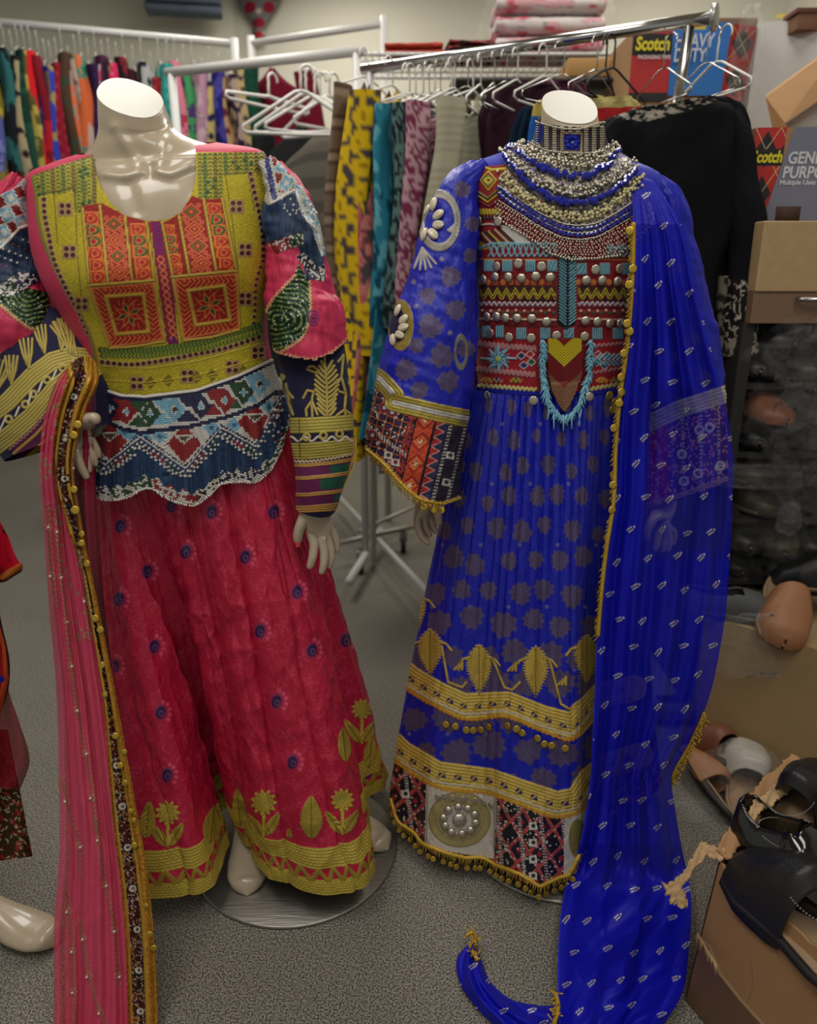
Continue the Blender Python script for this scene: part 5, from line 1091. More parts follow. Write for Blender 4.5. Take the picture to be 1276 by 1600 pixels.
pt.band([(1010, 790), (1060, 775), (1145, 745)], 4, braid((160, 130, 100), 2))
keep = pt.Y < np.interp(pt.X, [1000, 1010, 1060, 1145, 1160], [800, 797, 782, 752, 745])
pt.make('wide_sleeve', P, M['satin'], BD, True, keep, flip=sg)
# ================================================================== NECKLACE
NK = root('collar_necklace', 'layered silver and blue crystal choker collar around the neck of the blue dress', 'necklace', (.28, 1.45, 1.4))
def curve(pts, n): return resample([(*p, 0) for p in pts], n)[:, :2]
P, ph2, tv2 = ring_loft([(0, 826, 236, 952, 240, 1.495, .060, .060, .25)]+[(1, 834, 215, 946, 216, 1.495, .055, .056, .27), (2, 839, 189, 941, 193, 1.492, .052, .054, .3)], 90, 300, dense=.7)
pt = Paint(P, (30, 26, 34), .4)
X2, Y2 = pt.X, pt.Y; g = (np.floor((X2-838)/6.2) % 2 == 0); rg = .5+.5*np.sin(Y2*2*PI/3.6); pt.put(g*1.0, lin((196, 184, 160))*(.25+.85*rg)[:, None], met=.7, rgh=.3, h=.0016*rg)
pt.poly([(878, 206), (910, 207), (909, 240), (876, 238)], (150, 130, 96), met=.6, rgh=.4); pt.poly([(881, 209), (907, 210), (906, 236), (880, 235)], (18, 22, 96), rgh=.2, h=.001)
pt.poly([(838, 192), (850, 190), (846, 225), (836, 222)], (20, 24, 110), rgh=.2)
for a in range(8): pt.dot(893+8*math.cos(a*PI/4), 222+8*math.sin(a*PI/4), 3, (24, 40, 160), h=.003, rgh=.1)
chk = pt.make('choker_band', P, M['cloth'], NK, True, flip=SB)
s = Soup(); s.ball(surfN(893, 222, .013)[0], .0042, 12, m=8); s.build('centre_stone', M['bluebead'], chk)
s = Soup()
for x, y in curve([(840, 189), (865, 198), (892, 202), (918, 200), (940, 193)], 34): s.ball(surfN(x, y, .009)[0], .0019, 7)
for x, y in curve([(828, 232), (850, 242), (885, 247), (920, 245), (948, 236)], 40): s.ball(surfN(x, y, .011)[0], .0021, 7)
s.build('edge_beads', M['silver'], chk)
random.seed(7)
NP = [(786, 246), (806, 228), (826, 226), (885, 236), (950, 230), (972, 242), (998, 262), (1004, 300), (962, 336), (922, 356), (882, 358), (842, 342), (806, 314), (782, 286)]
n0 = 130; uu = np.linspace(0, 1, n0); tp = curve([(802, 226), (830, 236), (885, 246), (940, 240), (975, 238)], n0); bt = curve([(778, 300), (810, 322), (846, 346), (882, 362), (922, 362), (962, 342), (1004, 312)], n0)
G_ = np.zeros((60, n0, 3))
for i in range(60):
    for j in range(n0): x, y = tp[j]*(1-i/59)+bt[j]*i/59; G_[i, j] = surfN(x, y, .0075)[0]
pt = Paint(G_, (40, 36, 50), .4); hn = hsh(np.floor(pt.X/2.2), np.floor(pt.Y/2.2), 9); pt.put((hn > .45)*1.0, lin((190, 180, 158))*(.4+.7*hn)[:, None], met=.6, rgh=.35, h=.0018*hn)
pt.make('netting', G_, M['cloth'], NK, False, flip=1)
def rowb(pts, n, r, matl, name, off, jit=0, each=False, jd=0, ir=.25):
    s = Soup()
    for x, y in curve(pts, n):
        c, _ = surfN(x+random.uniform(-jit, jit), y+random.uniform(-jit, jit), off+random.uniform(-jd, jd)); rr = r*random.uniform(1-ir, 1+ir)
        if each: t = Soup(); t.ball(c, (rr, rr*.8, rr*.95), 7, m=5); t.build(name, matl, NK, smooth=False)
        else: s.ball(c, rr, 6)
    if not each: s.build(name, matl, NK)
rowb([(806, 228), (835, 250), (885, 262), (925, 256), (958, 234)], 200, .0030, M['silver'], 'silver_bead_row', .012, 8, jd=.004)
rowb([(800, 236), (835, 258), (885, 272), (925, 266), (962, 242)], 60, .0022, mat('pale_beads', (196, 188, 160), rough=.35), 'pearl_bead_row', .014, 4, jd=.004)
rowb([(792, 230), (815, 252), (850, 270), (885, 281), (920, 279), (948, 262), (962, 244)], 46, .0054, M['bluebead'], 'blue_crystal', .013, 3.2, True)
rowb([(786, 240), (812, 268), (850, 293), (890, 304), (930, 298), (965, 276), (990, 262)], 230, .0029, M['silver'], 'silver_bead_row', .011, 7, jd=.004)
rowb([(788, 252), (812, 278), (848, 306), (888, 322), (926, 317), (960, 298), (986, 276)], 50, .0056, M['bluebead'], 'blue_crystal', .012, 2.5, True)
for dy in (-9, 9): s = Soup(); s.tube([surfN(x, y+dy, .011)[0] for x, y in curve([(788, 252), (812, 278), (848, 306), (888, 322), (926, 317), (960, 298), (986, 276)], 50)], .0013, 6); s.build('black_cord', M['rubber'], NK)
rowb([(783, 274), (806, 298), (842, 326), (882, 341), (922, 338), (962, 315), (996, 284)], 240, .0030, mat('cream_beads', (196, 186, 140), rough=.4, metal=.2), 'cream_bead_row', .010, 6, jd=.003)
for o_, n_ in ((0, 36), (9, 36)):
    for x, y in curve([(783, 296+o_), (810, 318+o_), (846, 342+o_), (882, 358+o_), (922, 358+o_), (962, 338+o_), (1000, 308+o_)], n_):
        c, nn = surfN(x+random.uniform(-1, 1), y, .010); t = Soup(); t.disc(c, nn, .0042, .0012, 6, dome=.0010); t.build('blue_glass_tile', mat('blue_tile', (22, 26, 130), rough=.12, coat=.8) if 'blue_tile' not in M else M['blue_tile'], NK, smooth=False)
        if 'blue_tile' not in M: M['blue_tile'] = bpy.data.materials['blue_tile']
for o_ in (-6, 5, 15): s = Soup(); s.tube([surfN(x, y+o_, .009)[0] for x, y in curve([(780, 298), (810, 318), (846, 342), (882, 358), (922, 358), (962, 338), (1004, 308)], 60)], .0011, 5); s.build('chain_edge', M['silver'], NK)
# hanging chain mail
s = Soup(); top = [(775, 315), (810, 336), (846, 360), (882, 375), (922, 376), (962, 358), (1006, 326)]; bot = [(782, 338), (800, 352), (830, 370), (858, 392), (890, 402), (960, 396), (988, 372), (1010, 345)]
for x in np.arange(778, 1008, 4.2):
    y0 = np.interp(x, [p[0] for p in top], [p[1] for p in top]); y1 = np.interp(x, [p[0] for p in bot], [p[1] for p in bot])
    for k, y in enumerate(np.arange(y0, y1+2, 3.8)):
        c, nn = surfN(x+(k % 2)*2.1+random.uniform(-.8, .8), y, .0085+random.uniform(0, .002)); s.ball(c, (.0017, .0014, .0022), 5, m=4)
    c, nn = surfN(x, y1+4, .010); s.ball(c, .0026, 6)
s.build('chain_mail', M['silver'], NK)
s = Soup()
for k in range(26): c, nn = surfN(1000+random.uniform(-5, 9), 318+k*1.3, .014); s.ball(c, .0028, 6)
s.build('end_tassel', M['silver'], NK)
# ================================================================== BLUE SHAWL
BS = root('sheer_shawl', 'long sheer royal blue shawl with silver motifs falling from shoulder to floor', 'shawl', (.5, 1.3, 0))
ys = [268, 285, 310, 350, 450, 530, 620, 700, 780, 860, 1000, 1100, 1160, 1215, 1260, 1320, 1400, 1480, 1560, 1610, 1660]
Lx = [985, 986, 988, 988, 986, 980, 967, 960, 957, 945, 932, 928, 925, 922, 916, 905, 880, 872, 872, 874, 880]
Rx = [1000, 1022, 1040, 1062, 1086, 1106, 1130, 1144, 1144, 1141, 1127, 1104, 1078, 1050, 1054, 1064, 1079, 1076, 1062, 1030, 1000]
DL = [1.46, 1.42, 1.40, 1.375, 1.365, 1.365, 1.36, 1.36, 1.35, 1.34, 1.32, 1.31, 1.305, 1.30, 1.29, 1.27]
yy_ = np.array(ys[:16]); nv, nu = 900, 330; yv = np.linspace(268, 1660, nv); l = herm(ys, Lx, yv); r_ = herm(ys, Rx, yv); q = np.linspace(0, 1, nu); Q, VV = np.meshgrid(q, (yv-268)/1392)
Dh = np.interp(yv, yy_, DL); P = np.zeros((nv, nu, 3))
fold = .011*np.sin(2*PI*(Q*3.6+.25*np.sin(VV*6+1)))+.004*np.sin(2*PI*(Q*9+.6*vn(Q*3, VV*6)))+.004*(fbm(Q*9, VV*22, 3, 3)-.5)
fold = fold*np.clip((yv-300)/250, 0, 1)[:, None]
for i in range(nv):
    x = l[i]+(r_[i]-l[i])*(Q[i]+.02*np.sin(2*PI*Q[i]*3.6+2)*np.sin(PI*Q[i])); yy = yv[i]+np.zeros(nu)
    if yv[i] < 300: yy = yy-(300-yv[i])*.2*np.sin(Q[i]*PI)
    a = (x-638)/F; b = (800-yy)/F; dy = cs_+b*sn_; dz = -sn_+b*cs_
    z0 = .024+.016*np.sin(Q[i]*13+VV[i]*9)+.022*(1-np.abs(2*fbm(Q[i]*3+VV[i]*9, VV[i]*16, 2, 3)-1)*2)*np.sin(PI*Q[i])
    tg = (z0-CH)/dz; D = Dh[i]+fold[i]; th = D/dy; th = np.where((yv[i] > 1000), -np.logaddexp(-th*60, -tg*60)/60, th); P[i] = np.stack([a*th, dy*th, CH+dz*th], -1)
def silver_motifs(pt, box, seed, ins=None, sx=43, sy=47, al=1):
    random.seed(seed); k = 0
    for y in np.arange(box[1], box[3], sy):
        for x in np.arange(box[0]+(k % 2)*sx/2, box[2], sx):
            X_ = x+random.uniform(-7, 7); Y_ = y+random.uniform(-8, 8); a = random.uniform(-.9, -.3); d = (math.cos(a), math.sin(a)); g = .8+.4*random.random()
            for o in (-2.4, 2.0): pt.line([(X_-5*d[0]*g-o*d[1], Y_-5*d[1]*g+o*d[0]), (X_+4*d[0]*g-o*d[1], Y_+4*d[1]*g+o*d[0])], .9, (196, 192, 182), h=.0016, met=.5, rgh=.3, alp=1)
            pt.dot(X_+7*d[0], Y_+7*d[1], 1.6, (205, 200, 184), h=.002, alp=1, met=.4)
        k += 1
pt = Paint(P, (8, 14, 168), .55); Qf = Q.ravel(); Yf = (268+1392*VV).ravel()
pt.alp[:] = .80+.12*fbm(Qf*5, Yf/60, 4); pt.put(np.clip((Yf-1100)/400, 0, 1), alp=.97); pt.put(((Yf < 380) & (Qf > .2))*1.0, alp=.74)
pt.put(np.clip((.35-Qf)/.3, 0, 1)*(Yf > 380), alp=.95)
ws = np.clip((pt.X-1005)/15, 0, 1)*np.clip((Yf-590)/30, 0, 1)*np.clip((880-Yf)/30, 0, 1); pt.put(ws, alp=.60)
silver_motifs(pt, (880, 310, 1150, 1640), 5)
pt.put((Qf < .012)*1.0, (30, 40, 190), alp=1)
sh = pt.make('chiffon', P, M['sheer'], BS, alpha=True, flip=-1)
s = Soup(); random.seed(9); pl = []
for i in range(52, 470, 2): p = P[i, 1]; pl.append(p+np.array([0, -.004, 0]))
s.tube(pl, .0042, 6)
for p in pl: s.tube([p, p+[random.uniform(-.010, -.002), -.004, -.008]], .0012, 4)
s.build('gold_edge', M['goldthread'], BS)
s = Soup(); pl = [P[i, -2]+np.array([0, -.003, 0]) for i in range(545, 612, 1)]; s.tube(pl, .003, 6)
for p in pl: s.tube([p, p+[random.uniform(-.008, .012), -.004, -.014]], .0011, 4); s.ball(p+np.array([random.uniform(-.004, .01), -.004, -.014]), .0022, 6)
s.build('gold_edge', M['goldthread'], BS)
for y in (362, 420, 445, 505, 518, 552, 590, 612, 630, 668, 756, 795):
    i = int((y-268)/1392*(nv-1)); p = P[i, 2]+np.array([random.uniform(-.008, .0), -.009, 0]); s = Soup(); s.disc(p, (random.uniform(-.4, .2), -1, .1), .0075, .0005, 14, dome=.0006); s.build('gold_coin', M['goldcoin'], BS)
# the end that trails over the carpet
Lp = [(736, 1470), (714, 1496), (716, 1530), (742, 1572), (775, 1605), (815, 1640), (840, 1700)]; Rp = [(744, 1474), (752, 1500), (768, 1536), (796, 1560), (835, 1570), (872, 1574), (905, 1600)]
nv, nu = 240, 130; l = resample([(*p, 0) for p in Lp], nv)[:, :2]; r_ = resample([(*p, 0) for p in Rp], nv)[:, :2]; P = np.zeros((nv, nu, 3)); q = np.linspace(0, 1, nu)
for i in range(nv):
    v_ = i/nv
    for j in range(nu):
        c = l[i]*(1-q[j])+r_[i]*q[j]; P[i, j] = gnd(c[0], c[1], .006+.030*math.sin(PI*q[j])**.7*(1-.25*v_)+.007*math.sin(q[j]*15+v_*9)*math.sin(PI*q[j])+.006*math.sin(v_*24+q[j]*4)*math.sin(PI*q[j]))
pt = Paint(P, (8, 14, 168), .55); pt.alp[:] = .95; silver_motifs(pt, (715, 1470, 880, 1640), 3, sx=44, sy=34)
pt.make('trailing_end', P, M['sheer'], BS, alpha=True, flip=-1)
random.seed(6)
for base in ([(728, 1462), (738, 1458), (744, 1466), (736, 1482), (746, 1500)], [(868, 1552), (872, 1570), (866, 1600), (864, 1625)]):
    s = Soup(); p = [gnd(x, y, .035) for x, y in curve(base, 60)]; s.tube(p, .004, 6)
    for a in p: s.tube([a, a+[random.uniform(-.012, .012), random.uniform(-.01, .01), random.uniform(-.01, .012)]], .0014, 4)
    s.build('gold_edge', M['goldthread'], BS)
# ================================================================== THE SHOP BEHIND
def pat(kind, c1, c2, c3=None, sc=1.0, seed=0):
    """cloth print: returns colours for fabric coordinates u (around, m) and v (down, m)"""
    def fn(u, v):
        c = np.tile(lin(c1), (u.size, 1)); u = u.ravel()/sc; v = v.ravel()/sc
        if kind == 'floral':
            for (s_, cc, th) in ((22, c2, .56), (30, c3 or c2, .62)):
                n = fbm(u*s_, v*s_, seed+int(s_), 2); c[n > th] = lin(cc)
            e = fbm(u*22, v*22, seed+22, 2); c[(e > .55) & (e < .575)] = lin(c1)*.5
        elif kind == 'big':
            ci = np.floor(u*11); cj = np.floor(v*9+.5*(ci % 2)); du = u*11-ci-.5-(hsh(ci, cj, seed)-.5)*.3; dv = v*9+.5*(ci % 2)-cj-.5; a = np.arctan2(dv, du); d = np.hypot(du, dv*1.1); r = .50+.09*np.cos(5*a+hsh(ci, cj, 3)*6)
            c[d < r] = lin(c2); c[(d < .13)] = lin(c3 or c1)
        elif kind == 'paisley':
            for k in range(2):
                ci = np.floor(u*8+k*.5); cj = np.floor(v*6+.5*(ci % 2)+k*.5); du = u*8+k*.5-ci-.5; dv = v*6+.5*(ci % 2)+k*.5-cj-.5; d = np.hypot(du+.25*dv, dv*.8)
                c[(np.sin(d*34) > .25) & (d < .42-.1*k)] = lin(c2)
            n = fbm(u*60, v*60, seed, 2); c[n > .68] = lin(c3 or c2)
        elif kind == 'stripe': c[np.sin(v*70) > .2] = lin(c2); c[np.sin(v*70) > .8] = lin(c3 or c2)
        elif kind == 'block': k = np.floor(v*5+seed*.37) % 3; c[k == 1] = lin(c2); c[k == 2] = lin(c3 or c1); n = fbm(u*50, v*50, seed, 2); c[n > .62] = lin(c3 or c2)
        elif kind == 'dots': ci = np.floor(u*30); cj = np.floor(v*30+.5*(ci % 2)); d = np.hypot(u*30-ci-.5, v*30+.5*(ci % 2)-cj-.5); c[d < .22] = lin(c2)
        return c
    return fn
def garment(top, yaw, label, p, L=1.25, w=.21, th=.030, g='clothes', sleeve=True, nv=110, nu=72, seed=0, flare=1.3, sl=.5, nm='hanging_garment', side=-1):
    """hangs from `top` (hanger neck). local x = rail direction, local -y = towards the viewer side shoulder"""
    R = root(nm, label, 'garment', top, g, yaw)
    v = np.linspace(0, 1, nv); a = np.linspace(0, 2*PI, nu, endpoint=False); A, V = np.meshgrid(a, v)
    hw = np.interp(v*L, [0, .015, .05, .10, .25, L], [.05, .09, w*.9, w, w*1.0, w*flare]); tk = np.interp(v*L, [0, .05, .2, L], [.012, th*.7, th, th*1.25])
    drop = np.interp(np.abs(np.cos(A+PI/2)), [0, .3, 1], [0, .01, .075])*np.exp(-V*14)
    rip = 1+.28*np.sin(A*5+seed)*V**.5+.22*np.sin(A*11+seed*2+V*4)*V**.5; hwr = hw[:, None]*(1+.03*np.sin(A*9+seed+V*5)*V)
    P = np.stack([np.cos(A)*tk[:, None]*rip+.012*np.sin(V*5+seed)*V, np.sin(A)*hwr, -V*L-drop*1.7], -1)
    sg_ = np.r_[0, np.cumsum(np.linalg.norm(np.diff(P[nv//2], axis=0), axis=1))]; c = p(np.repeat(sg_[None], nv, 0), V*L)
    sheet('garment_body', P, M['matte'], R, c, True, local=True)
    if sleeve:
        for sd in ((side,) if sleeve == 1 else (-1, 1)):
            b = np.linspace(0, 2*PI, 32, endpoint=False); t = np.linspace(0, 1, 60); B, T_ = np.meshgrid(b, t)
            cy = sd*(w*.92+.05*np.sin(T_*PI*.5)); cz = -.045-T_*sl; r1 = th*(.85+.45*T_); r2 = .05-.004*T_
            Q = np.stack([np.cos(B)*r1*(1+.15*np.sin(B*4+T_*9+seed))+.01*np.sin(T_*6+seed), cy+np.sin(B)*r2, cz+.0*B], -1)
            sheet('sleeve', Q, M['matte'], R, p(B*.045+.3, T_*sl), True, local=True)
    return R
def hanger_soup(w=.20, h=.11, r=.0035, hk=.035, sq=False):
    s = Soup(); s.tube([(0, -w+.015, -h), (0, -w, -h+.008), (0, -w+.004, -h+.02), (0, -.02, -.004), (0, 0, 0), (0, .02, -.004), (0, w-.004, -h+.02), (0, w, -h+.008), (0, w-.015, -h), (0, 0, -h-.003), (0, -w+.015, -h)], r, 6)
    a = np.linspace(-.4, PI+.3, 12); s.tube([(0, 0, -.002), (0, 0, .03)]+[(0, hk*.0+.022*math.cos(t)-.022+.0, .055+.022*math.sin(t)) for t in a][::1], r*.8, 6)
    return s
HM = {}
def hanger(loc, yaw, label, m='plastic', g=None, w=.20, h=.11, r=.0035, nm='clothes_hanger'):
    k = (m, w, h, r)
    if k not in HM: o = hanger_soup(w, h, r).build(nm, M[m]); HM[k] = o
    else: o = HM[k].copy(); C.objects.link(o)
    o.location = Vector([float(q) for q in loc]); o.rotation_euler = (0, 0, yaw); tag(o, label, 'hanger', g); return o
def ordinal(n): return ['first', 'second', 'third', 'fourth', 'fifth', 'sixth', 'seventh', 'eighth', 'ninth', 'tenth', 'eleventh', 'twelfth', 'thirteenth', 'fourteenth', 'fifteenth', 'sixteenth', 'seventeenth', 'eighteenth', 'nineteenth', 'twentieth', 'twenty-first', 'twenty-second', 'twenty-third', 'twenty-fourth', 'twenty-fifth', 'twenty-sixth', 'twenty-seventh', 'twenty-eighth', 'twenty-ninth', 'thirtieth', 'thirty-first', 'thirty-second', 'thirty-third', 'thirty-fourth', 'thirty-fifth', 'thirty-sixth', 'thirty-seventh', 'thirty-eighth', 'thirty-ninth', 'fortieth', 'forty-first', 'forty-second'][n]
# ---- far left rack
A0 = at(-80, 44, 3.38); B0 = at(359, 68, 3.95); B0[2] = A0[2] = (A0[2]+B0[2])/2
B0 = at(359, 68, 3.9); zr = B0[2]; A0 = np.array([A0[0], 3.55, zr])
R = root('clothes_rack', 'long pale rack full of colourful dresses along the far left wall', 'rack', (A0[0], A0[1], 0))
s = Soup(); s.tube([A0, B0], .016, 12); s.build('rail', M['whitemetal'], R)
for q in (A0+(B0-A0)*.02, B0+[.02, 0, 0]): s = Soup(); s.tube([q+[0, 0, .02], [q[0], q[1], .0]], .018, 12); s.build('post', M['whitemetal'], R)
GL = [(-14, 'maroon and yellow floral', 'big', (60, 16, 26), (176, 150, 50)), (-2, 'blue and red printed', 'block', (60, 70, 120), (160, 40, 50)), (7, 'cream', 'dots', (140, 134, 110), (120, 110, 90)), (17, 'orange brown', 'block', (150, 80, 56), (70, 84, 130)), (26, 'periwinkle blue', 'floral', (76, 84, 140), (110, 116, 170)),
 (35, 'mustard mottled', 'floral', (130, 116, 44), (166, 150, 60)), (45, 'black and teal', 'floral', (20, 24, 30), (40, 90, 90)), (54, 'black with cream flowers', 'big', (30, 22, 28), (150, 140, 110)), (62, 'dark green', 'block', (20, 50, 40), (30, 70, 56)), (70, 'scarlet', 'dots', (190, 24, 34), (200, 40, 50)), (78, 'olive and yellow', 'floral', (80, 76, 40), (160, 146, 70)),
 (87, 'red and crimson', 'block', (160, 24, 36), (110, 18, 30)), (95, 'navy', 'block', (26, 28, 80), (40, 44, 120)), (102, 'royal blue with gold flowers', 'floral', (44, 60, 160), (150, 130, 80)), (110, 'crimson', 'dots', (130, 20, 40), (150, 60, 70)), (118, 'brown and green', 'block', (70, 50, 36), (40, 64, 48)), (126, 'orange topped grey', 'block', (190, 96, 60), (140, 124, 112)), (135, 'grey rose printed', 'floral', (140, 112, 108), (170, 146, 136)),
 (143, 'jade green', 'block', (50, 120, 100), (186, 90, 50)), (152, 'dark violet', 'dots', (44, 24, 60), (56, 34, 76)), (162, 'black and plum', 'floral', (30, 20, 30), (70, 30, 60)), (171, 'white and pink', 'floral', (190, 170, 170), (196, 60, 96)), (180, 'hot pink', 'dots', (190, 40, 80), (200, 90, 120)), (190, 'green and tan', 'block', (70, 90, 60), (150, 120, 80)), (200, 'black and maroon', 'block', (30, 22, 26), (110, 24, 34)), (212, 'maroon', 'floral', (100, 20, 32), (50, 20, 26)), (224, 'black and white', 'big', (34, 34, 38), (150, 150, 150)),
 (236, 'deep red', 'dots', (120, 24, 34), (150, 60, 50)), (248, 'turquoise', 'dots', (40, 130, 124), (70, 150, 140)), (260, 'teal', 'dots', (36, 116, 108), (60, 140, 130)), (271, 'magenta and rose', 'floral', (170, 40, 80), (190, 110, 130)), (283, 'violet and green', 'floral', (70, 40, 100), (60, 130, 80)), (295, 'pale pink', 'floral', (180, 150, 160), (160, 120, 140)), (308, 'navy with yellow flowers', 'big', (26, 28, 60), (166, 150, 90)), (320, 'indigo', 'floral', (30, 26, 96), (60, 56, 130)), (333, 'wine red and gold', 'big', (90, 24, 44), (160, 130, 90)), (347, 'dark purple with cream blossoms', 'big', (40, 20, 50), (150, 130, 120))]
dirr = (B0-A0)/np.linalg.norm(B0-A0); yawL = math.atan2(dirr[1], dirr[0]); random.seed(12)
for i, (x, nm, k, c1, c2) in enumerate(GL):
    f = (at(x, 90, 3.8)[0]-A0[0])/(B0[0]-A0[0]); q = A0+(B0-A0)*f; dz = random.uniform(.09, .16)
    garment(q-[0, 0, dz], yawL+random.uniform(-.12, .12), '%s dress, %s from the left on the far left rack' % (nm, ordinal(i)), pat(k, c1, c2, sc=1.3, seed=i), L=random.uniform(1.05, 1.3), w=.19, th=.030, g='dresses on the far left rack', seed=i, nv=90, nu=56, flare=1.35, sl=.45)
    hanger(q-[0, 0, dz-.012]+[0, 0, .0], yawL, 'hanger of the %s dress, %s on the left rail' % (nm, ordinal(i)), 'whitemetal', 'hangers on the far left rack', .15, .06, .002)
# ---- second far rack, behind the white hangers
Ra = at(392, 68, 4.0); Rb = at(600, 78, 3.7); Rb[2] = Ra[2]
R = root('clothes_rack', 'pale rack against the back wall behind the white plastic hangers', 'rack', (Ra[0], Ra[1], 0))
s = Soup(); s.tube([Ra, Rb], .015, 12); s.build('rail', M['whitemetal'], R)
for q in (Ra, Rb): s = Soup(); s.tube([q+[0, 0, .03], [q[0], q[1], .0]], .017, 12); s.build('post', M['whitemetal'], R)
for i, (x, y, D, nm, k, c1, c2, L, w_) in enumerate([(372, 98, 3.9, 'pale beige floral dress beside the rack post', 'big', (60, 54, 50), (160, 140, 100), 1.3, .18), (384, 100, 3.9, 'dark green dress by the maroon one', 'dots', (14, 54, 40), (20, 70, 50), 1.3, .18), (425, 104, 3.85, 'large maroon dress behind the white plastic hangers', 'dots', (100, 12, 34), (90, 10, 28), 1.35, .2), (470, 190, 3.3, 'black coat hanging beside the maroon dress', 'dots', (36, 36, 38), (40, 40, 42), 1.0, .2), (505, 196, 3.2, 'dusty grey garment behind the white hangers', 'stripe', (110, 104, 94), (90, 86, 78), 1.2, .2), (534, 200, 3.2, 'brown woven garment near the rack post', 'stripe', (90, 66, 48), (74, 54, 40), 1.2, .2)]):
    garment(at(x, y, D), PI/2-.5 if i in (2, 3, 4) else .3, nm, pat(k, c1, c2, seed=i+50), L=L, w=w_, th=.045, g=None, seed=i+9, sleeve=2 if i in (2, 3) else 1)
# ---- white rack with plastic hangers
Pa = at(557, 80, 3.0); Pb = at(268, 111, 3.3); Pb[2] = Pa[2]
R = root('clothes_rack', 'white tube rack with nearly empty rail holding white plastic hangers', 'rack', (Pa[0], Pa[1], 0))
s = Soup(); s.tube([Pa+(Pa-Pb)*.03, Pb-(Pa-Pb)*.03], .017, 14); s.build('rail', M['whitemetal'], R)
for q in (Pa, Pb): s = Soup(); s.tube([q, [q[0], q[1], .09]], .016, 14); s.build('post', M['whitemetal'], R)
s = Soup(); q = Pa.copy(); s.tube([[q[0]-.05, q[1]-.3, .09], [q[0]+.05, q[1]+.3, .09]], .016, 10); s.tube([[Pb[0]-.05, Pb[1]-.3, .09], [Pb[0]+.05, Pb[1]+.3, .09]], .016, 10); s.build('foot_bar', M['whitemetal'], R)
for i, (x, y, D, yw, w_, h_) in enumerate([(470, 142, 2.85, PI/2+.15, .2, .13), (478, 146, 2.95, PI/2-.1, .19, .12), (492, 150, 3.0, PI/2+.5, .19, .12), (500, 152, 3.05, PI/2-.5, .18, .12), (420, 150, 3.1, PI/2+.9, .2, .035), (515, 150, 3.1, PI/2+.8, .17, .11)]):
    q = at(x, y, D); hanger(q, yw, ['frontmost white plastic hanger on the white rack rail', 'white plastic hanger just behind the frontmost one', 'white plastic hanger turned aside, third on the white rack', 'white plastic hanger crossing the third one on the white rack', 'flat white hanger sticking out left of the others', 'rearmost white plastic hanger by the rack post'][i], 'plastic', 'white plastic hangers', w_, h_, .0062)
# ---- wire shelf with folded goods
Sa = at(560, 86, 3.15); Sb = at(905, 66, 3.3); zs = 1.99
R = root('wire_shelf', 'white wire shelf on the back rack carrying folded textiles', 'shelf', (Sa[0], Sa[1], zs))
s = Soup()
for k in range(5): y = 3.15+k*.09; s.tube([(Sa[0], y, zs), (1.05, y, zs)], .007 if k in (0, 4) else .003, 8)
s.build('rail', M['whitemetal'], R); s = Soup()
for k in range(46): x = Sa[0]+.02+k*.027; s.tube([(x, 3.14, zs+.006), (x, 3.52, zs+.006)], .002, 5)
s.build('wire_grid', M['whitemetal'], R)
for x in (Sa[0]+.02, 1.03): s = Soup(); s.tube([(x, 3.5, 0), (x, 3.5, zs)], .014, 10); s.build('post', M['whitemetal'], R)
def folded(name, label, cat, c, d, cols, n=3, rz=0, g=None, seed=0):
    R = root(name, label, cat, c, g, rz)
    for k in range(n):
        z = d[2]*k/n; hh = d[2]/n*.94; a = np.linspace(0, 2*PI, 40, endpoint=False); v = np.linspace(-1, 1, 30); A, V = np.meshgrid(a, v)
        cx = np.sign(np.cos(A))*np.abs(np.cos(A))**.45; cz = np.sign(np.sin(A))*np.abs(np.sin(A))**.8
        P = np.stack([V*d[0]/2*(1-.03*np.abs(cz)), cx*d[1]/2*(1-.04*(k % 2)), z+hh/2*(1+cz*.98)+.008*fbm(A*2, V*4+k, seed)-.004], -1)
        P = np.concatenate([P[:1]*[1, 0, 0]+[0, 0, z+hh/2], P, P[-1:]*[1, 0, 0]+[0, 0, z+hh/2]], 0)
        V2 = np.vstack([V[:1], V, V[-1:]]); A2 = np.vstack([A[:1], A, A[-1:]])
        sheet('folded_layer', P, M['matte'], R, cols(A2*.1, V2*d[0]/2+k), True, local=True)
    return R
folded('folded_textile', 'flat orange red folded textile at the left end of the wire shelf', 'textile', (.02, 3.3, zs+.008), (.22, .2, .05), pat('dots', (170, 70, 56), (150, 50, 40)), 2, 0, 'folded red textiles on the wire shelf', 1)
folded('folded_textile', 'dark red patterned folded textile beside the orange red one', 'textile', (.24, 3.3, zs+.008), (.20, .2, .055), pat('floral', (120, 36, 40), (40, 30, 30), (170, 110, 100)), 3, .1, 'folded red textiles on the wire shelf', 2)
BW = folded('wrapped_towels', 'stack of white and pink towels wrapped in clear plastic on the wire shelf', 'towels', (.52, 3.3, zs+.008), (.40, .26, .20), pat('floral', (196, 186, 184), (200, 150, 156), (190, 60, 84), sc=1.5), 3, 0, None, 4)
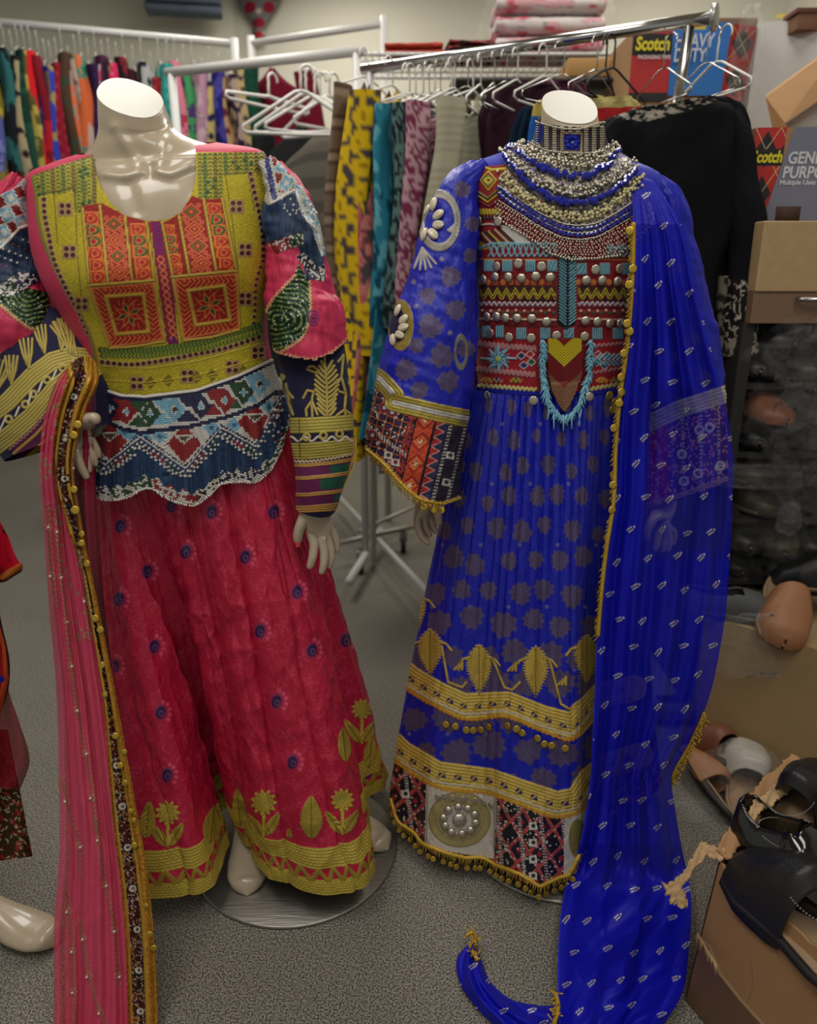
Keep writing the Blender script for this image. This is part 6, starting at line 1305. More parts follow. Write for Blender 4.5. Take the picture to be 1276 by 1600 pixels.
def film(name, sc, lo, hi):
    m = mat(name, (225, 225, 222), rough=.1, spec=1, bump=(sc, .03)); nt = m.node_tree; N = nt.nodes.new; K = nt.links.new
    tc = N('ShaderNodeTexCoord'); t = N('ShaderNodeTexNoise'); t.noise_type = 'RIDGED_MULTIFRACTAL'; t.inputs['Scale'].default_value = sc*.5; t.inputs['Detail'].default_value = 3; t.inputs['Distortion'].default_value = .8; K(tc.outputs['Object'], t.inputs['Vector'])
    r = N('ShaderNodeMapRange'); r.inputs[1].default_value = .75; r.inputs[2].default_value = 1.6; r.inputs[3].default_value = lo; r.inputs[4].default_value = hi; K(t.outputs['Fac'], r.inputs[0]); K(r.outputs[0], nt.nodes['Principled BSDF'].inputs['Alpha']); return m  # whitish ridges of higher alpha paint crinkle highlights into the film
M['film'] = film('clear_plastic_film', 26, .05, .42)
M['film2'] = film('crinkled_plastic', 30, .03, .6)
def lump(R, name, c, d, m, seed, local=True, amp=.22, nu=48, nv=26):
    a = np.linspace(0, 2*PI, nu, endpoint=False); b = np.linspace(.02, PI-.02, nv); A, B = np.meshgrid(a, b)
    r = 1+amp*(fbm(np.cos(A)*2.4+5+seed, np.sin(A)*2.4+B*2.2, seed, 4)-.5)*2+amp*.6*(1-np.abs(2*vn(A*3, B*5, seed+9)-1))
    ex = lambda x: np.sign(x)*np.abs(x)**.75
    P = np.stack([ex(np.cos(A)*np.sin(B))*d[0]/2*r, ex(np.sin(A)*np.sin(B))*d[1]/2*r, np.cos(B)*d[2]/2*r], -1)+np.asarray(c)
    return sheet(name, P, m, R, closed=True, local=local)
lump(BW, 'plastic_wrap', (0, 0, .11), (.47, .32, .27), M['film'], 3)
# folded jeans and wall hanging
o = folded('folded_jeans', 'folded grey blue jeans pinned high on the left wall', 'jeans', at(288, 25, 5.42), (.46, .14, .16), pat('dots', (84, 92, 104), (96, 104, 116)), 3, .18, None, 6)
wh = at(405, 34, 5.6); R = root('wall_hanging', 'grey and crimson embroidered pointed wall hanging above the racks', 'decoration', wh)
pr = [(366, -30), (444, -30), (440, 0), (425, 22), (414, 40), (413, 64), (398, 64), (396, 40), (384, 20), (372, 2)]
s = Soup(); Ls = [at(x, y, 5.62) for x, y in ((366, -30), (372, 2), (385, 22), (396, 40), (397, 64))]; Rs = [at(x, y, 5.58) for x, y in ((444, -30), (438, 2), (425, 22), (414, 40), (413, 64))]
Lq = herm(range(5), np.array(Ls), np.linspace(0, 4, 60)); Rq = herm(range(5), np.array(Rs), np.linspace(0, 4, 60)); q = np.linspace(0, 1, 40)[None, :, None]
G_ = Lq[:, None]*(1-q)+Rq[:, None]*q; G_[..., 1] -= .03*np.sin(PI*q[..., 0]); pw = Paint(G_, (96, 96, 92), .8)
for x, y, r in ((392, 12, 9), (420, 12, 9), (405, 36, 8), (380, -8, 8), (430, -6, 8)): pw.dot(x, y, r, (120, 24, 44))
for x, y, r in ((405, 18, 4), (392, 50, 3), (412, 52, 3)): pw.dot(x, y, r, (170, 150, 140))
pw.dot(405, 55, 5, (150, 30, 40)); pw.make('embroidered_panel', G_, M['matte'], R, thick=0) if False else sheet('embroidered_panel', G_, M['matte'], R, pw.rgb, thick=.012)
# ---- chrome rack
Ca = at(566, 109, 2.73); Cb = at(1113, 26, 2.2); Cb[2] = Ca[2]; dC = (Cb-Ca)/np.linalg.norm(Cb-Ca); yawC = math.atan2(dC[1], dC[0])
R = root('clothes_rack', 'chrome garment rack with round rail ends behind the two dressed mannequins', 'rack', (Ca[0], Ca[1], 0))
s = Soup(); s.tube([Ca, Cb], .0155, 20); s.build('rail', M['chrome'], R)
for q, sg_ in ((Cb, 1),): s = Soup(); s.disc(q+dC*.004*sg_, dC*sg_, .031, .006, 28, dome=.004); s.build('rail_end_cap', mat('cap_metal', (170, 170, 166), rough=.3, metal=.6), R)
pq = Cb-dC*.055; low = at(1047, 330, 2.3); bot_ = np.array([pq[0]-.09, pq[1]+.05, .12])
s = Soup(); s.tube([pq-[0, 0, .012], pq*.62+bot_*.38], .0135, 18); s.build('post', M['chrome'], R)
s = Soup(); s.tube([pq*.64+bot_*.36, bot_], .0165, 18); s.build('post', M['chrome'], R)
pl_ = Ca+dC*.03; s = Soup(); s.tube([pl_, [pl_[0]-.02, pl_[1]+.1, .12]], .012, 14); s.build('post', M['whitemetal'], R)
g1 = gnd(525, 772, .10); g2 = gnd(700, 960, .10); s = Soup(); s.tube([g1, g2], .012, 10); s.build('base_bar', M['whitemetal'], R)
g3 = gnd(530, 848, .12); g4 = gnd(690, 812, .12); s = Soup(); s.tube([g3, g4], .012, 10); s.build('base_bar', M['steel'], R)
s = Soup(); s.tube([gnd(560, 830, .12), gnd(720, 760, .12)], .009, 10); s.build('base_bar', M['steel'], R)
for x, y in ((563, 884), (630, 852), (690, 780)):
    c = gnd(x, y, .035); w_ = Soup(); w_.tube([c+[-.012, 0, 0], c+[.012, 0, 0]], .035, 20); cw = w_.build('caster_wheel', M['rubber'], R); w_ = Soup(); w_.box(c+[0, 0, .045], (.034, .03, .05)); w_.tube([c+[0, 0, .06], c+[0, 0, .09]], .008, 8); w_.build('caster_fork', M['steel'], cw, bevel=.003)
CG = [(570, 126, 'brown striped garment, nearest the left end of the chrome rack', 'stripe', (110, 92, 76), (80, 60, 50), (140, 120, 100), 1.2, .19, 1), (612, 140, 'grey dress with big yellow flowers on the chrome rack', 'big', (70, 62, 62), (206, 172, 24), (150, 110, 20), 1.12, .22, .62), (640, 152, 'coral pink printed dress next to the yellow flowered one', 'floral', (180, 92, 90), (80, 70, 74), (196, 120, 110), 1.05, .21, 1), (662, 156, 'turquoise tie dyed dress on the chrome rack', 'floral', (40, 120, 140), (20, 70, 90), (90, 160, 170), 1.0, .21, 1.2), (680, 156, 'black dress with pale green paisleys', 'paisley', (24, 28, 34), (84, 112, 108), None, 1.1, .21, 1), (706, 152, 'plum dress with rose white paisleys', 'paisley', (110, 44, 72), (176, 140, 146), None, 1.1, .21, .7), (738, 148, 'cream ribbed garment on the chrome rack', 'stripe', (164, 160, 136), (150, 146, 122), None, 1.1, .21, .25)]
THK = [.022, .060, .022, .022, .034, .034, .042]
for i, (x, y, nm, k, c1, c2, c3, L, w_, sc) in enumerate(CG):
    f = (at(x, y, 2.55)[0]-Ca[0])/(Cb[0]-Ca[0]); q = Ca+(Cb-Ca)*f; q[2] = at(x, y, q[1])[2]
    garment(q, yawC+random.uniform(-.1, .1), nm, pat(k, c1, c2, c3, sc=sc, seed=i+70), L=L, w=w_, th=THK[i], g=None, seed=i+20, nv=260, nu=150, sl=.62 if i != 1 else .75, flare=1.75)
    hanger(q+[0, 0, .012], yawC, 'white hanger of the ' + nm.split(' on ')[0].split(',')[0].split(' next')[0], 'plastic', None, .17, .07, .0035)
def frontg(label, rows, D, p, nv=120, nu=120, b=.05, name='hanging_garment', rough=.7):
    rr = [(i, a_, y1, b_, y2, D, b, b) for i, (a_, y1, b_, y2) in enumerate(rows)]; P, ph, tv = ring_loft(rr, nv, nu, ex=2.6)
    P = P+normals(P, True)*(.010*np.sin(ph*9+1)[None]*np.clip(tv/2, 0, 1)[:, None]+.012*(fbm(ph[None]*3+0*tv[:, None], tv[:, None]*1.4+ph[None], 4, 3)-.5))[..., None]
    R = root(name, label, 'garment', P.mean((0, 1))); V, U_2 = np.meshgrid(tv, ph, indexing='ij'); sheet('garment_body', P, M['matte'], R, p(U_2*.2, V*.12), True); return R
frontg('plain dark plum long sleeved dress facing out on the chrome rack', [(784, 136, 872, 138), (764, 150, 880, 148), (748, 200, 890, 190), (738, 300, 900, 300), (730, 450, 900, 450), (722, 640, 900, 640)], 2.5, pat('dots', (52, 28, 40), (50, 26, 38)))
frontg('dark navy garment behind the blue dress shoulder', [(836, 162, 880, 160), (815, 175, 890, 170), (800, 220, 900, 220), (785, 330, 900, 330), (780, 500, 900, 500)], 2.42, pat('dots', (20, 40, 60), (18, 36, 54)), b=.03)
frontg('yellow and blue garment just behind the bare neck', [(846, 155, 940, 150), (838, 165, 960, 165), (832, 200, 970, 200), (820, 300, 980, 300), (815, 500, 980, 500)], 2.34, lambda u, v: np.where((v.ravel() < .2)[:, None], lin((196, 178, 90)), lin((36, 96, 170))), b=.02)
frontg('red garment with cream collar beside the black robe', [(905, 158, 985, 150), (900, 180, 1000, 175), (890, 260, 1010, 260), (880, 500, 1010, 500)], 2.28, lambda u, v: np.where((v.ravel() < .10)[:, None], lin((186, 172, 110)), lin((170, 40, 40))), b=.02)
f_ = frontg('maroon beaded collar garment on the chrome rack', [(815, 128, 905, 128), (810, 140, 915, 140), (800, 200, 915, 200), (795, 400, 915, 400)], 2.55, pat('dots', (66, 22, 44), (140, 90, 110), sc=.4), b=.02)
# black robe
RB_ = root('hanging_robe', 'long black robe with silver embroidered collar and cuffs facing out', 'garment', at(1070, 300, 2.05))
rr = [(0, 985, 172, 1105, 152, 2.06, .035, .03, .1), (1, 955, 186, 1150, 160, 2.06, .04, .035), (2, 932, 206, 1164, 188, 2.06, .05, .04), (3, 925, 260, 1166, 250, 2.06, .06, .05), (4, 925, 340, 1170, 340, 2.06, .065, .05), (5, 930, 440, 1130, 440, 2.06, .07, .05), (6, 930, 560, 1125, 560, 2.06, .075, .05), (7, 930, 760, 1125, 760, 2.06, .08, .05)]
P, ph, tv = ring_loft(rr, 150, 160, ex=2.5); P = P+normals(P, True)*(.012*np.sin(ph*8)[None]*np.clip(tv/3, 0, 1)[:, None]+.016*(fbm(ph[None]*2+0*tv[:, None], tv[:, None]*.8+ph[None], 4, 3)-.5))[..., None]
pt = Paint(P, (14, 14, 18), .6)
i = near_poly(pt, [(940, 178), (985, 150), (1110, 128), (1118, 158), (1075, 172), (1010, 190), (985, 188)]); c = np.where((fbm(pt.X[i]/5, pt.Y[i]/5, 3, 2) > .5)[:, None], lin((130, 124, 112)), lin((18, 18, 20))); pt.put(np.ones(len(i)), c, idx=i)
sheet('robe_body', P, M['matte'], RB_, pt.rgb, True)
P, t, a_ = tube_loft([(1138, 178, 2.06, 16, .03), (1150, 215, 2.05, 20, .045), (1156, 290, 2.03, 24, .05), (1166, 345, 2.01, 28, .055), (1166, 400, 2.0, 27, .05), (1160, 450, 1.99, 25, .045), (1158, 510, 1.98, 25, .045), (1160, 552, 1.98, 24, .042)], 170, 110)
P = P+normals(P, True)*(.010*(fbm(np.cos(a_)[None]*2+0*t[:, None], t[:, None]*9+np.sin(a_)[None], 4, 3)-.5))[..., None]; pt = Paint(P, (15, 15, 20), .6)
i = near_poly(pt, [(1100, 436), (1230, 436), (1230, 570), (1100, 570)]); n1 = fbm(pt.X[i]/9, pt.Y[i]/9, 5, 3); c = np.where(((n1 > .46) & (n1 < .56))[:, None], lin((168, 160, 144)), lin((24, 22, 22))); c = np.where((pt.Y[i] > 534)[:, None], np.where((hsh(np.floor(pt.X[i]/5), np.floor(pt.Y[i]/5), 3) > .4)[:, None], lin((150, 142, 122)), lin((60, 56, 50))), c); pt.put(np.ones(len(i)), c, idx=i)
sheet('sleeve', P, M['matte'], RB_, pt.rgb, True)
P, t, a_ = tube_loft([(1138, 430, 2.02, 18, .03), (1134, 480, 2.02, 16, .03), (1132, 520, 2.02, 14, .03), (1126, 556, 2.02, 13, .03)], 60, 50); pt = Paint(P, (40, 38, 34), .6); n1 = fbm(pt.X/9, pt.Y/9, 5, 3); pt.put((n1 > .5)*1.0, (110, 104, 90)); sheet('sleeve', P, M['matte'], RB_, pt.rgb, True)
# wire hangers along the chrome rail
random.seed(21)
names = {}
for i, (x, y, m_, w_) in enumerate([(650, 128, 'plastic', .17), (672, 124, 'chrome', .17), (690, 120, 'chrome', .17), (712, 122, 'plastic', .17), (733, 118, 'chrome', .16), (752, 120, 'plastic', .17), (772, 118, 'chrome', .17), (790, 122, 'chrome', .17), (806, 116, 'plastic', .17), (846, 120, 'plastic', .16), (870, 118, 'chrome', .17), (914, 108, 'chrome', .18), (925, 112, 'rubber', .18), (935, 118, 'rubber', .17), (996, 116, 'chrome', .12), (1046, 108, 'chrome', .13), (1058, 110, 'plastic', .13)]):
    f = (at(x, y, 2.5)[0]-Ca[0])/(Cb[0]-Ca[0]); q = Ca+(Cb-Ca)*f; zt = q[2]-.085 if x < 990 else q[2]-.10
    hanger([q[0], q[1], zt], yawC+(random.uniform(-.35, .35) if x < 980 else .9), '%s hanger, %s from the left along the chrome rail' % ({'plastic': 'white plastic', 'chrome': 'thin wire', 'rubber': 'black plastic'}[m_], ordinal(i)), m_, 'hangers along the chrome rail', w_, .08, .0032 if m_ != 'chrome' else .002)
# ================================================================== RIGHT SIDE: CABINET, BOXES, SHOES
def text(name, body, loc_fn, size, matl, parent, bold=0, shear=0, align='LEFT', sx=1.0):
    """raised lettering: loc_fn = (origin, right vector, up vector)"""
    cu = bpy.data.curves.new(name, 'FONT'); cu.body = body; cu.size = size; cu.extrude = .0004; cu.offset = bold; cu.shear = shear; cu.align_x = align; cu.resolution_u = 3
    o = bpy.data.objects.new(name, cu); C.objects.link(o); dg = bpy.context.evaluated_depsgraph_get(); dg.update(); me = bpy.data.meshes.new_from_object(o.evaluated_get(dg)); bpy.data.objects.remove(o)
    org, r, u = [Vector([float(q) for q in v]) for v in loc_fn]; r.normalize(); u.normalize(); n = r.cross(u); r = r*sx
    mt = Matrix((r, u, n)).transposed().to_4x4(); mt.translation = org; me.transform(mt); me.materials.clear(); return link_mesh(name, me, matl, parent)
def paint_face(corners, nx, ny, fn, name, parent, off=.001, matl=None):
    """thin printed panel: corners TL,TR,BR,BL"""
    tl, tr, br, bl_ = [np.asarray(c, float) for c in corners]; u = np.linspace(0, 1, nx)[None, :, None]; v = np.linspace(0, 1, ny)[:, None, None]
    P = (tl*(1-u)+tr*u)*(1-v)+(bl_*(1-u)+br*u)*v; n = np.cross(tr-tl, tl-bl_); n /= np.linalg.norm(n); P = P+n*off
    U, V = np.meshgrid(np.linspace(0, 1, nx), np.linspace(0, 1, ny)); return sheet(name, P, matl or M['vc'], parent, fn(U.ravel(), V.ravel()), smooth=False)
def argyle(U, V, a=1.0, sc=2.0):
    x = U*sc*a; y = V*sc; d1 = np.abs(((x+y) % 1)-.5); d = (np.abs((x % 1)-.5)+np.abs((y % 1)-.5)); k = (np.floor(x)+np.floor(y)) % 2
    c = np.tile(lin((176, 32, 30)), (U.size, 1)); c[d < .42] = lin((22, 20, 22)); l = (np.abs(((x-y) % 1)-.5) > .485) | (np.abs(((x+y) % 1)-.5) > .485); c[l] = lin((200, 184, 130)); return c
M['lamin'] = M['wood']
# cabinet
z1 = at(1190, 345, 1.9)[2]; z0 = at(1190, 456, 1.9)[2]; z2 = z0-.075; xL = at(1187, 400, 1.9)[0]
R = root('shoe_cabinet', 'light wood cabinet with shallow metal-handled drawer above open shoe shelves', 'cabinet', (xL, 1.9, 0))
s = Soup(); s.box(((xL+2.0)/2, 2.27, (z1+z0)/2), (2.0-xL, .74, z1-z0)); s.build('top_case', M['wood'], R, smooth=False, bevel=.003)
s = Soup(); s.box(((xL+2.0)/2+.0, 1.925, (z0+z2)/2), (2.0-xL, .04, z0-z2)); dr = s.build('drawer', mat('brown_laminate', (120, 92, 68), rough=.5), R, smooth=False, bevel=.002)
ha = at(1250, 468, 1.885); s = Soup(); s.tube([ha+[0, .012, 0], ha, ha+[.16, 0, 0], ha+[.16, .012, 0]], .006, 8); s.build('handle', M['chrome'], dr)
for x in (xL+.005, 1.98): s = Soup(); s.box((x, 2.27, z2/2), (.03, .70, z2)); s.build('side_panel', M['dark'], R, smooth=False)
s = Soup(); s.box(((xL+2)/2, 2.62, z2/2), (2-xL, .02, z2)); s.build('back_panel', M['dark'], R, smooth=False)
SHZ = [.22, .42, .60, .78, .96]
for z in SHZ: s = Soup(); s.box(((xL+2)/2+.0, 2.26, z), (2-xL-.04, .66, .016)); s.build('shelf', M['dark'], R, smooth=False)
# shoes
def shoe_parts(R, L=.26, W=.095, H=.075, col=(30, 28, 28), sole=(60, 54, 48), wrap=0, seed=0, open_=True, m=None, slip=False):
    """a slip-on shoe, toe at +x"""
    t = np.linspace(0, 1, 30); ww = W/2*np.interp(t, [0, .04, .2, .45, .72, .9, .98, 1], [.1, .55, .72, .72, 1.0, .85, .45, .05]); a = np.linspace(0, 2*PI, 30, endpoint=False)
    X = (t-.5)*L; ring_ = lambda k, z: np.stack([np.full(30, X[k]), np.cos(a)*ww[k], z], -1)
    P = np.array([ring_(k, np.where(np.sin(a) > 0, .012, .0)+.0*a+.008*max(0, (.25-t[k])*3)) for k in range(30)]); s = Soup(); s.grid(P*[1, 1.08, 1], True); so = s.build('sole', mat('sole%d' % seed, sole, rough=.7) if False else M['sole_'+str(sole)] , R, local=True)
    nA = 41; aa = np.linspace(-.12, PI+.12, nA); nt = 46; tt = np.linspace(.43 if slip else .0, 1, nt); wv_ = np.interp(tt, t, ww)*1.02
    hh = H*(np.interp(tt, [.43, .50, .62, .8, .93, 1], [.80, 1.0, .92, .62, .42, .22]) if slip else np.interp(tt, [0, .06, .25, .5, .62, .8, .93, 1], [.8, .95, .80, .95, .86, .55, .40, .20]))
    TT, AA = np.meshgrid(tt, aa, indexing='ij'); Pz = .010+hh[:, None]*np.abs(np.sin(AA))**.72*np.sign(np.sin(AA)); Py = wv_[:, None]*np.sign(np.cos(AA))*np.abs(np.cos(AA))**.8
    Px = (TT-.5)*L*1.0-(0.03*L*np.sin(AA) if slip else 0)
    kp = np.ones(TT.shape, bool) if slip else ~((TT < .52) & (TT > .05) & (np.sin(AA) > .90-.05*np.sin((TT-.05)/.47*PI)))
    o_ = sheet('upper', np.stack([Px, Py, Pz], -1), m or M['leather'], R, keep=kp, local=True, thick=.004)
    for mm_ in o_.modifiers: mm_.offset = 0
    ins = np.stack([np.stack([X, -ww*.92, np.full(30, .018)], -1), np.stack([X, ww*.92, np.full(30, .018)], -1)]); sheet('insole', ins, M['insole'], R, local=True, thick=.004)
    if wrap: lump(R, 'plastic_wrap', (0, 0, H*.5), (L*1.15, W*1.35, H*1.45), M['film2'], seed, amp=.3)
for c in ((60, 54, 48), (90, 84, 76), (150, 120, 90), (24, 22, 22)): M['sole_'+str(c)] = mat('sole', c, rough=.7)
M['insole'] = mat('insole', (150, 124, 96), rough=.8)
M['grey'] = mat('grey_suede', (84, 86, 86), rough=.85)
M['olive'] = mat('dark_olive_leather', (66, 60, 46), rough=.5)
protos = []
def copy_tree(o):
    c = o.copy(); C.objects.link(c)
    for ch in o.children:
        d = ch.copy(); C.objects.link(d); d.parent = c
    return c
def wshoe(i, m, sole): R = root('wrapped_shoe', 'x', 'shoe', (0, 0, 0), 'plastic wrapped shoes on the shelves'); shoe_parts(R, .27, .10, .08, wrap=1, seed=i*3+1, m=m, sole=sole); return R
protos = [wshoe(0, M['leather'], (24, 22, 22)), wshoe(1, M['brown'], (60, 54, 48)), wshoe(2, M['olive'], (90, 84, 76)), wshoe(3, M['grey'], (60, 54, 48))]
kinds = ['black', 'brown', 'dark olive', 'grey']; random.seed(31); used = [0]*4; lab = ['lowest', 'second', 'middle', 'fourth', 'top']
for si, z in enumerate(SHZ):
    for k in range(9):
        for layer in range(2):
            x = xL+.09+k*.095; y = 2.06; 
            if x > 1.75: continue
            ki = random.choice([0, 0, 0, 2, 3, 1]); R_ = protos[ki] if not used[ki] else copy_tree(protos[ki]); used[ki] = 1
            R_.location = (x+random.uniform(-.01, .01), y+random.uniform(-.05, .02), z+.014+layer*.078); R_.rotation_euler = (random.uniform(-.15, .15), random.uniform(-.08, .08), -PI/2+random.uniform(-.35, .35)); sc = random.uniform(.92, 1.1); R_.scale = (sc, sc, sc*.95)
            R_['label'] = 'plastic wrapped %s shoe, %s from the left, %s layer, %s shelf' % (kinds[ki], ordinal(k), ('lower', 'upper')[layer], lab[si])
# bright knotted plastic bags hanging out of the shelf
for i, (x, y, D, d) in enumerate([(1262, 640, 1.86, (.13, .10, .09)), (1262, 775, 1.84, (.13, .12, .12)), (1232, 810, 1.82, (.05, .04, .07)), (1262, 560, 1.88, (.16, .12, .12)), (1255, 700, 1.84, (.14, .1, .08)), (1190, 745, 1.86, (.22, .08, .05))]):
    q = at(x, y, D); o = lump(None, 'plastic_bag', (0, 0, 0), d, M['film2'] if i != 2 else M['film'], 40+i, amp=.4); o.location = Vector([float(v) for v in q]); tag(o, ['crumpled clear bag bulging from the second shelf', 'knotted clear plastic bag bulging over the shelf edge', 'pointed tail of the knotted clear plastic bag', 'large crumpled bag below the drawer handle', 'flattened clear bag between two shelf boards', 'long loose plastic sheet lying over shoes beside the shawl'][i], 'plastic bag')
# boxes on the cabinet
B2 = root('carton', 'grey, red and black tape carton standing on the wooden cabinet', 'carton', at(1240, 345, 2.0))
e = at(1189, 196, 2.02); f0 = at(1240, 196, 2.0); zt, zb = e[2], z1+.001; x0, x1, x2 = e[0], at(1243, 196, 2.0)[0], 1.95
s = Soup(); s.hexa(np.array([[x0, 2.05, zb], [x2, 1.98, zb], [x2, 2.35, zb], [x0, 2.4, zb], [x0, 2.05, zt], [x2, 1.98, zt], [x2, 2.35, zt], [x0, 2.4, zt]])); s.build('carton_body', M['card'], B2, smooth=False)
yf = lambda x: 2.05+(x-x0)/(x2-x0)*-.07
fc = lambda xa, xb, za, zb_: [(xa, yf(xa), za), (xb, yf(xb), za), (xb, yf(xb), zb_), (xa, yf(xa), zb_)]
def redface(U, V):
    c = argyle(U, V, .55, 2.2); c[(V > .22) & (V < .39)] = lin((18, 16, 18)); return c
paint_face(fc(x0, x1, zt, zb), 90, 160, redface, 'red_panel', B2)
xs_ = x1-.012
paint_face([(xs_+.03, yf(xs_), zt), (x2, yf(x2), zt), (x2, yf(x2), zb), (xs_-.02, yf(xs_), zb)], 20, 20, lambda U, V: np.tile(lin((112, 114, 130)), (U.size, 1)), 'grey_panel', B2, .003)
ty = mat('yellow_ink', (214, 200, 40), rough=.6); tw = mat('white_ink', (200, 200, 204), rough=.6)
hgt = zt-zb
text('scotch_lettering', 'Scotch', ((x0-.003, yf(x0)-.004, zb+hgt*.645), (1, -.05, 0), (0, 0, 1)), .037, ty, B2, .0013, .15, 'LEFT', .74)
text('purpose_lettering', 'GENERAL', ((xs_+.022, yf(xs_)-.006, zb+hgt*.63), (1, -.05, 0), (0.06, 0, 1)), .038, tw, B2, .0010, 0, 'LEFT', .85)
text('purpose_lettering', 'PURPOSE', ((xs_+.014, yf(xs_)-.006, zb+hgt*.48), (1, -.05, 0), (0.06, 0, 1)), .038, tw, B2, .0010, 0, 'LEFT', .85)
text('uses_lettering', 'Multiple Uses', ((xs_+.010, yf(xs_)-.006, zb+hgt*.41), (1, -.05, 0), (0.06, 0, 1)), .016, tw, B2, .0004)
s = Soup(); s.box((x1+.03, yf(x1)-.006, zb+.022), (.06, .004, .036)); s.build('hand_hole', mat('hole_brown', (70, 48, 36), rough=.9), B2)
# red and blue carton behind the rail
D1 = 2.62; B1_ = root('carton', 'tall red and blue tape carton behind the end of the chrome rail', 'carton', at(1070, 150, D1))
fa = [at(990, 46, D1), at(1052, 38, D1-.0), at(1046, 152, D1), at(980, 158, D1)]; fb = [at(1052, 36, D1), at(1143, 36, D1), at(1124, 150, D1), at(1042, 150, D1)]
zb1 = 1.36; A_, Bq, Cq = np.array(fa[0]), np.array(fb[0]), np.array(fb[1]); sd = at(1182, 42, D1+.12)
for P4 in ():
    pass
bx = np.array([[A_[0], D1+.004, zb1], [Cq[0]-.02, D1+.004, zb1], [sd[0]-.02, D1+.3, zb1], [A_[0], D1+.32, zb1], [A_[0], D1+.004, A_[2]], [Cq[0], D1+.004, Cq[2]], [sd[0], D1+.3, Cq[2]], [A_[0], D1+.32, A_[2]]])
s = Soup(); s.hexa(bx); s.build('carton_body', M['card'], B1_, smooth=False)
def rf(U, V): c = np.tile(lin((176, 34, 34)), (U.size, 1)); c[(V > .06) & (V < .36)] = lin((18, 16, 18)); c[V > .88] = lin((24, 20, 22)); return c
nA = [fa[0], [Bq[0], D1, A_[2]], [fb[3][0], D1, fa[3][2]], fa[3]]
paint_face(nA, 40, 90, rf, 'red_panel', B1_, .003)
paint_face(fb, 40, 60, lambda U, V: np.where(((V < .10) & (U < .55))[:, None], lin((204, 180, 40)), lin((36, 110, 186))), 'blue_panel', B1_, .006)
paint_face([[Cq[0], D1+.004, Cq[2]], sd, [sd[0]-.02, sd[1], fb[2][2]], [fb[2][0]+.0, D1+.004, fb[2][2]]], 60, 90, lambda U, V: argyle(U, V, .5, 2.0), 'argyle_panel', B1_, .004)
p0 = at(992, 78, D1-.012); text('scotch_lettering', 'Scotch', (p0, (1, 0, 0), (0, 0, 1)), .050, ty, B1_, .0018, .12, 'LEFT', .76)
text('tape_lettering', 'PACKAGING TAPE', (at(996, 92, D1-.012), (1, 0, 0), (0, 0, 1)), .0150, tw, B1_, .0003, 0, 'LEFT', .8)
text('heavy_lettering', 'HEAVY', (at(1053, 74, D1-.02), (1, -.05, 0), (.05, 0, 1)), .052, tw, B1_, .0008, 0, 'LEFT', .72); text('heavy_lettering', 'DUTY', (at(1051, 96, D1-.02), (1, -.05, 0), (.05, 0, 1)), .050, tw, B1_, .0008, 0, 'LEFT', .72)
# white carton, tan flap carton, small box
wc = root('carton', 'large plain white carton with yellow tape beside the red and blue carton', 'carton', at(1220, 120, 2.7))
a1, a2, a3, a4 = at(1186, 34, 2.7), at(1330, 30, 2.55), at(1330, 200, 2.55), at(1166, 152, 2.7)
s = Soup(); v4 = np.array([a4, a3, a3+[.1, .4, 0], a4+[.1, .4, 0], a1, a2, a2+[.1, .4, 0], a1+[.1, .4, 0]]); v4[:4, 2] = z1; s.hexa(v4); s.build('carton_body', mat('white_board', (186, 184, 178), rough=.8), wc, smooth=False)
s = Soup(); s.hexa(np.array([at(1212, 28, 2.69), at(1244, 28, 2.67), at(1244, 28, 2.75), at(1212, 28, 2.75), at(1214, 22, 2.69), at(1246, 22, 2.67), at(1246, 22, 2.75), at(1214, 22, 2.75)])); s.hexa(np.array([at(1238, 50, 2.67), at(1262, 51, 2.66), at(1262, 51, 2.7), at(1238, 50, 2.7), at(1238, 28, 2.67), at(1244, 28, 2.66), at(1244, 28, 2.7), at(1238, 28, 2.7)]))
s.build('yellow_tape', mat('yellow_tape', (196, 170, 50), rough=.5), wc, smooth=False)
sb = root('carton', 'small brown box on top of the white carton', 'carton', at(1258, 48, 2.62)); s = Soup(); s.box(at(1262, 36, 2.63), (.10, .08, .055)); s.build('carton_body', mat('brown_box', (120, 84, 62), rough=.8), sb, bevel=.002); s = Soup(); s.box(at(1262, 23, 2.63), (.11, .09, .014)); s.build('lid', mat('brown_lid', (96, 58, 44), rough=.8), sb, bevel=.002)
db = root('carton', 'brown carton back behind the red and blue carton', 'carton', at(1160, 60, 2.95)); s = Soup(); q1 = at(1120, 28, 2.95); q2 = at(1184, 28, 2.95); s.hexa(np.array([[q1[0], 2.95, 1.4], [q2[0], 2.95, 1.4], [q2[0], 3.2, 1.4], [q1[0], 3.2, 1.4], [q1[0], 2.95, q1[2]], [q2[0], 2.95, q1[2]], [q2[0], 3.2, q1[2]], [q1[0], 3.2, q1[2]]])); s.build('carton_body', mat('dull_board', (110, 88, 72), rough=.9), db, smooth=False)
tc_ = root('carton', 'opened brown carton with torn slanted flap above the grey carton', 'carton', at(1240, 190, 2.3))
s = Soup(); fl = [at(1196, 152, 2.28), at(1320, 62, 2.25), at(1320, 130, 2.2), at(1226, 192, 2.2)]; s.hexa(np.array(fl+[p+[.01, .02, .012] for p in fl])[[3, 2, 1, 0, 7, 6, 5, 4]]); s.build('flap', M['card'], tc_, smooth=False)
s = Soup(); fl = [at(1196, 152, 2.28), at(1226, 192, 2.2), at(1232, 215, 2.2), at(1206, 200, 2.3)]; s.hexa(np.array(fl+[p+[.012, .02, 0] for p in fl])); s.build('flap', M['cardin'], tc_, smooth=False)
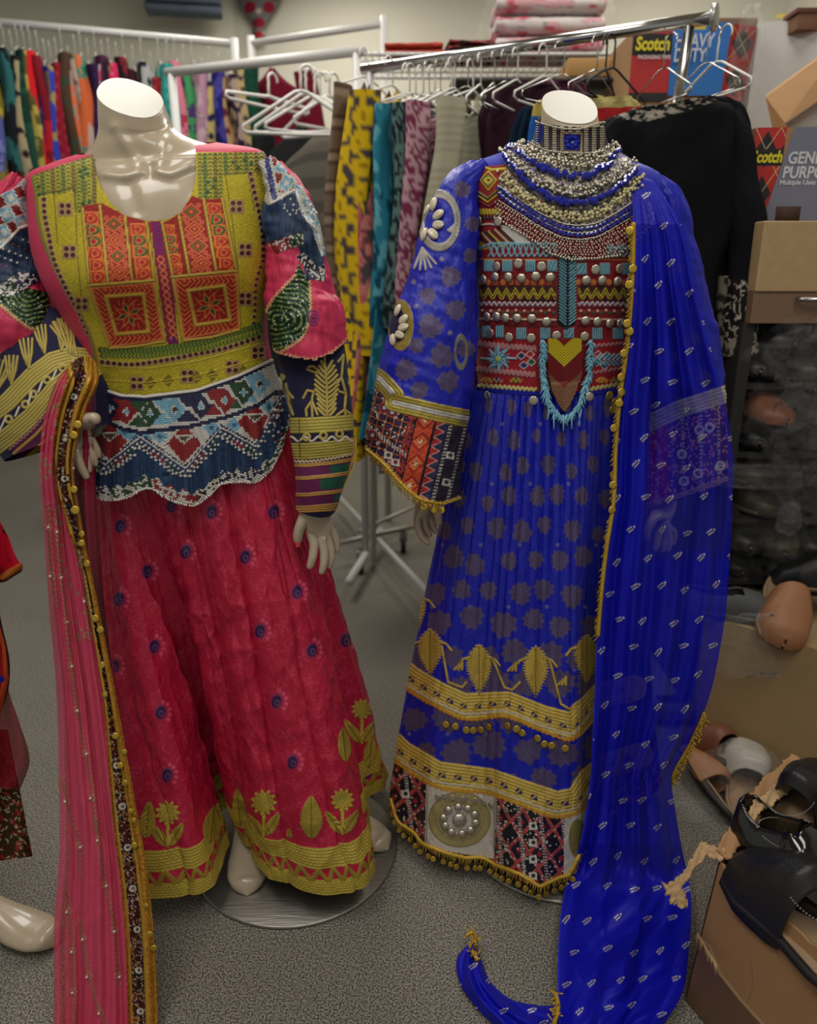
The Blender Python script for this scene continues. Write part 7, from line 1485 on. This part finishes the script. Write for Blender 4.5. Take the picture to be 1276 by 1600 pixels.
s = Soup(); fl = [at(1226, 194, 2.24), at(1320, 128, 2.24), at(1320, 215, 2.24), at(1230, 205, 2.24)]; s.hexa(np.array(fl+[p+[.0, .02, 0] for p in fl])[[3, 2, 1, 0, 7, 6, 5, 4]]); s.build('inner_board', mat('grey_board', (170, 168, 166), rough=.8), tc_, smooth=False)
o = lump(None, 'plastic_bag', (0, 0, 0), (.07, .07, .24), M['film'], 77, amp=.35); o.location = Vector([float(v) for v in at(1166, 98, 2.45)]); tag(o, 'clear plastic film hanging between the cartons', 'plastic bag')
# clutter of dark hangers and tan parcel behind the neck
pc = root('parcel', 'tan cardboard parcel behind the chrome rail above the bare neck', 'parcel', at(905, 118, 2.95)); s = Soup(); s.box(at(925, 114, 2.95), (.20, .16, .055)); s.build('carton_body', mat('tan_board', (166, 128, 76), rough=.85), pc, bevel=.003)
ds = root('wire_shelf', 'dark shelf board below the wire shelf holding a tan parcel', 'shelf', at(905, 130, 2.95)); q = at(905, 132, 2.95); s = Soup(); s.box((q[0], 2.98, q[2]-.01), (.9, .3, .012)); s.build('board', M['dark'], ds)
for x in (-.42, .42): s = Soup(); s.box((q[0]+x, 3.1, (q[2]-.02)/2), (.02, .02, q[2]-.02)); s.build('post', M['dark'], ds)
s = Soup()
for k in range(5): lump(ds, 'folded_bag', (q[0]-.08+k*.10, 2.95, q[2]+.05), (.12, .2, .09), M['leather'], 60+k, local=False) if False else None
# lower beige carton, sandals
zc0 = .42; ft = [gnd(1120, 968, .44), gnd(1330, 1060, .40)]
lc = root('carton', 'wide beige carton on the floor below the shoe shelves', 'carton', gnd(1180, 1150, 0))
pA = at(1118, 966, 1.78); pB = at(1345, 1035, 1.62); pA2 = gnd(1122, 1096, 0.0); zt_ = pA[2]; 
v8 = np.array([[pA[0], 1.78, 0.002], [pB[0], 1.5, .002], [pB[0]+.1, 1.9, .002], [pA[0]+.05, 2.0, .002], [pA[0], 1.78, zt_], [pB[0], 1.5, zt_], [pB[0]+.1, 1.9, zt_], [pA[0]+.05, 2.0, zt_]]); s = Soup(); s.hexa(v8); s.build('carton_body', mat('beige_board', (166, 138, 96), rough=.75, noise=(12, .05)), lc, smooth=False)
pm_ = lump(None, 'plastic_bag', (0, 0, 0), (.28, .03, .15), M['film'], 90, amp=.25); pm_.location = Vector([float(v) for v in at(1190, 1010, 1.66)]); tag(pm_, 'flat clear plastic bag draped over the beige carton', 'plastic bag')
def footwear(name, label, px, py, z, yaw, tilt, m, sole, L=.26, W=.10, H=.075, slip=True, roll=0, g=None):
    R = root(name, label, 'shoe', (0, 0, 0), g); shoe_parts(R, L, W, H, m=m, sole=sole, slip=slip, seed=int(px)); q = gnd(px, py, z) ; R.location = Vector([float(v) for v in q]); R.rotation_euler = (roll, tilt, yaw); return R
footwear('sandal', 'tan leather mule lying on top of the beige carton', 1218, 960, zt_+.03, -PI*.62, .35, M['tan'], (150, 120, 90), .25, .115, .10, True, -.25)
footwear('sandal', 'grey slip-on shoe beside the tan mule', 1150, 958, zt_+.01, -.25, 0, M['grey'], (90, 84, 76), .27, .11, .06, False)
footwear('sandal', 'black mule with tan rim at the right edge above the tan mule', 1290, 915, zt_+.09, 2.6, .1, M['leather'], (150, 120, 90), .26, .11, .08)
footwear('sandal', 'grey flat shoe partly covered by the blue shawl edge', 1085, 1112, .02, .15, 0, M['grey'], (90, 84, 76), .27, .11, .05, False)
footwear('sandal', 'brown leather sandal on the floor behind the white ones', 1128, 1180, .05, PI*.62, .2, M['brown'], (60, 54, 48), .25, .10, .07)
M['whiteleather'] = mat('off_white_leather', (186, 180, 170), rough=.5)
footwear('sandal', 'off-white sandal standing on the floor beside the cardboard box', 1160, 1222, .03, PI*.38, -.25, M['whiteleather'], (150, 120, 90), .25, .11, .085, True, .2)
footwear('sandal', 'tan soled sandal tipped on its side left of the white one', 1098, 1226, .03, PI*.55, -.1, M['tan'], (60, 54, 48), .24, .09, .06, True, .9)
o = lump(None, 'plastic_bag', (0, 0, 0), (.13, .06, .03), M['film2'], 91, amp=.4); o.location = Vector([float(v) for v in gnd(1105, 1268, .02)]); tag(o, 'twisted strip of clear plastic on the floor by the sandals', 'plastic bag')
o = lump(None, 'plastic_bag', (0, 0, 0), (.17, .16, .13), M['film'], 92, amp=.25); o.location = Vector([float(v) for v in gnd(1158, 1215, .07)]); tag(o, 'clear bag around the off-white sandal', 'plastic bag')
def ribbon(pts, wdt, up=(0, 0, 1), th=.004, seed=0, n=80, rag=.25):
    p = resample(pts, n); t = np.gradient(p, axis=0); t /= np.linalg.norm(t, axis=1, keepdims=True); sd_ = np.cross(t, np.asarray(up, float)); sd_ /= np.linalg.norm(sd_, axis=1, keepdims=True); W_ = np.interp(np.linspace(0, 1, n), np.linspace(0, 1, len(wdt)), wdt)
    q = np.linspace(-1, 1, 9); jag = 1+rag*(np.array([[vn(k*.8, s_*7.0, seed) for s_ in (0, 1)] for k in range(n)])-.5)*2; P = np.zeros((n, 9, 3))
    for j, u in enumerate(q): P[:, j] = p+sd_*(W_*u*(jag[:, 0] if u < 0 else jag[:, 1]))[:, None]+np.array([0, 0, .004])*np.sin(np.arange(n)*.3+j)[:, None]*.5
    return P
# ---- cardboard box with black shoes
OB = root('cardboard_box', 'open torn cardboard box full of black leather shoes at the lower right', 'box', (.55, .95, 0))
T = [np.array(p, float) for p in ((gnd(1128, 1345, .30)), (gnd(1248, 1196, .32)), (1.15, 1.05, .32), (.72, .60, .30))]
B_ = [np.array(p, float) for p in ((gnd(1074, 1562, .0)), (.76, 1.26, 0), (1.12, 1.0, 0), (.66, .62, 0))]
def wall_(a, b, a0, b0, nm, tear=0, seed=0):
    n = 60; s = Soup(); q = np.linspace(0, 1, n)[:, None]; top_ = a*(1-q)+b*q; bot = a0*(1-q)+b0*q; top_ = top_+np.array([0, 0, 1])*tear*(np.array([vn(k*.35, seed, seed) for k in range(n)])-.5)[:, None]
    d = (b-a)/np.linalg.norm(b-a); nn = np.array([d[1], -d[0], 0]); rows_ = [bot, bot*.5+top_*.5+nn*.006, top_, top_-nn*.005, bot-nn*.005]
    s.grid(np.array(rows_)); return s.build(nm, M['card'], OB, smooth=False)
wall_(T[0], T[1], B_[0], B_[1], 'side_wall', .012, 1); wall_(T[1], T[2], B_[1], B_[2], 'side_wall', .004, 2); wall_(T[2], T[3], B_[2], B_[3], 'side_wall', .004, 3)
q = np.linspace(0, 1, 260)[None, :, None]; v_ = np.linspace(0, 1, 160)[:, None, None]; FW = (T[0]*(1-q)+T[3]*q)*(1-v_)+(B_[0]*(1-q)+B_[3]*q)*v_
FW[..., 2] += (.006*(vn(q[..., 0]*30, 0*v_[..., 0], 4)-.5))*(1-v_[..., 0]); FW[..., 1] -= .006*np.sin(PI*v_[..., 0])*np.sin(q[..., 0]*9)
fwn = np.cross(T[3]-T[0], B_[0]-T[0]); fwn /= np.linalg.norm(fwn); fwn *= -np.sign(fwn[1]) if fwn[1] else 1
pt = Paint(FW, (158, 120, 80), .85); pt.put(.5*(fbm(pt.X/60, pt.Y/60, 3)), (146, 108, 72)); pt.line([(1150, 1430), (1200, 1470), (1276, 1520)], 1, (130, 96, 62), h=0); pt.line([(1160, 1590), (1180, 1540), (1176, 1500)], .8, (134, 100, 66), h=0)
pt.poly([(1000, 1440), (1089, 1455), (1112, 1478), (1128, 1520), (1160, 1560), (1205, 1610), (1300, 1720), (1000, 1720)], (104, 76, 56), h=-.003); pt.line([(1089, 1455), (1112, 1478), (1128, 1520), (1160, 1560), (1205, 1610)], 2.2, (176, 146, 104), h=0)
sheet('front_wall', FW, M['vc'], OB, pt.rgb, thick=.005)
s = Soup(); s.hexa(np.array([B_[0], B_[3], B_[2], B_[1], B_[0]+[0, 0, .006], B_[3]+[0, 0, .006], B_[2]+[0, 0, .006], B_[1]+[0, 0, .006]])); s.build('bottom', M['card'], OB, smooth=False)
random.seed(3); s = Soup()
for k in range(16): a = np.array(at(1090+k*1.9, 1458+k*3.2, 1.02-k*.006)); s.tube([a, a+[random.uniform(-.003, .003), -.002, -.014-random.uniform(0, .008)]], .0013, 5)
s.build('torn_edge', M['cardin'], OB)
sheet('torn_flap_strip', ribbon([gnd(1130, 1338, .31), at(1105, 1327, 1.04), at(1080, 1354, 1.02), at(1054, 1386, 1.0), at(1044, 1392, .99)], [.012, .010, .005, .006, .012], (0, -.6, 1), seed=3, rag=.35), M['cardin'], OB, thick=.004)
sheet('torn_scrap', ribbon([at(1046, 1386, .985), at(1058, 1396, .98), at(1066, 1408, .975), at(1074, 1413, .975)], [.012, .014, .010, .004], (0, -.8, 1), seed=8, rag=.6, n=50), M['cardin'], OB, thick=.003)
sheet('folded_flap', ribbon([T[0]+[0, 0, .012], T[0]*.6+T[1]*.4+[-.008, 0, .02], T[1]+[0, 0, .015]], [.012, .020, .016], (0, -.5, 1), seed=5, rag=.2), M['card'], OB, thick=.005)
sheet('flap_strip', ribbon([gnd(1160, 1302, .33), gnd(1182, 1262, .35), gnd(1212, 1240, .355), gnd(1240, 1200, .37)], [.004, .009, .011, .012], (0, -.5, 1), seed=6), M['cardin'], OB, thick=.003)
def bigshoe(label, c, yaw, roll, tilt, m, L=.31, W=.13, H=.12, slip=False):
    R = root('leather_shoe', label, 'shoe', (0, 0, 0), 'black leather shoes in the cardboard box'); shoe_parts(R, L, W, H, m=m, sole=(24, 22, 22), slip=slip, seed=3)
    t = np.linspace(0, 1, 70); s = Soup()
    for k in range(70):
        a = t[k]*2*PI; s.ball((math.cos(a)*L*.20-.10*L, math.sin(a)*W*.34, H*.72), .0011, 5, m=4)
    s.build('stitching', mat('white_stitch', (180, 178, 170), rough=.6), R, local=True)
    R.location = Vector([float(v) for v in c]); R.rotation_euler = (roll, tilt, yaw); return R
def along_shoe(label, p0, p1, z, roll, tilt, m, W, H, slip=False, k=1.0):
    A_, B2_ = gnd(*p0, z), gnd(*p1, z); L = np.linalg.norm(B2_-A_)*k; c = (A_+B2_)/2; c[2] = z-H*.75
    return bigshoe(label, c, math.atan2(B2_[1]-A_[1], B2_[0]-A_[0]), roll, tilt, m, L, W, H, slip)
along_shoe('large matte black shoe at the front of the box', (1352, 1478), (1178, 1300), .35, .05, .0, M['leather'], .13, .12, True, 1.2)
along_shoe('glossy black shoe with white stitching behind the matte one', (1150, 1262), (1345, 1372), .345, -.1, 0, M['patent'], .13, .11)
along_shoe('black shoe with raised strap at the back of the box', (1216, 1250), (1300, 1190), .38, 0, -.3, M['leather'], .10, .10, True, 1.3)
bigshoe('black shoe lying deep in the box at the right', (.90, .90, .17), .3, 0, 0, M['leather'], .30, .12, .1)
bigshoe('bottom black shoe filling the box corner', (.72, .92, .10), -1.0, 0, 0, M['leather'], .30, .12, .1)
bigshoe('black shoe lying under the glossy one', (.74, 1.04, .14), .2, 0, 0, M['leather'], .28, .12, .1)
# ---- specks on the carpet
for x, y, l in ((676, 1407, 'small white plastic disc on the carpet between the mannequins'), (1084, 1593, 'small white plastic disc on the carpet beside the cardboard box')):
    s = Soup(); c = gnd(x, y, .003); s.disc(c, (0, 0, 1), .0055, .0015, 16); o = s.build('plastic_disc', M['plastic']); tag(o, l, 'disc', 'small plastic discs on the carpet')
# ---- third mannequin at the left edge
LM = root('mannequin', 'cream mannequin leg and bare foot at the left edge of the picture', 'mannequin', (-.86, 1.2, 0))
tt = gnd(92, 1482, .0); tt[2] = 0; foot(tt, tt+np.array([-.235, .07, 0]), LM, leg=np.array([tt[0]-.235, tt[1]+.10, .55]))
LD = root('printed_dress', 'brown printed skirt with red sheer beaded overdress at the left edge', 'dress', (-.9, 1.2, .2))
def edge_piece(name, L_, R_, D, base, fnp, m='matte', nv=200, nu=160, dome=.03, alpha=None):
    l = resample([(*p, 0) for p in L_], nv)[:, :2]; r = resample([(*p, 0) for p in R_], nv)[:, :2]; q = np.linspace(0, 1, nu); P = np.zeros((nv, nu, 3))
    for i in range(nv):
        x = l[i, 0]*(1-q)+r[i, 0]*q; y = l[i, 1]*(1-q)+r[i, 1]*q; Dq = D-dome*np.sin(q*PI*.5)*.0+dome*q**3+.008*np.sin(q*22+i*.02); a = (x-638)/F; b = (800-y)/F; dy = cs_+b*sn_; dz = -sn_+b*cs_; t = Dq/dy; P[i] = np.stack([a*t, Dq, CH+dz*t], -1)
    p = Paint(P, base, .7); fnp(p)
    if alpha: p.alp[:] = np.where(p.alp > 1, 1, alpha); 
    return p.make(name, P, M[m], LD, False, flip=-1, alpha=bool(alpha))
def pr1(p):
    random.seed(4)
    for k in range(420):
        x = random.uniform(-60, 55); y = random.uniform(1165, 1355); a = random.uniform(0, 3); c = random.choice([(176, 40, 44), (190, 180, 150), (170, 160, 130), (190, 60, 50)]); p.line([(x-2.2*math.cos(a), y-2.2*math.sin(a)), (x+2.2*math.cos(a), y+2.2*math.sin(a))], 1.1, c, h=0)
edge_piece('printed_skirt', [(-110, 1140), (-110, 1360)], [(12, 1140), (30, 1230), (51, 1338)], 1.16, (66, 48, 26), pr1)
edge_piece('red_overskirt', [(-110, 1000), (-110, 1230)], [(6, 1000), (14, 1080), (30, 1130), (46, 1190), (32, 1232)], 1.13, (130, 14, 30), lambda p: p.line([(8, 1040), (30, 1130), (44, 1190), (36, 1230)], 3, (110, 20, 26)), 'sheer', alpha=.85)
def pr2(p):
    p.line([(-20, 900), (6, 1000), (12, 1060), (2, 1110), (-20, 1130)], 7, (176, 70, 30)); p.line([(-14, 910), (10, 1010), (15, 1060), (6, 1105)], 1.8, (30, 24, 26)); p.line([(-20, 960), (0, 1010), (4, 1060)], 3, (150, 24, 30)); p.dot(2, 1061, 5, (20, 30, 140))
edge_piece('beaded_band', [(-110, 900), (-110, 1130)], [(-12, 900), (4, 980), (15, 1040), (13, 1075), (0, 1118)], 1.10, (150, 16, 30), pr2)
edge_piece('red_sleeve', [(-90, 790), (-90, 930)], [(-2, 812), (12, 836), (24, 868), (33, 886), (6, 908)], 1.08, (176, 12, 40), lambda p: (p.line([(-20, 904), (6, 900), (32, 884)], 4, (150, 84, 30), h=.003), p.line([(-20, 909), (6, 906), (33, 889)], 1.6, (40, 24, 24), h=.003), p.dot(8, 829, 4, (30, 24, 30))))
